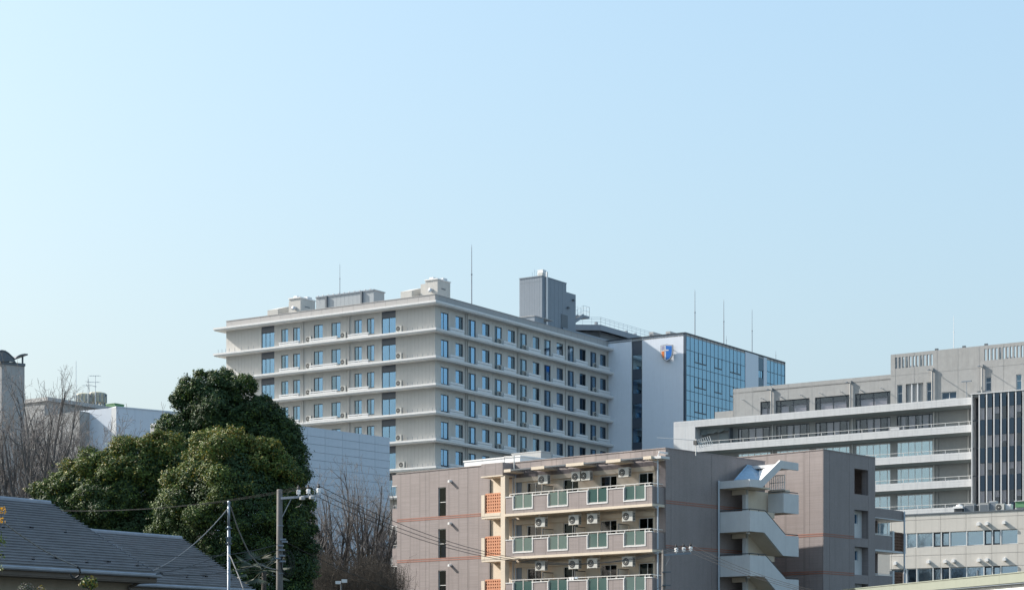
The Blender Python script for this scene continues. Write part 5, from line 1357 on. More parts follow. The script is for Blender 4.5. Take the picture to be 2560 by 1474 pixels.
# ================================================================== outside staircase
pS = FAR.w(FAR.u(A3(640)[0]), 0).xy
S1 = Face(o=pS, u=-FA.U)                    # front, towards the viewer's right
uS1 = S1.u(A3(965)[0]); cS = S1.w(uS1, 0).xy
S2 = Face(o=cS, u=FAR.U)                    # right side
sP = lambda x, y: S2.uz(A3(x, y))
SP_ = S2.z(*A3(965, 640)) - S2.z(*A3(965, 1097))
stc = thing('outside_staircase', 'pale concrete outside staircase winding up the dark apartment wall', 'staircase', (cS.x, cS.y, zg3))
u1130, u1340, u1465 = S2.u(A3(1130)[0]), S2.u(A3(1335)[0]), S2.u(A3(1467)[0])
zt0 = (S1.z(*A3(800, 648)) + S2.z(*A3(1050, 645))) / 2; zb0 = S2.z(*A3(965, 850))
zt1 = S2.z(*A3(1400, 900)); zb1 = S2.z(*A3(1400, 1108))
ub1_, ub2_ = S2.u(A3(1115)[0]), S2.u(A3(1308)[0])
wS = abs(uS1)
inner = S2.off(-1.35)
for k in range(4):
    dz = -SP_ * k
    b = MB(); b.fbox(S1, 0, uS1 - .001, zb0 + dz, zt0 + dz, -.14, 0); b.build('landing_parapet', M['white_plaster'], stc)
    b = MB(); b.fpoly(S2, [(0, zb0 + dz), (ub1_, zb0 + dz), (ub2_, zb1 + dz), (u1465, zb1 + dz), (u1465, zt1 + dz), (u1340, zt1 + dz), (u1130, zt0 + dz), (0, zt0 + dz)], -.14, 0); b.build('flight_parapet', M['white_plaster'], stc)
    b = MB(); b.fbox(S1, 0.05, uS1 - .15, zb0 + dz + .02, zb0 + dz + .2, -2.6, -.15); b.build('landing_slab', M['cream'], stc)
    b = MB(); b.fpoly(S2, [(ub1_, zb0 + dz + .01), (ub2_, zb1 + dz + .01), (u1465, zb1 + dz + .01), (u1465, zb1 + dz + .2), (ub2_, zb1 + dz + .2), (ub1_, zb0 + dz + .2)], -1.35, -.142); b.build('flight_slab', M['cream'], stc)
    b = MB()
    for t in range(9):
        a_ = ub1_ + (ub2_ - ub1_) * t / 9; c_ = ub1_ + (ub2_ - ub1_) * (t + 1) / 9; zz = zb0 + dz + .2 + (zb1 - zb0) * (t + .5) / 9
        b.fbox(S2, a_, c_, zz - .1, zz + .06, -1.34, -.143)
    tag(b.build('tread', M['white_plaster'], stc), kind='stuff')
    b = MB(); b.fbox(S2, u1465 - .14, u1465, zb1 + dz, zt1 + dz, -2.8, -.141); b.build('end_parapet', M['white_plaster'], stc)
    b = MB(); b.tube([S1.w(0.05, zt0 + dz + .09, -.07), S1.w(uS1, zt0 + dz + .1, -.07), S2.w(u1130, zt0 + dz + .1, -.07), S2.w(u1340, zt1 + dz + .1, -.07), S2.w(u1465, zt1 + dz + .1, -.07)], .03, 6)
    for q in (S1.w(uS1 * .5, zt0 + dz, -.07), S1.w(uS1 * .97, zt0 + dz, -.07), S2.w(u1130 * .6, zt0 + dz, -.07), S2.w((u1130 + u1340) / 2, (zt0 + zt1) / 2 + dz, -.07), S2.w(u1340, zt1 + dz, -.07)): b.tube([q - Vector((0, 0, .03)), q + Vector((0, 0, .1))], .02, 5)
    b.build('handrail', M['rail_dark'], stc)
    u, z = S1.w(uS1, 0).xy, zb0 + dz; MB().lathe(Vector((u.x, u.y, z - .12)) - Vector((S2.N.x, S2.N.y, 0)) * .4 - Vector((S1.N.x, S1.N.y, 0)) * .4, [(.1, 0), (.12, .06), (.08, .12)], 10).build('ceiling_lamp', M['ledge'], stc)
# central pier and column
ztopS = S2.z(*A3(1000, 400))
MB().fbox(inner, inner.u(A3(922)[0]), inner.u(A3(1152)[0]), zg3, ztopS, -.2, 0).build('core_wall', M['cream'], stc)
f3 = S1.off(-1.4); ua, ub = f3.u(A3(888)[0]), f3.u(A3(922)[0]); MB().fbox(f3, ua, ub, zg3, ztopS, -.3, 0).build('column', M['white_plaster'], stc)
for k in range(4): MB().fbox(f3, f3.u(A3(785)[0]), ub, zb0 - SP_ * (k - 1) - .3, zb0 - SP_ * (k - 1) - .002, -.25, .05).build('corbel', M['cream'], stc)
u = S1.u(A3(632)[0]); MB().tube([FAR.w(FAR.u(A3(630)[0]), zg3, .12), FAR.w(FAR.u(A3(630)[0]), S1.z(*A3(635, 335)), .12)], .06, 8).build('downpipe', M['pipe'], stc)
# top: band, rising roof band, sheet roof, upper half landing
za1, za0 = S1.z(*A3(800, 328)), S1.z(*A3(800, 405))
MB().fbox(S1, 0, uS1 - .001, za0, za1, -.14, 0).build('roof_band', M['white_plaster'], stc)
sq = lambda x, y: S2.uz(A3(x, y))
b = MB(); b.fpoly(S2, [(0, za0), sq(1090, 405), sq(1290, 205), sq(1465, 228), sq(1465, 152), sq(1280, 122), sq(1078, 325), (0, za1)], -.14, 0); b.build('roof_band', M['white_plaster'], stc)
b = MB(); b.fbox(S1, .02, uS1 - .15, za0 + .01, za0 + .12, -2.6, -.142); b.build('roof_soffit', M['cream'], stc)
zA1 = za1 - .05
zup = S2.z(*A3(1280, 130)) - .05
pA_ = S1.w(S1.u(A3(782)[0]), S1.z(*A3(782, 322)), -.2); pB2 = S2.w(S2.u(A3(1080)[0]), zA1 + .03, -.15)
fq2 = FAR.off(.06); pE_ = fq2.w(*fq2.uz(A3(940, 165))); pF_ = fq2.w(*fq2.uz(A3(1060, 195)))
pC_ = S2.w(*S2.uz(A3(1225, 178)), -.15); pD_ = fq2.w(*fq2.uz(A3(1075, 194)))
k_ = MB(); k_.v += [pA_, pB2, pF_, pE_]; k_.f.append((0, 1, 2, 3)); k_.m.append(0)
k_.v += [p - Vector((0, 0, .05)) for p in (pA_, pB2, pF_, pE_)]; k_.f += [(7, 6, 5, 4), (0, 1, 5, 4), (1, 2, 6, 5), (2, 3, 7, 6), (3, 0, 4, 7)]; k_.m += [0] * 5
k_.build('roof_sheet', M['sky_reflect_roof'], stc)
k_ = MB(); pts_ = (pB2 + Vector((.01, 0, .03)), pC_, pD_ + Vector((0, 0, .03)), pF_ + Vector((.0, 0, .03))); k_.v += list(pts_); k_.f.append((0, 1, 2, 3)); k_.m.append(0)
k_.v += [p - Vector((0, 0, .05)) for p in pts_]; k_.f += [(7, 6, 5, 4), (0, 1, 5, 4), (1, 2, 6, 5), (2, 3, 7, 6), (3, 0, 4, 7)]; k_.m += [0] * 5
k_.build('roof_sheet', M['ledge'], stc)
MB().fbox(S2, S2.u(A3(1280)[0]), u1465, zup - .3, zup - .1, -2.8, -.142).build('roof_slab', M['white_plaster'], stc)
# upper half landing box with rail and white bar gate
f5 = Face(o=S2.w(S2.u(A3(1312)[0]), 0, 0).xy, u=-FA.U)
uh = S2.u(A3(1312)[0]); zh1, zh0 = S2.z(*A3(1400, 468)), S2.z(*A3(1400, 668))
ul_ = f5.u(A3(1152)[0])
b = MB(); b.fbox(S2, uh, u1465, zh0, zh1, -.14, 0); b.build('half_landing_parapet', M['white_plaster'], stc)
b = MB(); b.fbox(f5, ul_, -.001, zh0, zh1, -.14, 0); b.build('half_landing_parapet', M['white_plaster'], stc)
b = MB(); b.fbox(S2, uh + .15, u1465, zh0 + .02, zh0 + .18, -2.0, -.142); b.build('half_landing_slab', M['cream'], stc)
b = MB(); b.tube([f5.w(ul_, zh1 + .1, -.07), f5.w(0, zh1 + .1, -.07), S2.w(u1465, zh1 + .1, -.07)], .03, 6); b.build('handrail', M['rail_dark'], stc)
b = MB(); fg_ = f5.off(-.9); ga, gb = fg_.u(A3(1168)[0]), fg_.u(A3(1320)[0]); gz0, gz1 = fg_.z(*A3(1245, 430)), fg_.z(*A3(1245, 275))
for t in range(9): u = ga + (gb - ga) * t / 8; b.fbox(fg_, u - .02, u + .02, gz0, gz1, -.04, 0)
b.fbox(fg_, ga, gb, gz0, gz0 + .05, -.05, .01); b.fbox(fg_, ga, gb, gz1 - .05, gz1, -.05, .01); b.fbox(fg_, ga, gb, (gz0 + gz1) / 2 - .02, (gz0 + gz1) / 2 + .02, -.05, .01); b.build('bar_gate', M['ledge'], stc)
MB().fbox(fg_, ga - .1, gb + .1, gz0 - .2, gz0 - .002, -.5, .05).build('gate_sill', M['cream'], stc)
for k in range(3): MB().fbox(S2, S2.u(A3(1195)[0]), S2.u(A3(1298)[0]), zh0 - .35 - SP_ * k * 1.0, zh0 - .002 - SP_ * k, -1.6, -.6).build('landing_beam', M['cream'], stc)

# yagi aerial on the apartment roof
d = 112; 
fy = FA.off(-1.5); d = (fy.o + fy.U * fy.u(Z6(1080)[0])).y
p0 = P(Z6(1080, 1360), d); p1 = P(Z6(1080, 1235), d)
an = thing('roof_aerial', 'thin television aerial with comb elements standing on the apartment roof', 'aerial', (p0.x, p0.y, zA - .4))
MB().tube([Vector((p0.x, p0.y, zA - .4)), p1], .03, 6).build('mast', M['rail'], an)
mpp = .0213
bm = p1 - Vector((0, 0, .1)); bl, br_ = bm + Vector((-2.6 * .9, .4, .25)), bm + Vector((.3, 0, 0))
MB().tube([bl, br_], .018, 5).build('boom', M['rail'], an)
ax = bm + Vector((.15, -.1, -.2)); ay = bm + Vector((.95, .2, .05))
MB().tube([ax, ay], .02, 5).build('boom', M['rail'], an)
for k in range(7):
    q = ax.lerp(ay, k / 6); e_ = Vector((-.16, -.06, .36)); 
    MB().tube([q - e_ * .75, q + e_ * .75], .022, 4).build('element', M['rail'], an)
MB().fbox(fy, fy.u(Z6(1080)[0]) - .12, fy.u(Z6(1080)[0]) + .12, p1.z - .35, p1.z - .1, -.1, .1).build('mast_clamp', M['rail_dark'], an)

# cloths hung over the third balcony rail
z_ = zbal0 - AP_ * 2 + 1.355
for lab, x0, x1, dr, mt in (('white cloth hung over the third balcony rail near its middle', 748, 800, .16, 'ledge'), ('small pale towel beside the white cloth on the third balcony rail', 808, 838, .11, 'curtain')):
    ua, ub = sorted((FAb.u(A2(x0)[0]), FAb.u(A2(x1)[0]))); b = MB(); n_ = 8
    for k in range(n_):
        q0, q1 = ua + (ub - ua) * k / n_, ua + (ub - ua) * (k + 1) / n_; w0, w1 = .012 * math.sin(k * 1.7), .012 * math.sin((k + 1) * 1.7)
        b.hexa([FAb.w(q0, z_ - dr - w0, .0 + w0), FAb.w(q1, z_ - dr - w1, .0 + w1), FAb.w(q1, z_ - dr - w1, -.008 + w1), FAb.w(q0, z_ - dr - w0, -.008 + w0), FAb.w(q0, z_ + .012, .0), FAb.w(q1, z_ + .012, .0), FAb.w(q1, z_ + .012, -.12), FAb.w(q0, z_ + .012, -.12)])
    o = b.build('hung_cloth', M[mt], None, org=FAb.w(ua, z_, 0)); tag(o, lab, 'cloth')
# ================================================================== pale annex wall and left hall
FX = Face((738.4, 1064.4), 170, (973.2, 1095.3))
ux0, ux1 = FX.u(600), FX.u(973.2); zX = FX.zt; cX = FX.w(ux1, 0).xy; zg4 = terrain(cX.x, cX.y) - 1
annex = thing('panel_annex', 'windowless annex clad in large pale blue grey panels behind the bare trees', 'building', (cX.x, cX.y, zg4))
vx = [FX.u(Z2(x)[0]) for x in (1200, 1415, 1625, 1830, 2020)]; stp = (vx[-1] - vx[0]) / 4
ug = [vx[0] - stp * k for k in (5, 4, 3, 2, 1)] + vx + [ux1]
hgt = (FX.z(*Z2(1415, 935)) - FX.z(*Z2(1415, 1030))); hz_ = [zX - hgt * k for k in range(20)]
b = MB(); b.fbox(FX, ug[0], ux1 - .01, zg4, zX - .02, -9, -.06); b.build('core_wall', M['beige_joint'], annex)
rzX = math.atan2(FX.U.y, FX.U.x)
for a_, c_ in zip(ug[:-1], ug[1:]):
    for k in range(19):
        w_ = c_ - a_; me = cached(('anx', round(w_, 2), round(hgt, 2)), lambda: MB().box(.013, w_ - .013, -.06, 0, .013, hgt - .013).mesh('cladding_panel', M['hall']))
        o = bpy.data.objects.new('cladding_panel', me); COL.objects.link(o); o.parent = annex; o.location = FX.w(a_, hz_[k + 1], 0) - Vector(annex['_w']); o.rotation_euler = (0, 0, rzX)
MB().fbox(FX, ug[0], ux1 + .03, zX, zX + .07, -9, .03).build('coping', M['hall'], annex)
b = MB(); b.fbox(Face(o=cX, u=FX.U), -.02, .0, zg4, zX, -9, -.1); b.build('end_wall', M['hall'], annex)

# ---- hall on the left with water tanks
FH1 = Face(L1(1410, 765), 205, L1(2050, 822)); uh0, uh1 = 0.0, FH1.u(560); zHh = FH1.zt; cH = FH1.o; zg5 = terrain(cH.x, cH.y) - 1
FH0 = Face(o=cH, u=Face(L1(1352, 772), 205, L1(965, 808)).U)
hall = thing('left_hall', 'long pale blue grey hall behind the bare trees on the left', 'building', (cH.x, cH.y, zg5))
b = MB(); wall(b, FH1, 0, uh1, zg5, zHh, vj=[uh1 * k / 6 for k in range(1, 6)], hj=[zHh - 3.2 * k for k in range(1, 4)], jw=.04, jd=.02); b.build('side_wall', M['hall'], hall)
uf = FH0.u(L1(965)[0]); ufa = FH0.u(L1(1352)[0])
b = MB(); wall(b, FH0, 0, ufa, zg5, zHh); b.build('corner_strip', M['ledge'], hall)
b = MB(); wall(b, FH0, ufa, uf, zg5, zHh, hj=[zHh - 3.2 * k for k in range(1, 4)], jw=.04, jd=.02, n=-.05); b.build('front_wall', M['hall'], hall)
MB().fbox(FH1, -.05, uh1, zHh, zHh + .12, -12, .06).build('coping', M['hall'], hall)
# lower lean-to wing going left
FH2 = FH0.off(1.5); u2a, u2b = FH2.u(L1(965)[0]), FH2.u(-40)
z2a = FH2.z(*L1(900, 812)); z2b = FH2.z(*L1(400, 690))
b = MB(); b.fpoly(FH2, [(u2a, zg5), (u2b, zg5), (u2b, z2a - .6), (u2a, z2a)], -6, 0); b.build('lean_to', M['concrete'], hall)
# ridge roof of the block behind, holding the tanks
FH3 = Face(L1(570, 645), 218, L1(1350, 768)); z3 = FH3.zt
back = thing('tank_block', 'low grey roofed block carrying water tanks behind the left hall', 'building', (FH3.o.x, FH3.o.y, zg5))
u30, u31 = FH3.u(L1(565)[0]), FH3.u(L1(1400)[0]); f3b = FH3.off(-14)
b = MB(); b.fbox(FH3, u30, u31 + 8, zg5, z3 - .45, -10, 0); b.build('wall', M['concrete'], back)
MB().fbox(FH3, u30 - .3, u31 + 8.3, z3 - .44, z3, -10.3, .5).build('roof', M['box_grey'], back)
fl3 = Face(o=FH3.w(u30, 0).xy, u=FH0.U); b = MB(); b.fbox(fl3, .02, fl3.u(L1(200)[0]), zg5, z3 - .9, -8, .3); b.build('side_block', M['concrete'], back)
# water tanks
ft = FH3.off(-4)
zt3 = z3
for k, (x0, x1, yt, yb, nm) in enumerate(((1010, 1160, 578, 700, 'left'), (1165, 1337, 562, 700, 'right'))):
    ua, ub = ft.u(L1(x0)[0]), ft.u(L1(x1)[0]); zt_, zb_ = ft.z(L1(x0)[0], L1(0, yt)[1]), ft.z(L1(x0)[0], L1(0, yb - 8)[1])
    c_ = ft.w((ua + ub) / 2, zt3, -1); r_ = (ub - ua) / 2 * .93
    o = thing('water_tank', 'ribbed cream water tank on steel legs, %s one of the pair' % nm, 'water tank', (c_.x, c_.y, zt3))
    cc = Vector((c_.x, c_.y, 0)); nn = 12
    MB().lathe(Vector((c_.x, c_.y, zb_)), [(r_ * .92, 0), (r_, .1), (r_, zt_ - zb_ - .25), (r_ * .95, zt_ - zb_ - .1), (r_ * .5, zt_ - zb_ + .05), (.05, zt_ - zb_ + .1)], 12).build('shell', M['tank'], o)
    for j in range(nn):
        t = 2 * math.pi * j / nn; q = Vector((c_.x + r_ * math.cos(t), c_.y + r_ * math.sin(t), 0))
        MB().tube([q + Vector((0, 0, zb_ + .05)), q + Vector((0, 0, zt_ - .2))], .11, 5).build('rib', M['soffit'], o)
    for j in range(6):
        t = 2 * math.pi * j / 6 + .3; q = Vector((c_.x + r_ * .85 * math.cos(t), c_.y + r_ * .85 * math.sin(t), 0)); t2 = t + math.pi / 6; q2 = Vector((c_.x + r_ * .85 * math.cos(t2), c_.y + r_ * .85 * math.sin(t2), 0))
        MB().tube([q + Vector((0, 0, zt3 - .3)), q2 + Vector((0, 0, zb_))], .08, 5).build('leg', M['steel_blue'], o)
        MB().tube([q2 + Vector((0, 0, zt3 - .3)), q + Vector((0, 0, zb_))], .08, 5).build('leg', M['steel_blue'], o)
    u, z = ft.uz(L1((x0 + x1) / 2 + 20, (yt + yb) / 2)); MB().lathe(ft.w(u, z, r_ - 1.05), [(.18, 0), (.18, .2)], 8).build('hatch', M['steel_dark'], o)
u0 = ft.u(L1(1450)[0]); o = thing('green_roof_box', 'small green box on the hall roof right of the water tanks', 'box', ft.w(u0, zt3, 0))
MB().fbox(ft, ft.u(L1(1392)[0]), ft.u(L1(1505)[0]), zHh - .5, ft.z(*L1(1450, 728)), -2, 0).build('body', M['green'], o); MB().fbox(ft, ft.u(L1(1390)[0]), ft.u(L1(1508)[0]), ft.z(*L1(1450, 728)), ft.z(*L1(1450, 722)), -2.05, .05).build('lid', M['green'], o)
# aerials
def aerial(lab, x, ytop, yb, bars, d=228, r=.05):
    a, t = P(L1(x, yb), d), P(L1(x, ytop), d); t = Vector((a.x, a.y, t.z)); o = thing('roof_aerial', lab, 'aerial', (a.x, a.y, zt3))
    MB().tube([Vector((a.x, a.y, zt3 - .2)), a, t], [r, r, r * .6], 6).build('mast', M['galv'], o)
    for (y, x0, x1) in bars:
        p, q = P(L1(x0, y), d), P(L1(x1, y), d); MB().tube([p, q], .035, 4).build('boom', M['galv'], o)
        for k in range(5):
            c_ = p.lerp(q, k / 4); MB().tube([c_ - Vector((.05, .5, .04)), c_ + Vector((.05, .5, .04))], .02, 4).build('element', M['galv'], o)
    if not bars:
        for s in (-1, 1): MB().tube([Vector((a.x + s * 1.8, a.y, zt3)), Vector((a.x, a.y, P(L1(x, yb - 80), d).z))], .04, 4).build('brace', M['galv'], o)
    return o
aerial('thin whip mast with stays left of the water tanks', 922, 205, 690, ())
aerial('aerial with one long boom above the left water tank', 1067, 395, 690, ((500, 1010, 1115), (455, 1050, 1078)))
aerial('taller aerial with two booms between the water tanks', 1157, 380, 700, ((383, 1090, 1205), (460, 1085, 1200), (510, 1140, 1160)))

# ---- concrete shaft with curved black roof at the far left
dT2 = 178; cS2 = P(L1(20, 240), dT2)
FT1 = Face(o=cS2.xy, u=FH1.U); FT0 = Face(o=cS2.xy, u=FH0.U)
shaft = thing('concrete_shaft', 'weathered concrete shaft with a curved black metal roof at the left edge', 'tower', (cS2.x, cS2.y, zg5))
M['shaft_c'] = mat('shaft_concrete', (.34, .34, .34), .85, var=.08, streak=.35, grime=(.22, .13, .06), bump=.2)
ur_ = FT1.u(L1(298)[0]); zt_ = cS2.z
b = MB(); wall(b, FT1, 0, ur_, zg5, zt_); b.quad(FT1.w(ur_, zg5), FT1.w(ur_, zg5, -6), FT1.w(ur_, zt_, -6), FT1.w(ur_, zt_)); b.build('shaft_wall', M['shaft_c'], shaft)
b = MB(); wall(b, FT0, 0, FT0.u(-60), zg5, zt_); b.build('shaft_wall', M['shaft_c'], shaft)
MB().fbox(FT1, -.1, ur_ + .05, zt_, zt_ + .25, -6, .1).build('shaft_cap', M['steel_dark'], shaft)
# two curved sheets: an arch on the left and a wing on the right
def curved(pts, name, dep=5.5):
    b = MB(); q = [FT1.uz(L1(x, y)) for x, y in pts]
    for (a0, a1), (b0, b1) in zip(q[:-1], q[1:]):
        b.hexa([FT1.w(a0, a1, .3), FT1.w(b0, b1, .3), FT1.w(b0, b1, -dep), FT1.w(a0, a1, -dep), FT1.w(a0, a1 + .12, .3), FT1.w(b0, b1 + .12, .3), FT1.w(b0, b1 + .12, -dep), FT1.w(a0, a1 + .12, -dep)])
    return b.build(name, M['steel_dark'], shaft)
curved([(-90, 130), (-40, 98), (10, 88), (50, 96), (90, 120), (130, 158), (165, 190)], 'arched_roof')
curved([(165, 195), (190, 170), (215, 152), (245, 140), (285, 134), (325, 137)], 'curved_wing')
q = [FT1.uz(L1(x, y)) for x, y in ((-90, 215), (-90, 135), (-40, 102), (10, 92), (50, 100), (90, 124), (130, 162), (165, 195), (185, 228), (100, 210))]
MB().fpoly(FT1, q, .1, .25).build('arch_infill', M['steel_dark'], shaft)
MB().fbox(FT1, FT1.u(L1(272)[0]), FT1.u(L1(285)[0]), zt_, FT1.z(*L1(278, 140)), -.2, 0).build('prop', M['steel_dark'], shaft)

# ================================================================== house with ribbed metal roof
rdir = Vector((.585, .811)).normalized(); ndir = Vector((rdir.y, -rdir.x))
def hip_roof(lab, e_px, e_d, W, pitch, ridge_end_px, corner_px, left_px, ncourse, wall_h, house=None, name='house'):
    """front slope: eave through pixel e_px at depth e_d along rdir, ridge W metres behind and higher"""
    E = P(e_px, e_d); ze = E.z; zr_ = ze + pitch * W
    fe_ = Face(o=E.xy, u=rdir); fr2 = Face(o=(E.xy - ndir * W), u=rdir)
    ue = fe_.u(corner_px); ur = fr2.u(ridge_end_px); ul = fe_.u(left_px); url = fr2.u(left_px - 200)
    return E, ze, zr_, fe_, fr2, ue, ur, ul, url
def build_roof(o, fe_, W, pitch, ze, ue, ur, ul, n, hook_rows, thick=.03):
    """courses run along the eave; each is a proud metal step"""
    for k in range(n):
        t0, t1 = k / n, (k + 1) / n
        d0, d1 = W * t0, W * t1; z0, z1 = ze + pitch * d0, ze + pitch * d1
        r0 = ue + (ur - ue) * t0; r1 = ue + (ur - ue) * t1
        lip = .09; e = W / n * .35
        b = MB(); b.hexa([fe_.w(ul, z0 + lip - .014, -d0 + e), fe_.w(r0, z0 + lip - .014, -d0 + e), fe_.w(r1, z1 - .010, -d1 - .02), fe_.w(ul, z1 - .010, -d1 - .02),
                          fe_.w(ul, z0 + lip, -d0 + e), fe_.w(r0, z0 + lip, -d0 + e), fe_.w(r1, z1 + .004, -d1 - .02), fe_.w(ul, z1 + .004, -d1 - .02)])
        b.hexa([fe_.w(ul, z0 - .05, -d0), fe_.w(r0, z0 - .05, -d0), fe_.w(r0, z0 - .05, -d0 - .03), fe_.w(ul, z0 - .05, -d0 - .03), fe_.w(ul, z0 + lip - .015, -d0), fe_.w(r0, z0 + lip - .015, -d0), fe_.w(r0, z0 + lip - .015, -d0 - .03), fe_.w(ul, z0 + lip - .015, -d0 - .03)])
        b.build('roof_course', M['roofmetal'], o)
    # snow guards
    for row, (stp_, off_) in hook_rows.items():
        t = row / n; d0 = W * t; z0 = ze + pitch * d0 + .04; u = ul + off_; k = 0
        while u < ue + (ur - ue) * t - .3:
            dd = d0 + (.14 if k % 2 else 0)
            b = MB(); b.fbox(fe_, u - .045, u + .045, z0 + pitch * (dd - d0) , z0 + .07 + pitch * (dd - d0), -dd - .05, -dd + .03); b.build('snow_guard', M['black'], o); u += stp_; k += 1
# main roof
E, ze, zr_, fe_, fr2, ue, ur, ul, url = hip_roof('', (0, 1411), 55, 6.2, .42, 124.5, 391, -30, 30, 3)
h1 = thing('main_house', 'house with a dark ribbed metal roof in the lower left corner', 'house', (E.x, E.y, 0))
W1, pt1 = 6.2, .42
ul1 = min(ul, fe_.u(-60)); 
build_roof(h1, fe_, W1, pt1, ze, ue, ur, ul1 - 2, 25, {2: (1.05, .3), 13: (1.25, .6)})
zr1 = ze + pt1 * W1
MB().tube([fe_.w(ul1 - 4, zr1 + .05, -W1), fe_.w(ur, zr1 + .05, -W1)], .09, 8).build('ridge_cap', M['roofmetal'], h1)
MB().tube([fe_.w(ur, zr1 + .05, -W1), fe_.w(ue, ze + .03, 0)], .018, 6).build('hip_cap', M['roofmetal'], h1)
# hidden slopes
b = MB(); b.quad(fe_.w(ur, zr1, -W1), fe_.w(ue, ze, 0), fe_.w(ue, ze, -2 * W1), fe_.w(ur, zr1, -W1 - .01)); b.quad(fe_.w(ul1 - 4, zr1, -W1), fe_.w(ur, zr1, -W1), fe_.w(ue, ze, -2 * W1), fe_.w(ul1 - 4, ze, -2 * W1)); b.build('rear_slope', M['roofmetal'], h1)
# eave: gutter, fascia, soffit, walls
MB().tube([fe_.w(ul1 - 2, ze - .06, .10), fe_.w(ue + .08, ze - .06, .10)], .07, 8).build('gutter', M['roofmetal'], h1)
MB().fbox(fe_, ul1 - 2, ue, ze - .26, ze - .03, -.06, .02).build('fascia', M['wood'], h1)
MB().fbox(fe_, ul1 - 2, ue - .02, ze - .30, ze - .262, -.9, -.0).build('soffit', M['wood'], h1)
uwall = fe_.u(333)
fw_ = fe_.off(-.75); uw2 = fw_.u(330)
b = MB(); wall(b, fw_, ul1 - 2, uw2, 0, ze - .28, hj=[ze - .28 - .42 * k for k in range(1, 9)], jw=.015, jd=.012); b.build('siding_wall', M['house_wall'], h1)
b = MB(); b.fbox(fw_, uw2 - .02, uw2, 0, ze - .28, -10, -.01); b.build('end_wall', M['house_wall'], h1)
MB().fbox(fw_, fw_.u(-5), fw_.u(180), ze - 1.32, ze - .90, -.3, .02).build('shutter_box', M['wood'], h1)
MB().fbox(fw_, fw_.u(25), fw_.u(150), 1.5, ze - 1.33, -.15, -.0).build('shutter', M['steel_blue'], h1)
u = fw_.u(320); MB().tube([fw_.w(u, 0, .08), fw_.w(u, ze - .4, .08)], .06, 8).build('downpipe', M['pole_c'], h1)
MB().tube([fw_.w(u, ze - .42, .08), fe_.w(fe_.u(372), ze - .12, .05)], .05, 6).build('gutter_pipe', M['wood'], h1)
# extension behind with a lower parallel roof
E2, ze2, _, fe2, _, ue2, _, _, _ = hip_roof('', (336, 1456.5), 66.5, 5.6, .42, 452.8, 628, 250, 24, 3)
W2 = 5.2; pt2 = .42
zr2t = ze2 + pt2 * W2
f2r = Face(o=(E2.xy - ndir * W2), u=rdir); ur2 = f2r.u(452.8); ul2 = fe2.u(255) - 3
h2 = thing('house_extension', 'lower rear roof of ribbed dark metal behind the thin steel pole', 'house', (E2.x, E2.y, 0))
build_roof(h2, fe2, W2, pt2, ze2, ue2, ur2, ul2, 21, {3: (1.15, 3.2)})
MB().tube([fe2.w(ul2, zr2t + .05, -W2), fe2.w(ur2, zr2t + .05, -W2)], .09, 8).build('ridge_cap', M['roofmetal'], h2)
MB().tube([fe2.w(ur2, zr2t + .05, -W2), fe2.w(ue2, ze2 + .03, 0)], .018, 6).build('hip_cap', M['roofmetal'], h2)
b = MB(); b.quad(fe2.w(ur2, zr2t, -W2), fe2.w(ue2, ze2, 0), fe2.w(ue2, ze2, -2 * W2), fe2.w(ur2, zr2t, -W2 - .01)); b.quad(fe2.w(ul2, zr2t, -W2), fe2.w(ur2, zr2t, -W2), fe2.w(ue2, ze2, -2 * W2), fe2.w(ul2, ze2, -2 * W2)); b.build('rear_slope', M['roofmetal'], h2)
MB().fbox(fe2, ul2, ue2, ze2 - .26, ze2 - .03, -.06, .02).build('fascia', M['wood'], h2)
MB().tube([fe2.w(ul2, ze2 - .06, .10), fe2.w(ue2 + .08, ze2 - .06, .10)], .07, 8).build('gutter', M['roofmetal'], h2)
b = MB(); fw2 = fe2.off(-.75); wall(b, fw2, ul2, ue2 - .8, 0, ze2 - .1); b.build('siding_wall', M['house_wall'], h2)
print('HOUSE ze', ze, 'zr', zr1, 'ze2', ze2, zr2t, 'ridge y', [H - (q - EZ) * F / (fe_.w(ur, 0, -W1).y) for q in (zr1,)], [H - (zr2t - EZ) * F / fe2.w(ur2, 0, -W2).y])
# white ribbed dome beyond the ridge
dd = 74; c_ = P(L2(283, 625), dd); dm = thing('white_dome', 'white ribbed dome showing above the roof ridge beside the green tree', 'roof vent', (c_.x, c_.y, c_.z - 1.2))
rx = abs(P(L2(355, 625), dd).x - c_.x)
MB().lathe(c_ - Vector((0, 0, .12)), [(rx, 0), (rx * .98, .1 * rx), (rx * .85, .32 * rx), (rx * .55, .5 * rx), (.03, .6 * rx)], 16).build('shell', M['slat'], dm)
for k in range(3): MB().lathe(c_ - Vector((0, 0, .10 - .15 * rx * k)), [(rx * (1.03 - .08 * k), 0), (rx * (1.03 - .08 * k), .02)], 16).build('rib', M['box_grey'], dm)
MB().tube([c_ - Vector((0, 0, 6)), c_ - Vector((0, 0, .1))], .15, 8).build('post', M['pole_s'], dm)

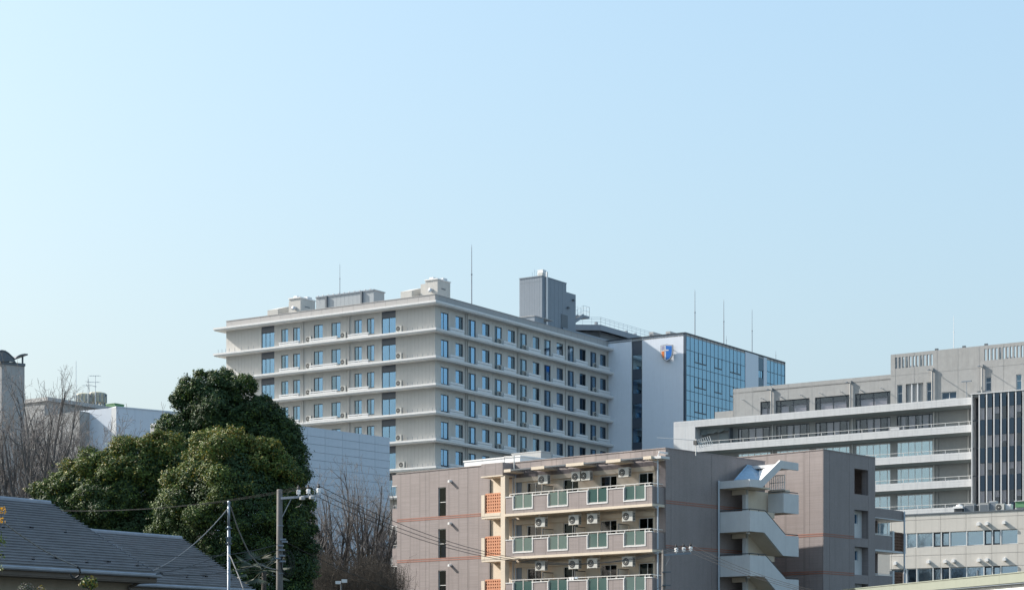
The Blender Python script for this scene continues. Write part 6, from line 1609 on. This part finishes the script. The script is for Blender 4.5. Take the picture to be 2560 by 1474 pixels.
# ================================================================== poles and wires
def sagline(a, b, sag, n=16): return [a.lerp(b, t / n) - Vector((0, 0, sag * 4 * (t / n) * (1 - t / n))) for t in range(n + 1)]
d1_ = 73.0
top = P((699, 1222.5), d1_)
pole = thing('utility_pole', 'thick concrete utility pole with a side crossarm in front of the dark trees', 'utility pole', (top.x, top.y, 0))
MB().tube([Vector((top.x, top.y, -.5)), Vector((top.x, top.y, top.z - .02)), top], [.165, .108, .09], 16).build('shaft', M['pole_c'], pole, smooth=True)
a_, c_ = P(L4(1700, 320), d1_ - .12), P(L4(2182, 286), d1_ - .8)
def beam(mb, a, b, w=.05):
    d = (b - a).normalized(); s = d.cross(Vector((0, 0, 1))).normalized() * w; up = s.cross(d).normalized() * w
    mb.hexa([a - s - up, b - s - up, b + s - up, a + s - up, a - s + up, b - s + up, b + s + up, a + s + up])
b = MB(); beam(b, a_, c_, .045); b.build('crossarm', M['pole_s'], pole)
MB().tube([P(L4(1828, 318), d1_ - .3), P(L4(1712, 550), d1_ - .12)], .022, 6).build('brace', M['pole_s'], pole)
def insulator(par, base, s=1.0):
    b = MB(); b.lathe(base, [(.025 * s, 0), (.025 * s, .06 * s), (.09 * s, .07 * s), (.10 * s, .12 * s), (.06 * s, .14 * s), (.10 * s, .17 * s), (.10 * s, .26 * s), (.05 * s, .29 * s)], 10); o = b.build('insulator', M['porcelain'], par, smooth=False)
    b = MB(); b.lathe(base + Vector((0, 0, .291 * s)), [(.07 * s, 0), (.08 * s, .06 * s), (.04 * s, .13 * s), (.02 * s, .2 * s)], 8); b.build('cap', M['black'], o)
    return base + Vector((0, 0, .4 * s))
tips = []
for x in (1913, 2036, 2163):
    t = (x - 1700) / 482; q = a_.lerp(c_, t) + Vector((0, 0, .046)); tips.append(insulator(pole, q, .85))
for x in (1965, 2083):
    t = (x - 1700) / 482; q = a_.lerp(c_, t) - Vector((0, .1, .04)); MB().lathe(q - Vector((0, 0, .1)), [(.04, 0), (.11, .02), (.11, .12), (.04, .15)], 10).build('strain_insulator', M['box_grey'], pole)
MB().tube([a_.lerp(c_, .55) - Vector((0, .1, .1)), P(L4(1955, 380), d1_ - .5), P(L4(1925, 420), d1_ - .5), P(L4(1880, 432), d1_ - .4)], .012, 5).build('jumper', M['wire'], pole)
MB().tube([P(L4(1775, 285), d1_ - .2), P(L4(1785, 248), d1_ - .3), P(L4(1830, 232), d1_ - .4), P(L4(1900, 226), d1_ - .5)], .012, 5).build('jumper', M['wire'], pole)
for y in (660, 1248): 
    q = P(L4(1685, y), d1_); MB().lathe(q - Vector((0, 0, .02)), [(.132, 0), (.132, .035)], 14).build('band', M['pole_s'], pole)
# cluster of fittings lower down
for k, (y, dx) in enumerate(((830, 30), (858, 50), (905, 0), (960, 15), (1030, 20), (1065, -30), (1100, 25))):
    q = P(L4(1690 + dx, y), d1_ - .15); MB().fbox(Face(o=q.xy, u=(1, 0)), -.10, .12, q.z - .03, q.z + .03, -.05, .12).build('fitting', M['pole_s'], pole)
for k in range(5):
    q = P(L4(1745 + 10 * k, 1110 + 18 * (k % 3)), d1_ - .2); r_ = .22 + .03 * k
    MB().tube([q + Vector((r_ * .75 * math.cos(t), 0, r_ * 1.5 * math.sin(t))) for t in [2 * math.pi * j / 14 for j in range(15)]], .011, 4).build('cable_coil', M['wire'], pole)
u_ = top.xy
# steel pole
d3 = 66.0; t3 = P((572, 1254), d3)
sp = thing('steel_pole', 'slim blue grey steel service pole between roof and trees', 'pole', (t3.x, t3.y, 0))
zj = P(L4(1048, 665), d3).z
MB().tube([Vector((t3.x, t3.y, -.3)), Vector((t3.x, t3.y, zj))], .055, 12).build('lower_tube', M['pole_s'], sp, smooth=True)
MB().tube([Vector((t3.x, t3.y, zj - .05)), t3], .044, 12).build('upper_tube', M['pole_s'], sp, smooth=True)
MB().lathe(t3, [(.055, -.06), (.055, 0), (.03, .04)], 10).build('cap', M['pole_s'], sp)
for y in (690, 805, 880): q = P(L4(1048, y), d3); MB().fbox(Face(o=q.xy, u=(1, 0)), -.11, .11, q.z - .02, q.z + .02, -.07, .07).build('clamp', M['steel_dark'], sp)
for k in range(4):
    q = P(L4(1000 + 8 * k, 440), d3); r_ = .14 + .02 * k
    MB().tube([q + Vector((r_ * math.cos(t), 0, r_ * 1.1 * math.sin(t))) for t in [math.pi * (.3 + 1.4 * j / 10) for j in range(11)]], .010, 4).build('drip_loop', M['wire'], sp)
MB().fbox(Face(o=(t3.x, t3.y), u=(1, 0)), -.07, .08, P(L4(0, 865), d3).z, P(L4(0, 820), d3).z, .04, .1).build('meter_clip', M['steel_dark'], sp)
# second pole in front of the apartments
d4 = 103.0; t4 = P((1659, 1373), d4)
p2 = thing('utility_pole', 'concrete utility pole with a short crossarm in front of the dark apartment wall', 'utility pole', (t4.x, t4.y, 0))
MB().tube([Vector((t4.x, t4.y, -.5)), t4 - Vector((0, 0, .02)), t4], [.16, .10, .08], 14).build('shaft', M['pole_c'], p2, smooth=True)
a2_, c2_ = P(A3(85, 1095), d4 - .12), P(A3(362, 1074), d4 - .5); b = MB(); beam(b, a2_, c2_, .05); b.build('crossarm', M['pole_s'], p2)
MB().tube([P(A3(160, 1090), d4 - .2), P(A3(98, 1205), d4 - .12)], .02, 5).build('brace', M['pole_s'], p2)
tips2 = []
for x in (210, 285, 356): tips2.append(insulator(p2, a2_.lerp(c2_, (x - 85) / 277) + Vector((0, 0, .05)), 1.05))
for y in (1405, 1270): q = P(A3(85, y), d4 - .1); MB().fbox(Face(o=q.xy, u=(1, 0)), -.12, .35, q.z - .03, q.z + .03, -.05, .1).build('fitting', M['steel_dark'], p2)
WG = 'overhead wires between the poles'
def wire(lab, pts, r=.012, m='wire', sides=5, name='overhead_wire', cat='wire', grp=WG):
    o = MB().tube(pts, r, sides).build(name, M[m], None, org=pts[0]); tag(o, lab, cat, grp); return o
for k, nm in enumerate(('left', 'middle', 'right')):
    wire('overhead wire between the two utility poles, on the %s insulator' % nm, sagline(tips[k], tips2[k], 1.9), .013)
    wire('overhead wire from the %s insulator of the thick pole to the left edge' % nm, sagline(tips[k], P((-40, 1262 + 2 * k), 76), .5), .004)
    wire('overhead wire from the %s insulator of the far pole to the lower right' % nm, sagline(tips2[k], P((2120, 1500 - 4 * k), 92), .35), .012)
wire('lower wire sagging from the thick pole across the apartment wall', sagline(P(L4(1760, 862), d1_ - .1), P(A3(90, 1405), d4 - .1), 2.2), .012)
for k, (y0, x1, y1, sg) in enumerate(((890, -10, 1004, .25), (960, -10, 1150, .3), (1065, 150, 1258, .25))):
    wire('low wire number'[:8] + (' from the thick pole to the left above the rear roof', ' from the thick pole crossing the middle of the rear roof', ' from the thick pole to the eave of the main house')[k], sagline(P(L4(1650, y0), d1_ - .1), P(L4(x1, y1), 58.5), sg), .013)
wire('pale cable looping from the steel pole top to the thick pole', [P(L4(x, y), 66 + 7 * t) for x, y, t in ((1052, 400, 0), (1075, 430, .04), (1110, 540, .15), (1160, 690, .3), (1230, 850, .45), (1310, 1015, .6), (1410, 1125, .75), (1500, 1170, .86), (1590, 1195, .95), (1650, 1203, 1))], .022, 'cable', 6, 'service_cable', 'cable', 'service cables')
wire('pale cable from the steel pole down to the house eave', sagline(P(L4(1035, 450), 66), P(L4(100, 1220), 60.5), .25), .016, 'cable', 6, 'service_cable', 'cable', 'service cables')
wire('double cable running down from the steel pole towards the ground', [P(L4(x, y), 66 - t) for x, y, t in ((1045, 1000, 0), (1080, 1060, .2), (1130, 1180, .5), (1190, 1330, .9), (1235, 1460, 1.2), (1260, 1560, 1.5))], .02, 'cable', 6, 'service_cable', 'cable', 'service cables')
wire('dark cable slanting across the main roof down to its hook', sagline(P((-15, 1286), 47), P(L2(718, 1240), 55.3), .12), .020, 'cable', 6, 'service_cable', 'cable', 'service cables')
q = P(L2(720, 1235), 55.3)
wire('dark cable loop hanging from the eave hook of the main house', [P(L2(x, y), 55.2) for x, y in ((715, 1238), (735, 1260), (740, 1290), (728, 1325), (700, 1345), (672, 1340), (655, 1320), (648, 1300))], .03, 'wire', 6, 'cable_loop', 'cable', 'service cables')
wire('thin wire from the steel pole over the rear roof to the house', sagline(P(L4(1030, 975), 66), P(L4(60, 1250), 60), .15), .010)
# ================================================================== trees
def leaf_object(name, C0, NRM, size, mi, mats, parent, droop=.25, asp=.5):
    """C0 (n,3) leaf centres, NRM (n,3) rough facing, size (n,) length; every leaf a folded pair of faces"""
    n = len(C0); nrm = NRM / (np.linalg.norm(NRM, axis=1, keepdims=True) + 1e-9)
    t = rng.normal(size=(n, 3)); t[:, 2] -= droop; t -= nrm * (t * nrm).sum(1, keepdims=True); t /= np.linalg.norm(t, axis=1, keepdims=True)
    s = np.cross(nrm, t); L = size[:, None]; W = L * asp
    a = C0 - t * L * .5; c = C0 + t * L * .5; fold = nrm * W * .22
    b = C0 + s * W * .5 + fold - t * L * .05; d = C0 - s * W * .5 + fold - t * L * .05
    V = np.stack([a, b, c, d], 1).reshape(-1, 3) - np.array(parent['_w'])
    me = bpy.data.meshes.new(name); me.vertices.add(4 * n); me.vertices.foreach_set('co', V.astype(np.float32).ravel())
    idx = np.arange(n) * 4; tri = np.stack([idx, idx + 1, idx + 2, idx, idx + 2, idx + 3], 1).ravel()
    me.loops.add(6 * n); me.loops.foreach_set('vertex_index', tri.astype(np.int32))
    me.polygons.add(2 * n); me.polygons.foreach_set('loop_start', (np.arange(2 * n) * 3).astype(np.int32))
    for m in mats: me.materials.append(m)
    me.polygons.foreach_set('material_index', np.repeat(mi, 2).astype(np.int32))
    me.update(); me.validate()
    o = bpy.data.objects.new(name, me); COL.objects.link(o); o.parent = parent; return o

def seg_object(name, segs, m, parent, sides=4):
    """segs: list of (p0, p1, r0, r1) -> tapered prisms in one mesh"""
    S = np.array([[*a, *b, r0, r1] for a, b, r0, r1 in segs]); p0, p1, r0, r1 = S[:, :3], S[:, 3:6], S[:, 6:7], S[:, 7:8]
    d = p1 - p0; d /= np.linalg.norm(d, axis=1, keepdims=True) + 1e-9
    ref = np.where(np.abs(d[:, 2:3]) < .9, np.array([[0, 0, 1.]]), np.array([[1., 0, 0]])); a = np.cross(d, ref); a /= np.linalg.norm(a, axis=1, keepdims=True); b = np.cross(d, a)
    vs = []
    for q, r in ((p0, r0), (p1, r1)):
        for j in range(sides):
            t = 2 * math.pi * j / sides; vs.append(q + (a * math.cos(t) + b * math.sin(t)) * r)
    V = np.stack(vs, 1); n = len(S); V = V.reshape(-1, 3) - np.array(parent['_w'])
    k = np.arange(n) * 2 * sides; F_ = []
    for j in range(sides):
        j2 = (j + 1) % sides; F_.append(np.stack([k + j, k + j2, k + sides + j2, k + sides + j], 1))
    F_ = np.concatenate(F_).ravel(); nf = n * sides
    me = bpy.data.meshes.new(name); me.vertices.add(len(V)); me.vertices.foreach_set('co', V.astype(np.float32).ravel())
    me.loops.add(4 * nf); me.loops.foreach_set('vertex_index', F_.astype(np.int32)); me.polygons.add(nf); me.polygons.foreach_set('loop_start', (np.arange(nf) * 4).astype(np.int32))
    me.polygons.foreach_set('use_smooth', np.ones(nf, bool))
    me.materials.append(m); me.update(); me.validate(); o = bpy.data.objects.new(name, me); COL.objects.link(o); o.parent = parent; return o

def evergreen(lab, d, lobes, n_leaf, base_px, mats, pal, leaf=(.13, .21), depth=.9, dens=11, bough=(.32, .72), fill=.3, seed=1, grp='evergreen trees in front of the hospital', gaps=.0):
    """lobes: (px, py, radius px[, depth offset m]); pal(height 0..1, up) -> probabilities over mats"""
    r_ = np.random.default_rng(seed)
    base = P((base_px, 1600), d); base.z = terrain(base.x, d); o = thing('evergreen_tree', lab, 'tree', base, grp)
    Ls = []
    for q in lobes:
        dd = d + (q[3] if len(q) > 3 else 0); c = P((q[0], q[1]), dd); Ls.append((np.array(c), q[2] / F * dd))
    cen = np.array([l[0] for l in Ls]); rad = np.array([l[1] for l in Ls]); wt = rad ** 2 / (rad ** 2).sum()
    zmin, zmax = (cen[:, 2] - rad).min(), (cen[:, 2] + rad).max()
    # boughs: smaller leafy masses spread over each lobe, with gaps between them
    sub_c, sub_r, sub_n, sub_h = [], [], [], []
    for k in range(len(Ls)):
        ns = int(dens * rad[k] ** 2) + 5; got = 0; tries = 0
        while got < ns and tries < ns * 20:
            tries += 1
            v = r_.normal(size=3); v /= np.linalg.norm(v)
            if v[1] > .45 and r_.random() < .85: continue
            p = cen[k] + v * rad[k] * r_.uniform(.72, 1.0) * np.array([1, depth, 1])
            dist = np.linalg.norm((p - cen) / rad[:, None], axis=1); dist[k] = 9
            if dist.min() < .68: continue
            r1 = r_.uniform(*bough)
            if sub_c and (np.linalg.norm(np.array(sub_c) - p, axis=1) < .75 * r1 + .25 * bough[0]).any(): continue
            sub_c.append(p); sub_r.append(r1); sub_n.append(v); sub_h.append((p[2] - zmin) / (zmax - zmin)); got += 1
    sub_c, sub_r, sub_n = np.array(sub_c), np.array(sub_r), np.array(sub_n); nb = len(sub_c)
    cnt = (sub_r ** 2); cnt = np.maximum(12, (cnt / cnt.sum() * n_leaf * .9)).astype(int); idx = np.repeat(np.arange(nb), cnt); n = len(idx)
    v = r_.normal(size=(n, 3)) + sub_n[idx] * .55 + np.array([0, 0, .25]); v /= np.linalg.norm(v, axis=1, keepdims=True)
    rr = sub_r[idx] * (r_.uniform(.3, 1.05, n) ** .6 + np.abs(r_.normal(size=n)) * .16) * (1 + .18 * np.sin(v[:, 0] * 7 + idx) * np.cos(v[:, 2] * 6 + idx * 1.7))
    C0 = sub_c[idx] + v * rr[:, None] * np.array([1.1, 1.1, .85])
    N_ = v + r_.normal(size=(n, 3)) * .55 + np.array([0, -.1, .35])
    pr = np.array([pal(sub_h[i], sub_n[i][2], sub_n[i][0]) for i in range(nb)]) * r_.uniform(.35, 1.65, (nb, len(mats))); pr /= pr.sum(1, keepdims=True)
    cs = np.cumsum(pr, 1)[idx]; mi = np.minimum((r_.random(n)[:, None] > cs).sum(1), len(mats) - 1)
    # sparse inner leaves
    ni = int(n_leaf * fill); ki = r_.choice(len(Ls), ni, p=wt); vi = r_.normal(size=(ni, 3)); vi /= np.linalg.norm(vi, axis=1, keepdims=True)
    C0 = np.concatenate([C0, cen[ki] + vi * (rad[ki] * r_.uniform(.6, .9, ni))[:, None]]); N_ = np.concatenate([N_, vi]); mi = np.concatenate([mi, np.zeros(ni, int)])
    leaf_object('crown', C0, N_, r_.uniform(leaf[0], leaf[1], len(C0)), mi, mats, o)
    # trunk and limbs
    segs = []; cm = (cen * wt[:, None]).sum(0); bx = np.array([base.x, base.y, base.z - .5]); fork = np.array([cm[0], cm[1] + .3, max(base.z + 1.2, zmin + (zmax - zmin) * .25)])
    segs.append((bx, fork, .38, .30))
    for c, rr in Ls:
        m = (fork + c) / 2 + r_.normal(size=3) * .3; segs.append((fork, m, .16, .11)); segs.append((m, c, .11, .06))
        for j in range(7):
            v = r_.normal(size=3); v /= np.linalg.norm(v); v[2] = abs(v[2]) * .8; e = c + v * rr * .85; mm = (c + e) / 2 + r_.normal(size=3) * .15; segs.append((c, mm, .05, .03)); segs.append((mm, e, .03, .008))
    seg_object('trunk', segs, M['bark'], o, 6)
    return o

LM = [M['leaf'], M['leaf_b'], M['leaf_y']]
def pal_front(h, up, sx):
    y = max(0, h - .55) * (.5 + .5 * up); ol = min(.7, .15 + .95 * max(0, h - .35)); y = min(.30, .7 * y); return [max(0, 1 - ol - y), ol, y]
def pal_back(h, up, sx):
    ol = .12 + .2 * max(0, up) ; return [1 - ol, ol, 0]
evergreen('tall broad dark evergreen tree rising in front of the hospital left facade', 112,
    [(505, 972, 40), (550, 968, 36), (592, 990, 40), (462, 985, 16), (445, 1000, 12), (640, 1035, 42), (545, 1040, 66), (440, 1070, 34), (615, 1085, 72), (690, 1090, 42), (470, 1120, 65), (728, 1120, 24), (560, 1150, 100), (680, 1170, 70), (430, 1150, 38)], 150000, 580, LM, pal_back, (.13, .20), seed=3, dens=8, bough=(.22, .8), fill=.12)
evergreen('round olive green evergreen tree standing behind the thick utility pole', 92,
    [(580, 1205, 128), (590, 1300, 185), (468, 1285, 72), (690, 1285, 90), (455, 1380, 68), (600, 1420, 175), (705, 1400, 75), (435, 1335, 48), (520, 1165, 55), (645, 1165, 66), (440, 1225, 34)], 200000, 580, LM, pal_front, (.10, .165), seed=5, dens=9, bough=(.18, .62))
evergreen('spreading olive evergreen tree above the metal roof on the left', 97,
    [(345, 1165, 72), (265, 1190, 70), (195, 1225, 58), (140, 1240, 40), (310, 1255, 115), (395, 1175, 62), (220, 1290, 85), (345, 1340, 120), (400, 1125, 38), (150, 1285, 48), (425, 1260, 75), (250, 1370, 100), (108, 1225, 20)], 190000, 280, LM, pal_front, (.10, .165), seed=8, dens=10, bough=(.18, .62))

def bare(lab, px, ytop, d, spread, seed, mt, base_y=1560, n1=7, thick=.16, dens=1.0, lean=0.0, grp='leafless trees', twig=.008, name='bare_tree'):
    r_ = np.random.default_rng(seed); base = P((px, base_y), d); base.z = terrain(base.x, d); top = P((px, ytop), d).z
    o = thing(name, lab, 'tree', base, grp); Ht = top - base.z; W = spread / F * d * 1.35
    segs = []; tr = []
    def branch(p, v, L, r, lev):
        n = (5, 6, 4, 3, 2)[min(lev, 4)]; q = p.copy(); pts = [(q.copy(), r)]; v = v / np.linalg.norm(v)
        for k in range(n):
            v = v + r_.normal(size=3) * (.07, .13, .19, .24, .26)[min(lev, 4)] + np.array([0, 0, (.05, .045, .025, .01, .0)[min(lev, 4)]]); v /= np.linalg.norm(v)
            q2 = q + v * L / n; r2 = r * (1 - (k + 1) / n * (.35 if lev == 0 else .8)); (tr if lev == 0 else segs).append((q.copy(), q2.copy(), max(twig, pts[-1][1]), max(twig * .8, r2))); q = q2; pts.append((q.copy(), r2))
        if lev >= 4: return
        nb = max(2, int(((n1, 7, 5, 3)[lev]) * dens * r_.uniform(.8, 1.2))); lo = (.45, .22, .15, .1)[lev]
        for k in range(nb):
            t = min(.99, lo + (1 - lo) * (k + r_.random()) / nb); f = t * n; i = min(n - 1, int(f)); a = pts[i][0] + (pts[i + 1][0] - pts[i][0]) * (f - i); rr = pts[i][1]
            w = (pts[i + 1][0] - pts[i][0]); w /= np.linalg.norm(w)
            if lev == 0: az = k * 2.4 + r_.uniform(-.4, .4); s_ = np.array([math.cos(az), math.sin(az), 0])
            else: s_ = r_.normal(size=3)
            s_ -= w * s_.dot(w); s_ /= np.linalg.norm(s_)
            ang = r_.uniform(*((.22, .72), (.45, .95), (.5, 1.0), (.5, 1.1))[lev]); nv = w * math.cos(ang) + s_ * math.sin(ang)
            L2_ = Ht * r_.uniform(.42, .60) if lev == 0 else L * r_.uniform(.38, .62) * (1.15 - .55 * t)
            branch(a, nv, L2_, max(twig, rr * (r_.uniform(.55, .8) if lev == 0 else r_.uniform(.42, .62))), lev + 1)
    branch(np.array(base), np.array([lean, 0, 1.0]), Ht * .42, thick, 0)
    S_ = segs
    cx, cy = base.x, base.y; mx_ = np.percentile([abs(s[1][0] - cx) for s in S_], 97); kx = min(1.5, max(.6, W / max(mx_, .1))); mz = np.percentile([s[1][2] for s in S_], 99.8) - base.z; kz = Ht / mz
    def sq(p): return np.array([cx + (p[0] - cx) * kx, cy + (p[1] - cy) * kx, base.z + (p[2] - base.z) * kz])
    seg_object('trunk', [(sq(a), sq(b), r0, r1) for a, b, r0, r1 in tr], mt, o, 7)
    seg_object('branches', [(sq(a), sq(b), r0, r1) for a, b, r0, r1 in S_ if r0 >= .022], mt, o, 5)
    seg_object('twigs', [(sq(a), sq(b), r0, r1) for a, b, r0, r1 in S_ if r0 < .022], M['twig'], o, 3)
    return o
BL = [(22, 960, 134, 80, 'at the very left edge, in front of the concrete shaft'), (52, 912, 138, 95, 'left of centre in the left group, before the shaft'), (92, 905, 132, 95, 'with the densest crown in the left group'), (128, 930, 140, 90, 'right of the densest one in the left group'), (165, 975, 136, 80, 'standing before the low grey roofed block'), (205, 1025, 142, 70, 'with a forked trunk below the whip mast'), (232, 1045, 146, 70, 'below the water tanks')]
for k, (x, yt, d, sp_, tx) in enumerate(BL): bare('leafless grey tree ' + tx, x, yt, d, sp_, 20 + k, M['bark_far'], n1=10, thick=.30, dens=1.12, lean=.06 * (k % 3 - 1), twig=.011)
for k, (x, yt, sp_, tx) in enumerate(((275, 1045, 65, 'left of three below the pale corner strip'), (325, 1040, 65, 'in the middle of three before the left hall'), (385, 1038, 60, 'beside the tall broad evergreen'))): bare('leafless brown twiggy tree ' + tx, x, yt, 158, sp_, 40 + k, M['twig'], n1=8, thick=.12, dens=1.1, twig=.014)
BR = [(790, 1195, 140, 55, 'beside the evergreen, leftmost of the right group'), (838, 1160, 143, 78, 'with a straight trunk in front of the annex'), (868, 1150, 149, 75, 'behind the straight one in front of the annex'), (895, 1165, 141, 75, 'in the middle of the right group'), (925, 1160, 146, 72, 'right of the middle of the right group'), (958, 1175, 142, 62, 'leaning towards the apartment wall'), (985, 1210, 148, 60, 'half hidden by the apartment wall')]
for k, (x, yt, d, sp_, tx) in enumerate(BR): bare('leafless tree ' + tx, x, yt, d, sp_, 60 + k, M['bark'] if k % 2 else M['bark_far'], n1=9, thick=.26, dens=1.0, lean=(.0, -.02, .05, .0, .08, .12, -.04)[k], twig=.009)

M['brush'] = mat('brush_brown', (.05, .042, .034), .95, var=.3, vscale=1.5)
# brown undergrowth at the foot of the right group
segs = []; r_ = np.random.default_rng(90); ub_ = P((890, 1474), 118); uo = bpy.data.objects.new('undergrowth_root', None)
class _R(dict): pass
par = {'_w': (ub_.x, ub_.y, terrain(ub_.x, ub_.y))}
for k in range(1700):
    x = r_.uniform(790, 1000); d = r_.uniform(114, 124); p = np.array(P((x, 1490), d)); p[2] = terrain(p[0], p[1]) + r_.uniform(0, 1.2)
    zt = P((x, 1395 + 25 * math.sin(x * .06) + r_.uniform(0, 60)), d).z; q = p + np.array([r_.normal() * .5, r_.normal() * .4, zt - p[2]]); m = (p + q) / 2 + r_.normal(size=3) * .2
    segs.append((p, m, .012, .010)); segs.append((m, q, .010, .006))
    for j in range(3):
        t = r_.uniform(.2, 1); a = m + (q - m) * t; e = a + r_.normal(size=3) * np.array([.35, .3, .25]) + np.array([0, 0, .12]); segs.append((a, e, .007, .005))
ug = MB(); root = bpy.data.objects.new('tmp', None); root['_w'] = par['_w']
o = seg_object('undergrowth', segs, M['brush'], root, 3); o.parent = None; o.location = par['_w']; tag(o, 'tangled brown leafless undergrowth at the foot of the right trees', 'undergrowth', kind='stuff')
bpy.data.objects.remove(root); bpy.data.objects.remove(uo)

# fan palm beside the thick pole
pb = P((655, 1600), 82); pb.z = terrain(pb.x, 82); palm = thing('fan_palm', 'dark fan palm growing between the steel pole and the thick pole', 'palm', pb)
hz1 = P((655, 1425), 82).z; pc_ = Vector((pb.x, pb.y, hz1)); MB().tube([pb, Vector((pb.x + .1, pb.y, hz1))], [.14, .10], 9).build('trunk', M['bark'], palm)
M['palm'] = mat('palm_leaf', (.022, .036, .02), .5, var=.2, trans=.15)
r_ = np.random.default_rng(4)
for k in range(16):
    az = k * 2.4; el = .9 - 1.5 * (k / 16); dv = Vector((math.cos(az) * math.cos(el), math.sin(az) * math.cos(el), math.sin(el))); tip = pc_ + dv * .75; b = MB(); b.tube([pc_, tip], .015, 4)
    side = dv.cross(Vector((0, 0, 1))).normalized()
    for j in range(13):
        a = -1.25 + 2.5 * j / 12; v = (dv * math.cos(a) + side * math.sin(a)); e = tip + v * .62 - Vector((0, 0, .12 * abs(a))); w = v.cross(Vector((.3, -.8, .5))).normalized() * .028; m_ = tip.lerp(e, .55)
        b.quad(tip, m_ + w, e, m_ - w)
    b.build('frond', M['palm'], palm)

# small plants by the house
def shrub(lab, px, py, d, r_px, mats, n, seed, leaf=(.06, .1), stem=True, name='shrub', flat=1.0, cat='shrub', probs=None):
    rr = np.random.default_rng(seed); c = np.array(P((px, py), d)); R_ = r_px / F * d; o = thing(name, lab, cat, (c[0], c[1], terrain(c[0], c[1])))
    v = rr.normal(size=(n, 3)); v /= np.linalg.norm(v, axis=1, keepdims=True); C0 = c + v * R_ * rr.uniform(.4, 1.05, (n, 1)) * np.array([1, 1, flat])
    leaf_object('foliage', C0, v + rr.normal(size=(n, 3)) * .5 + np.array([0, 0, .4]), rr.uniform(*leaf, n), rr.choice(len(mats), n, p=probs), mats, o)
    seg_object('stem', [(np.array([c[0], c[1], terrain(c[0], c[1]) - .2]), c, .03, .02)] + [(c - np.array([0, 0, R_ * .6]), c + q * R_ * .8 * np.array([1, 1, flat]), .012, .006) for q in v[:14]], M['bark'], o, 5)
    return o
for k, (x, y, r0) in enumerate(((222, 1450, 17), (210, 1470, 20), (236, 1468, 12))):
    pass
shrub('young glossy leafed sapling in front of the house wall', 222, 1456, 52.5, 24, [M['leaf'], M['leaf_b'], M['leaf_y']], 130, 11, (.09, .15), name='sapling', flat=.7, cat='sapling')
shrub('clipped dark bush peeping up left below the eave', 66, 1474, 51, 22, [M['leaf'], M['twig']], 500, 12, (.03, .06))
shrub('reddish brown bush peeping up under the eave beside the dark one', 104, 1474, 51, 12, [M['twig'], M['leaf_y']], 250, 13, (.03, .06))
# golden leaved branch entering at the left edge
rr = np.random.default_rng(15); c = P((-25, 1400), 40); gt = thing('golden_shrub', 'shrub with golden yellow leaves entering at the left edge', 'shrub', (c.x, c.y, 0))
C_, mi_ = [], []
for x, y, r0, m_, n in ((3, 1274, 9, 0, 26), (0, 1301, 8, 0, 14), (5, 1352, 12, 1, 26), (-2, 1385, 10, 1, 16), (2, 1418, 9, 1, 12), (-20, 1330, 22, 1, 60)):
    q = np.array(P((x, y), 40)); R_ = r0 / F * 40; C_.append(q + rr.normal(size=(n, 3)) * R_ * .55); mi_ += [m_] * n
C_ = np.concatenate(C_); leaf_object('foliage', C_, rr.normal(size=C_.shape) + np.array([0, -.5, .5]), rr.uniform(.05, .085, len(C_)), np.array(mi_), [M['leaf_gold'], M['leaf_b']], gt)
seg_object('stem', [(np.array([c.x, c.y, -.2]), np.array(P((-20, 1360), 40)), .03, .02)] + [(np.array(P((-20, 1360), 40)), q, .012, .005) for q in C_[::9]], M['bark'], gt, 5)
# floodlight and a marker post at the foot of the trees
q = P((853, 1458), 112); fl = thing('floodlight', 'small white double floodlight among the undergrowth', 'lamp', (q.x, q.y, terrain(q.x, q.y)))
MB().tube([Vector((q.x, q.y, terrain(q.x, q.y))), q], .04, 6).build('post', M['steel_dark'], fl)
ff = Face(o=q.xy, u=(1, 0)); MB().fbox(ff, -.32, -.02, q.z - .02, q.z + .16, 0, .25).build('lamp_head', M['slat'], fl); MB().fbox(ff, .04, .36, q.z + .06, q.z + .26, 0, .25).build('lamp_head', M['slat'], fl)
# ------------------------------------------------------------------ tidy the helper property
for o in bpy.data.objects:
    if '_w' in o: del o['_w']
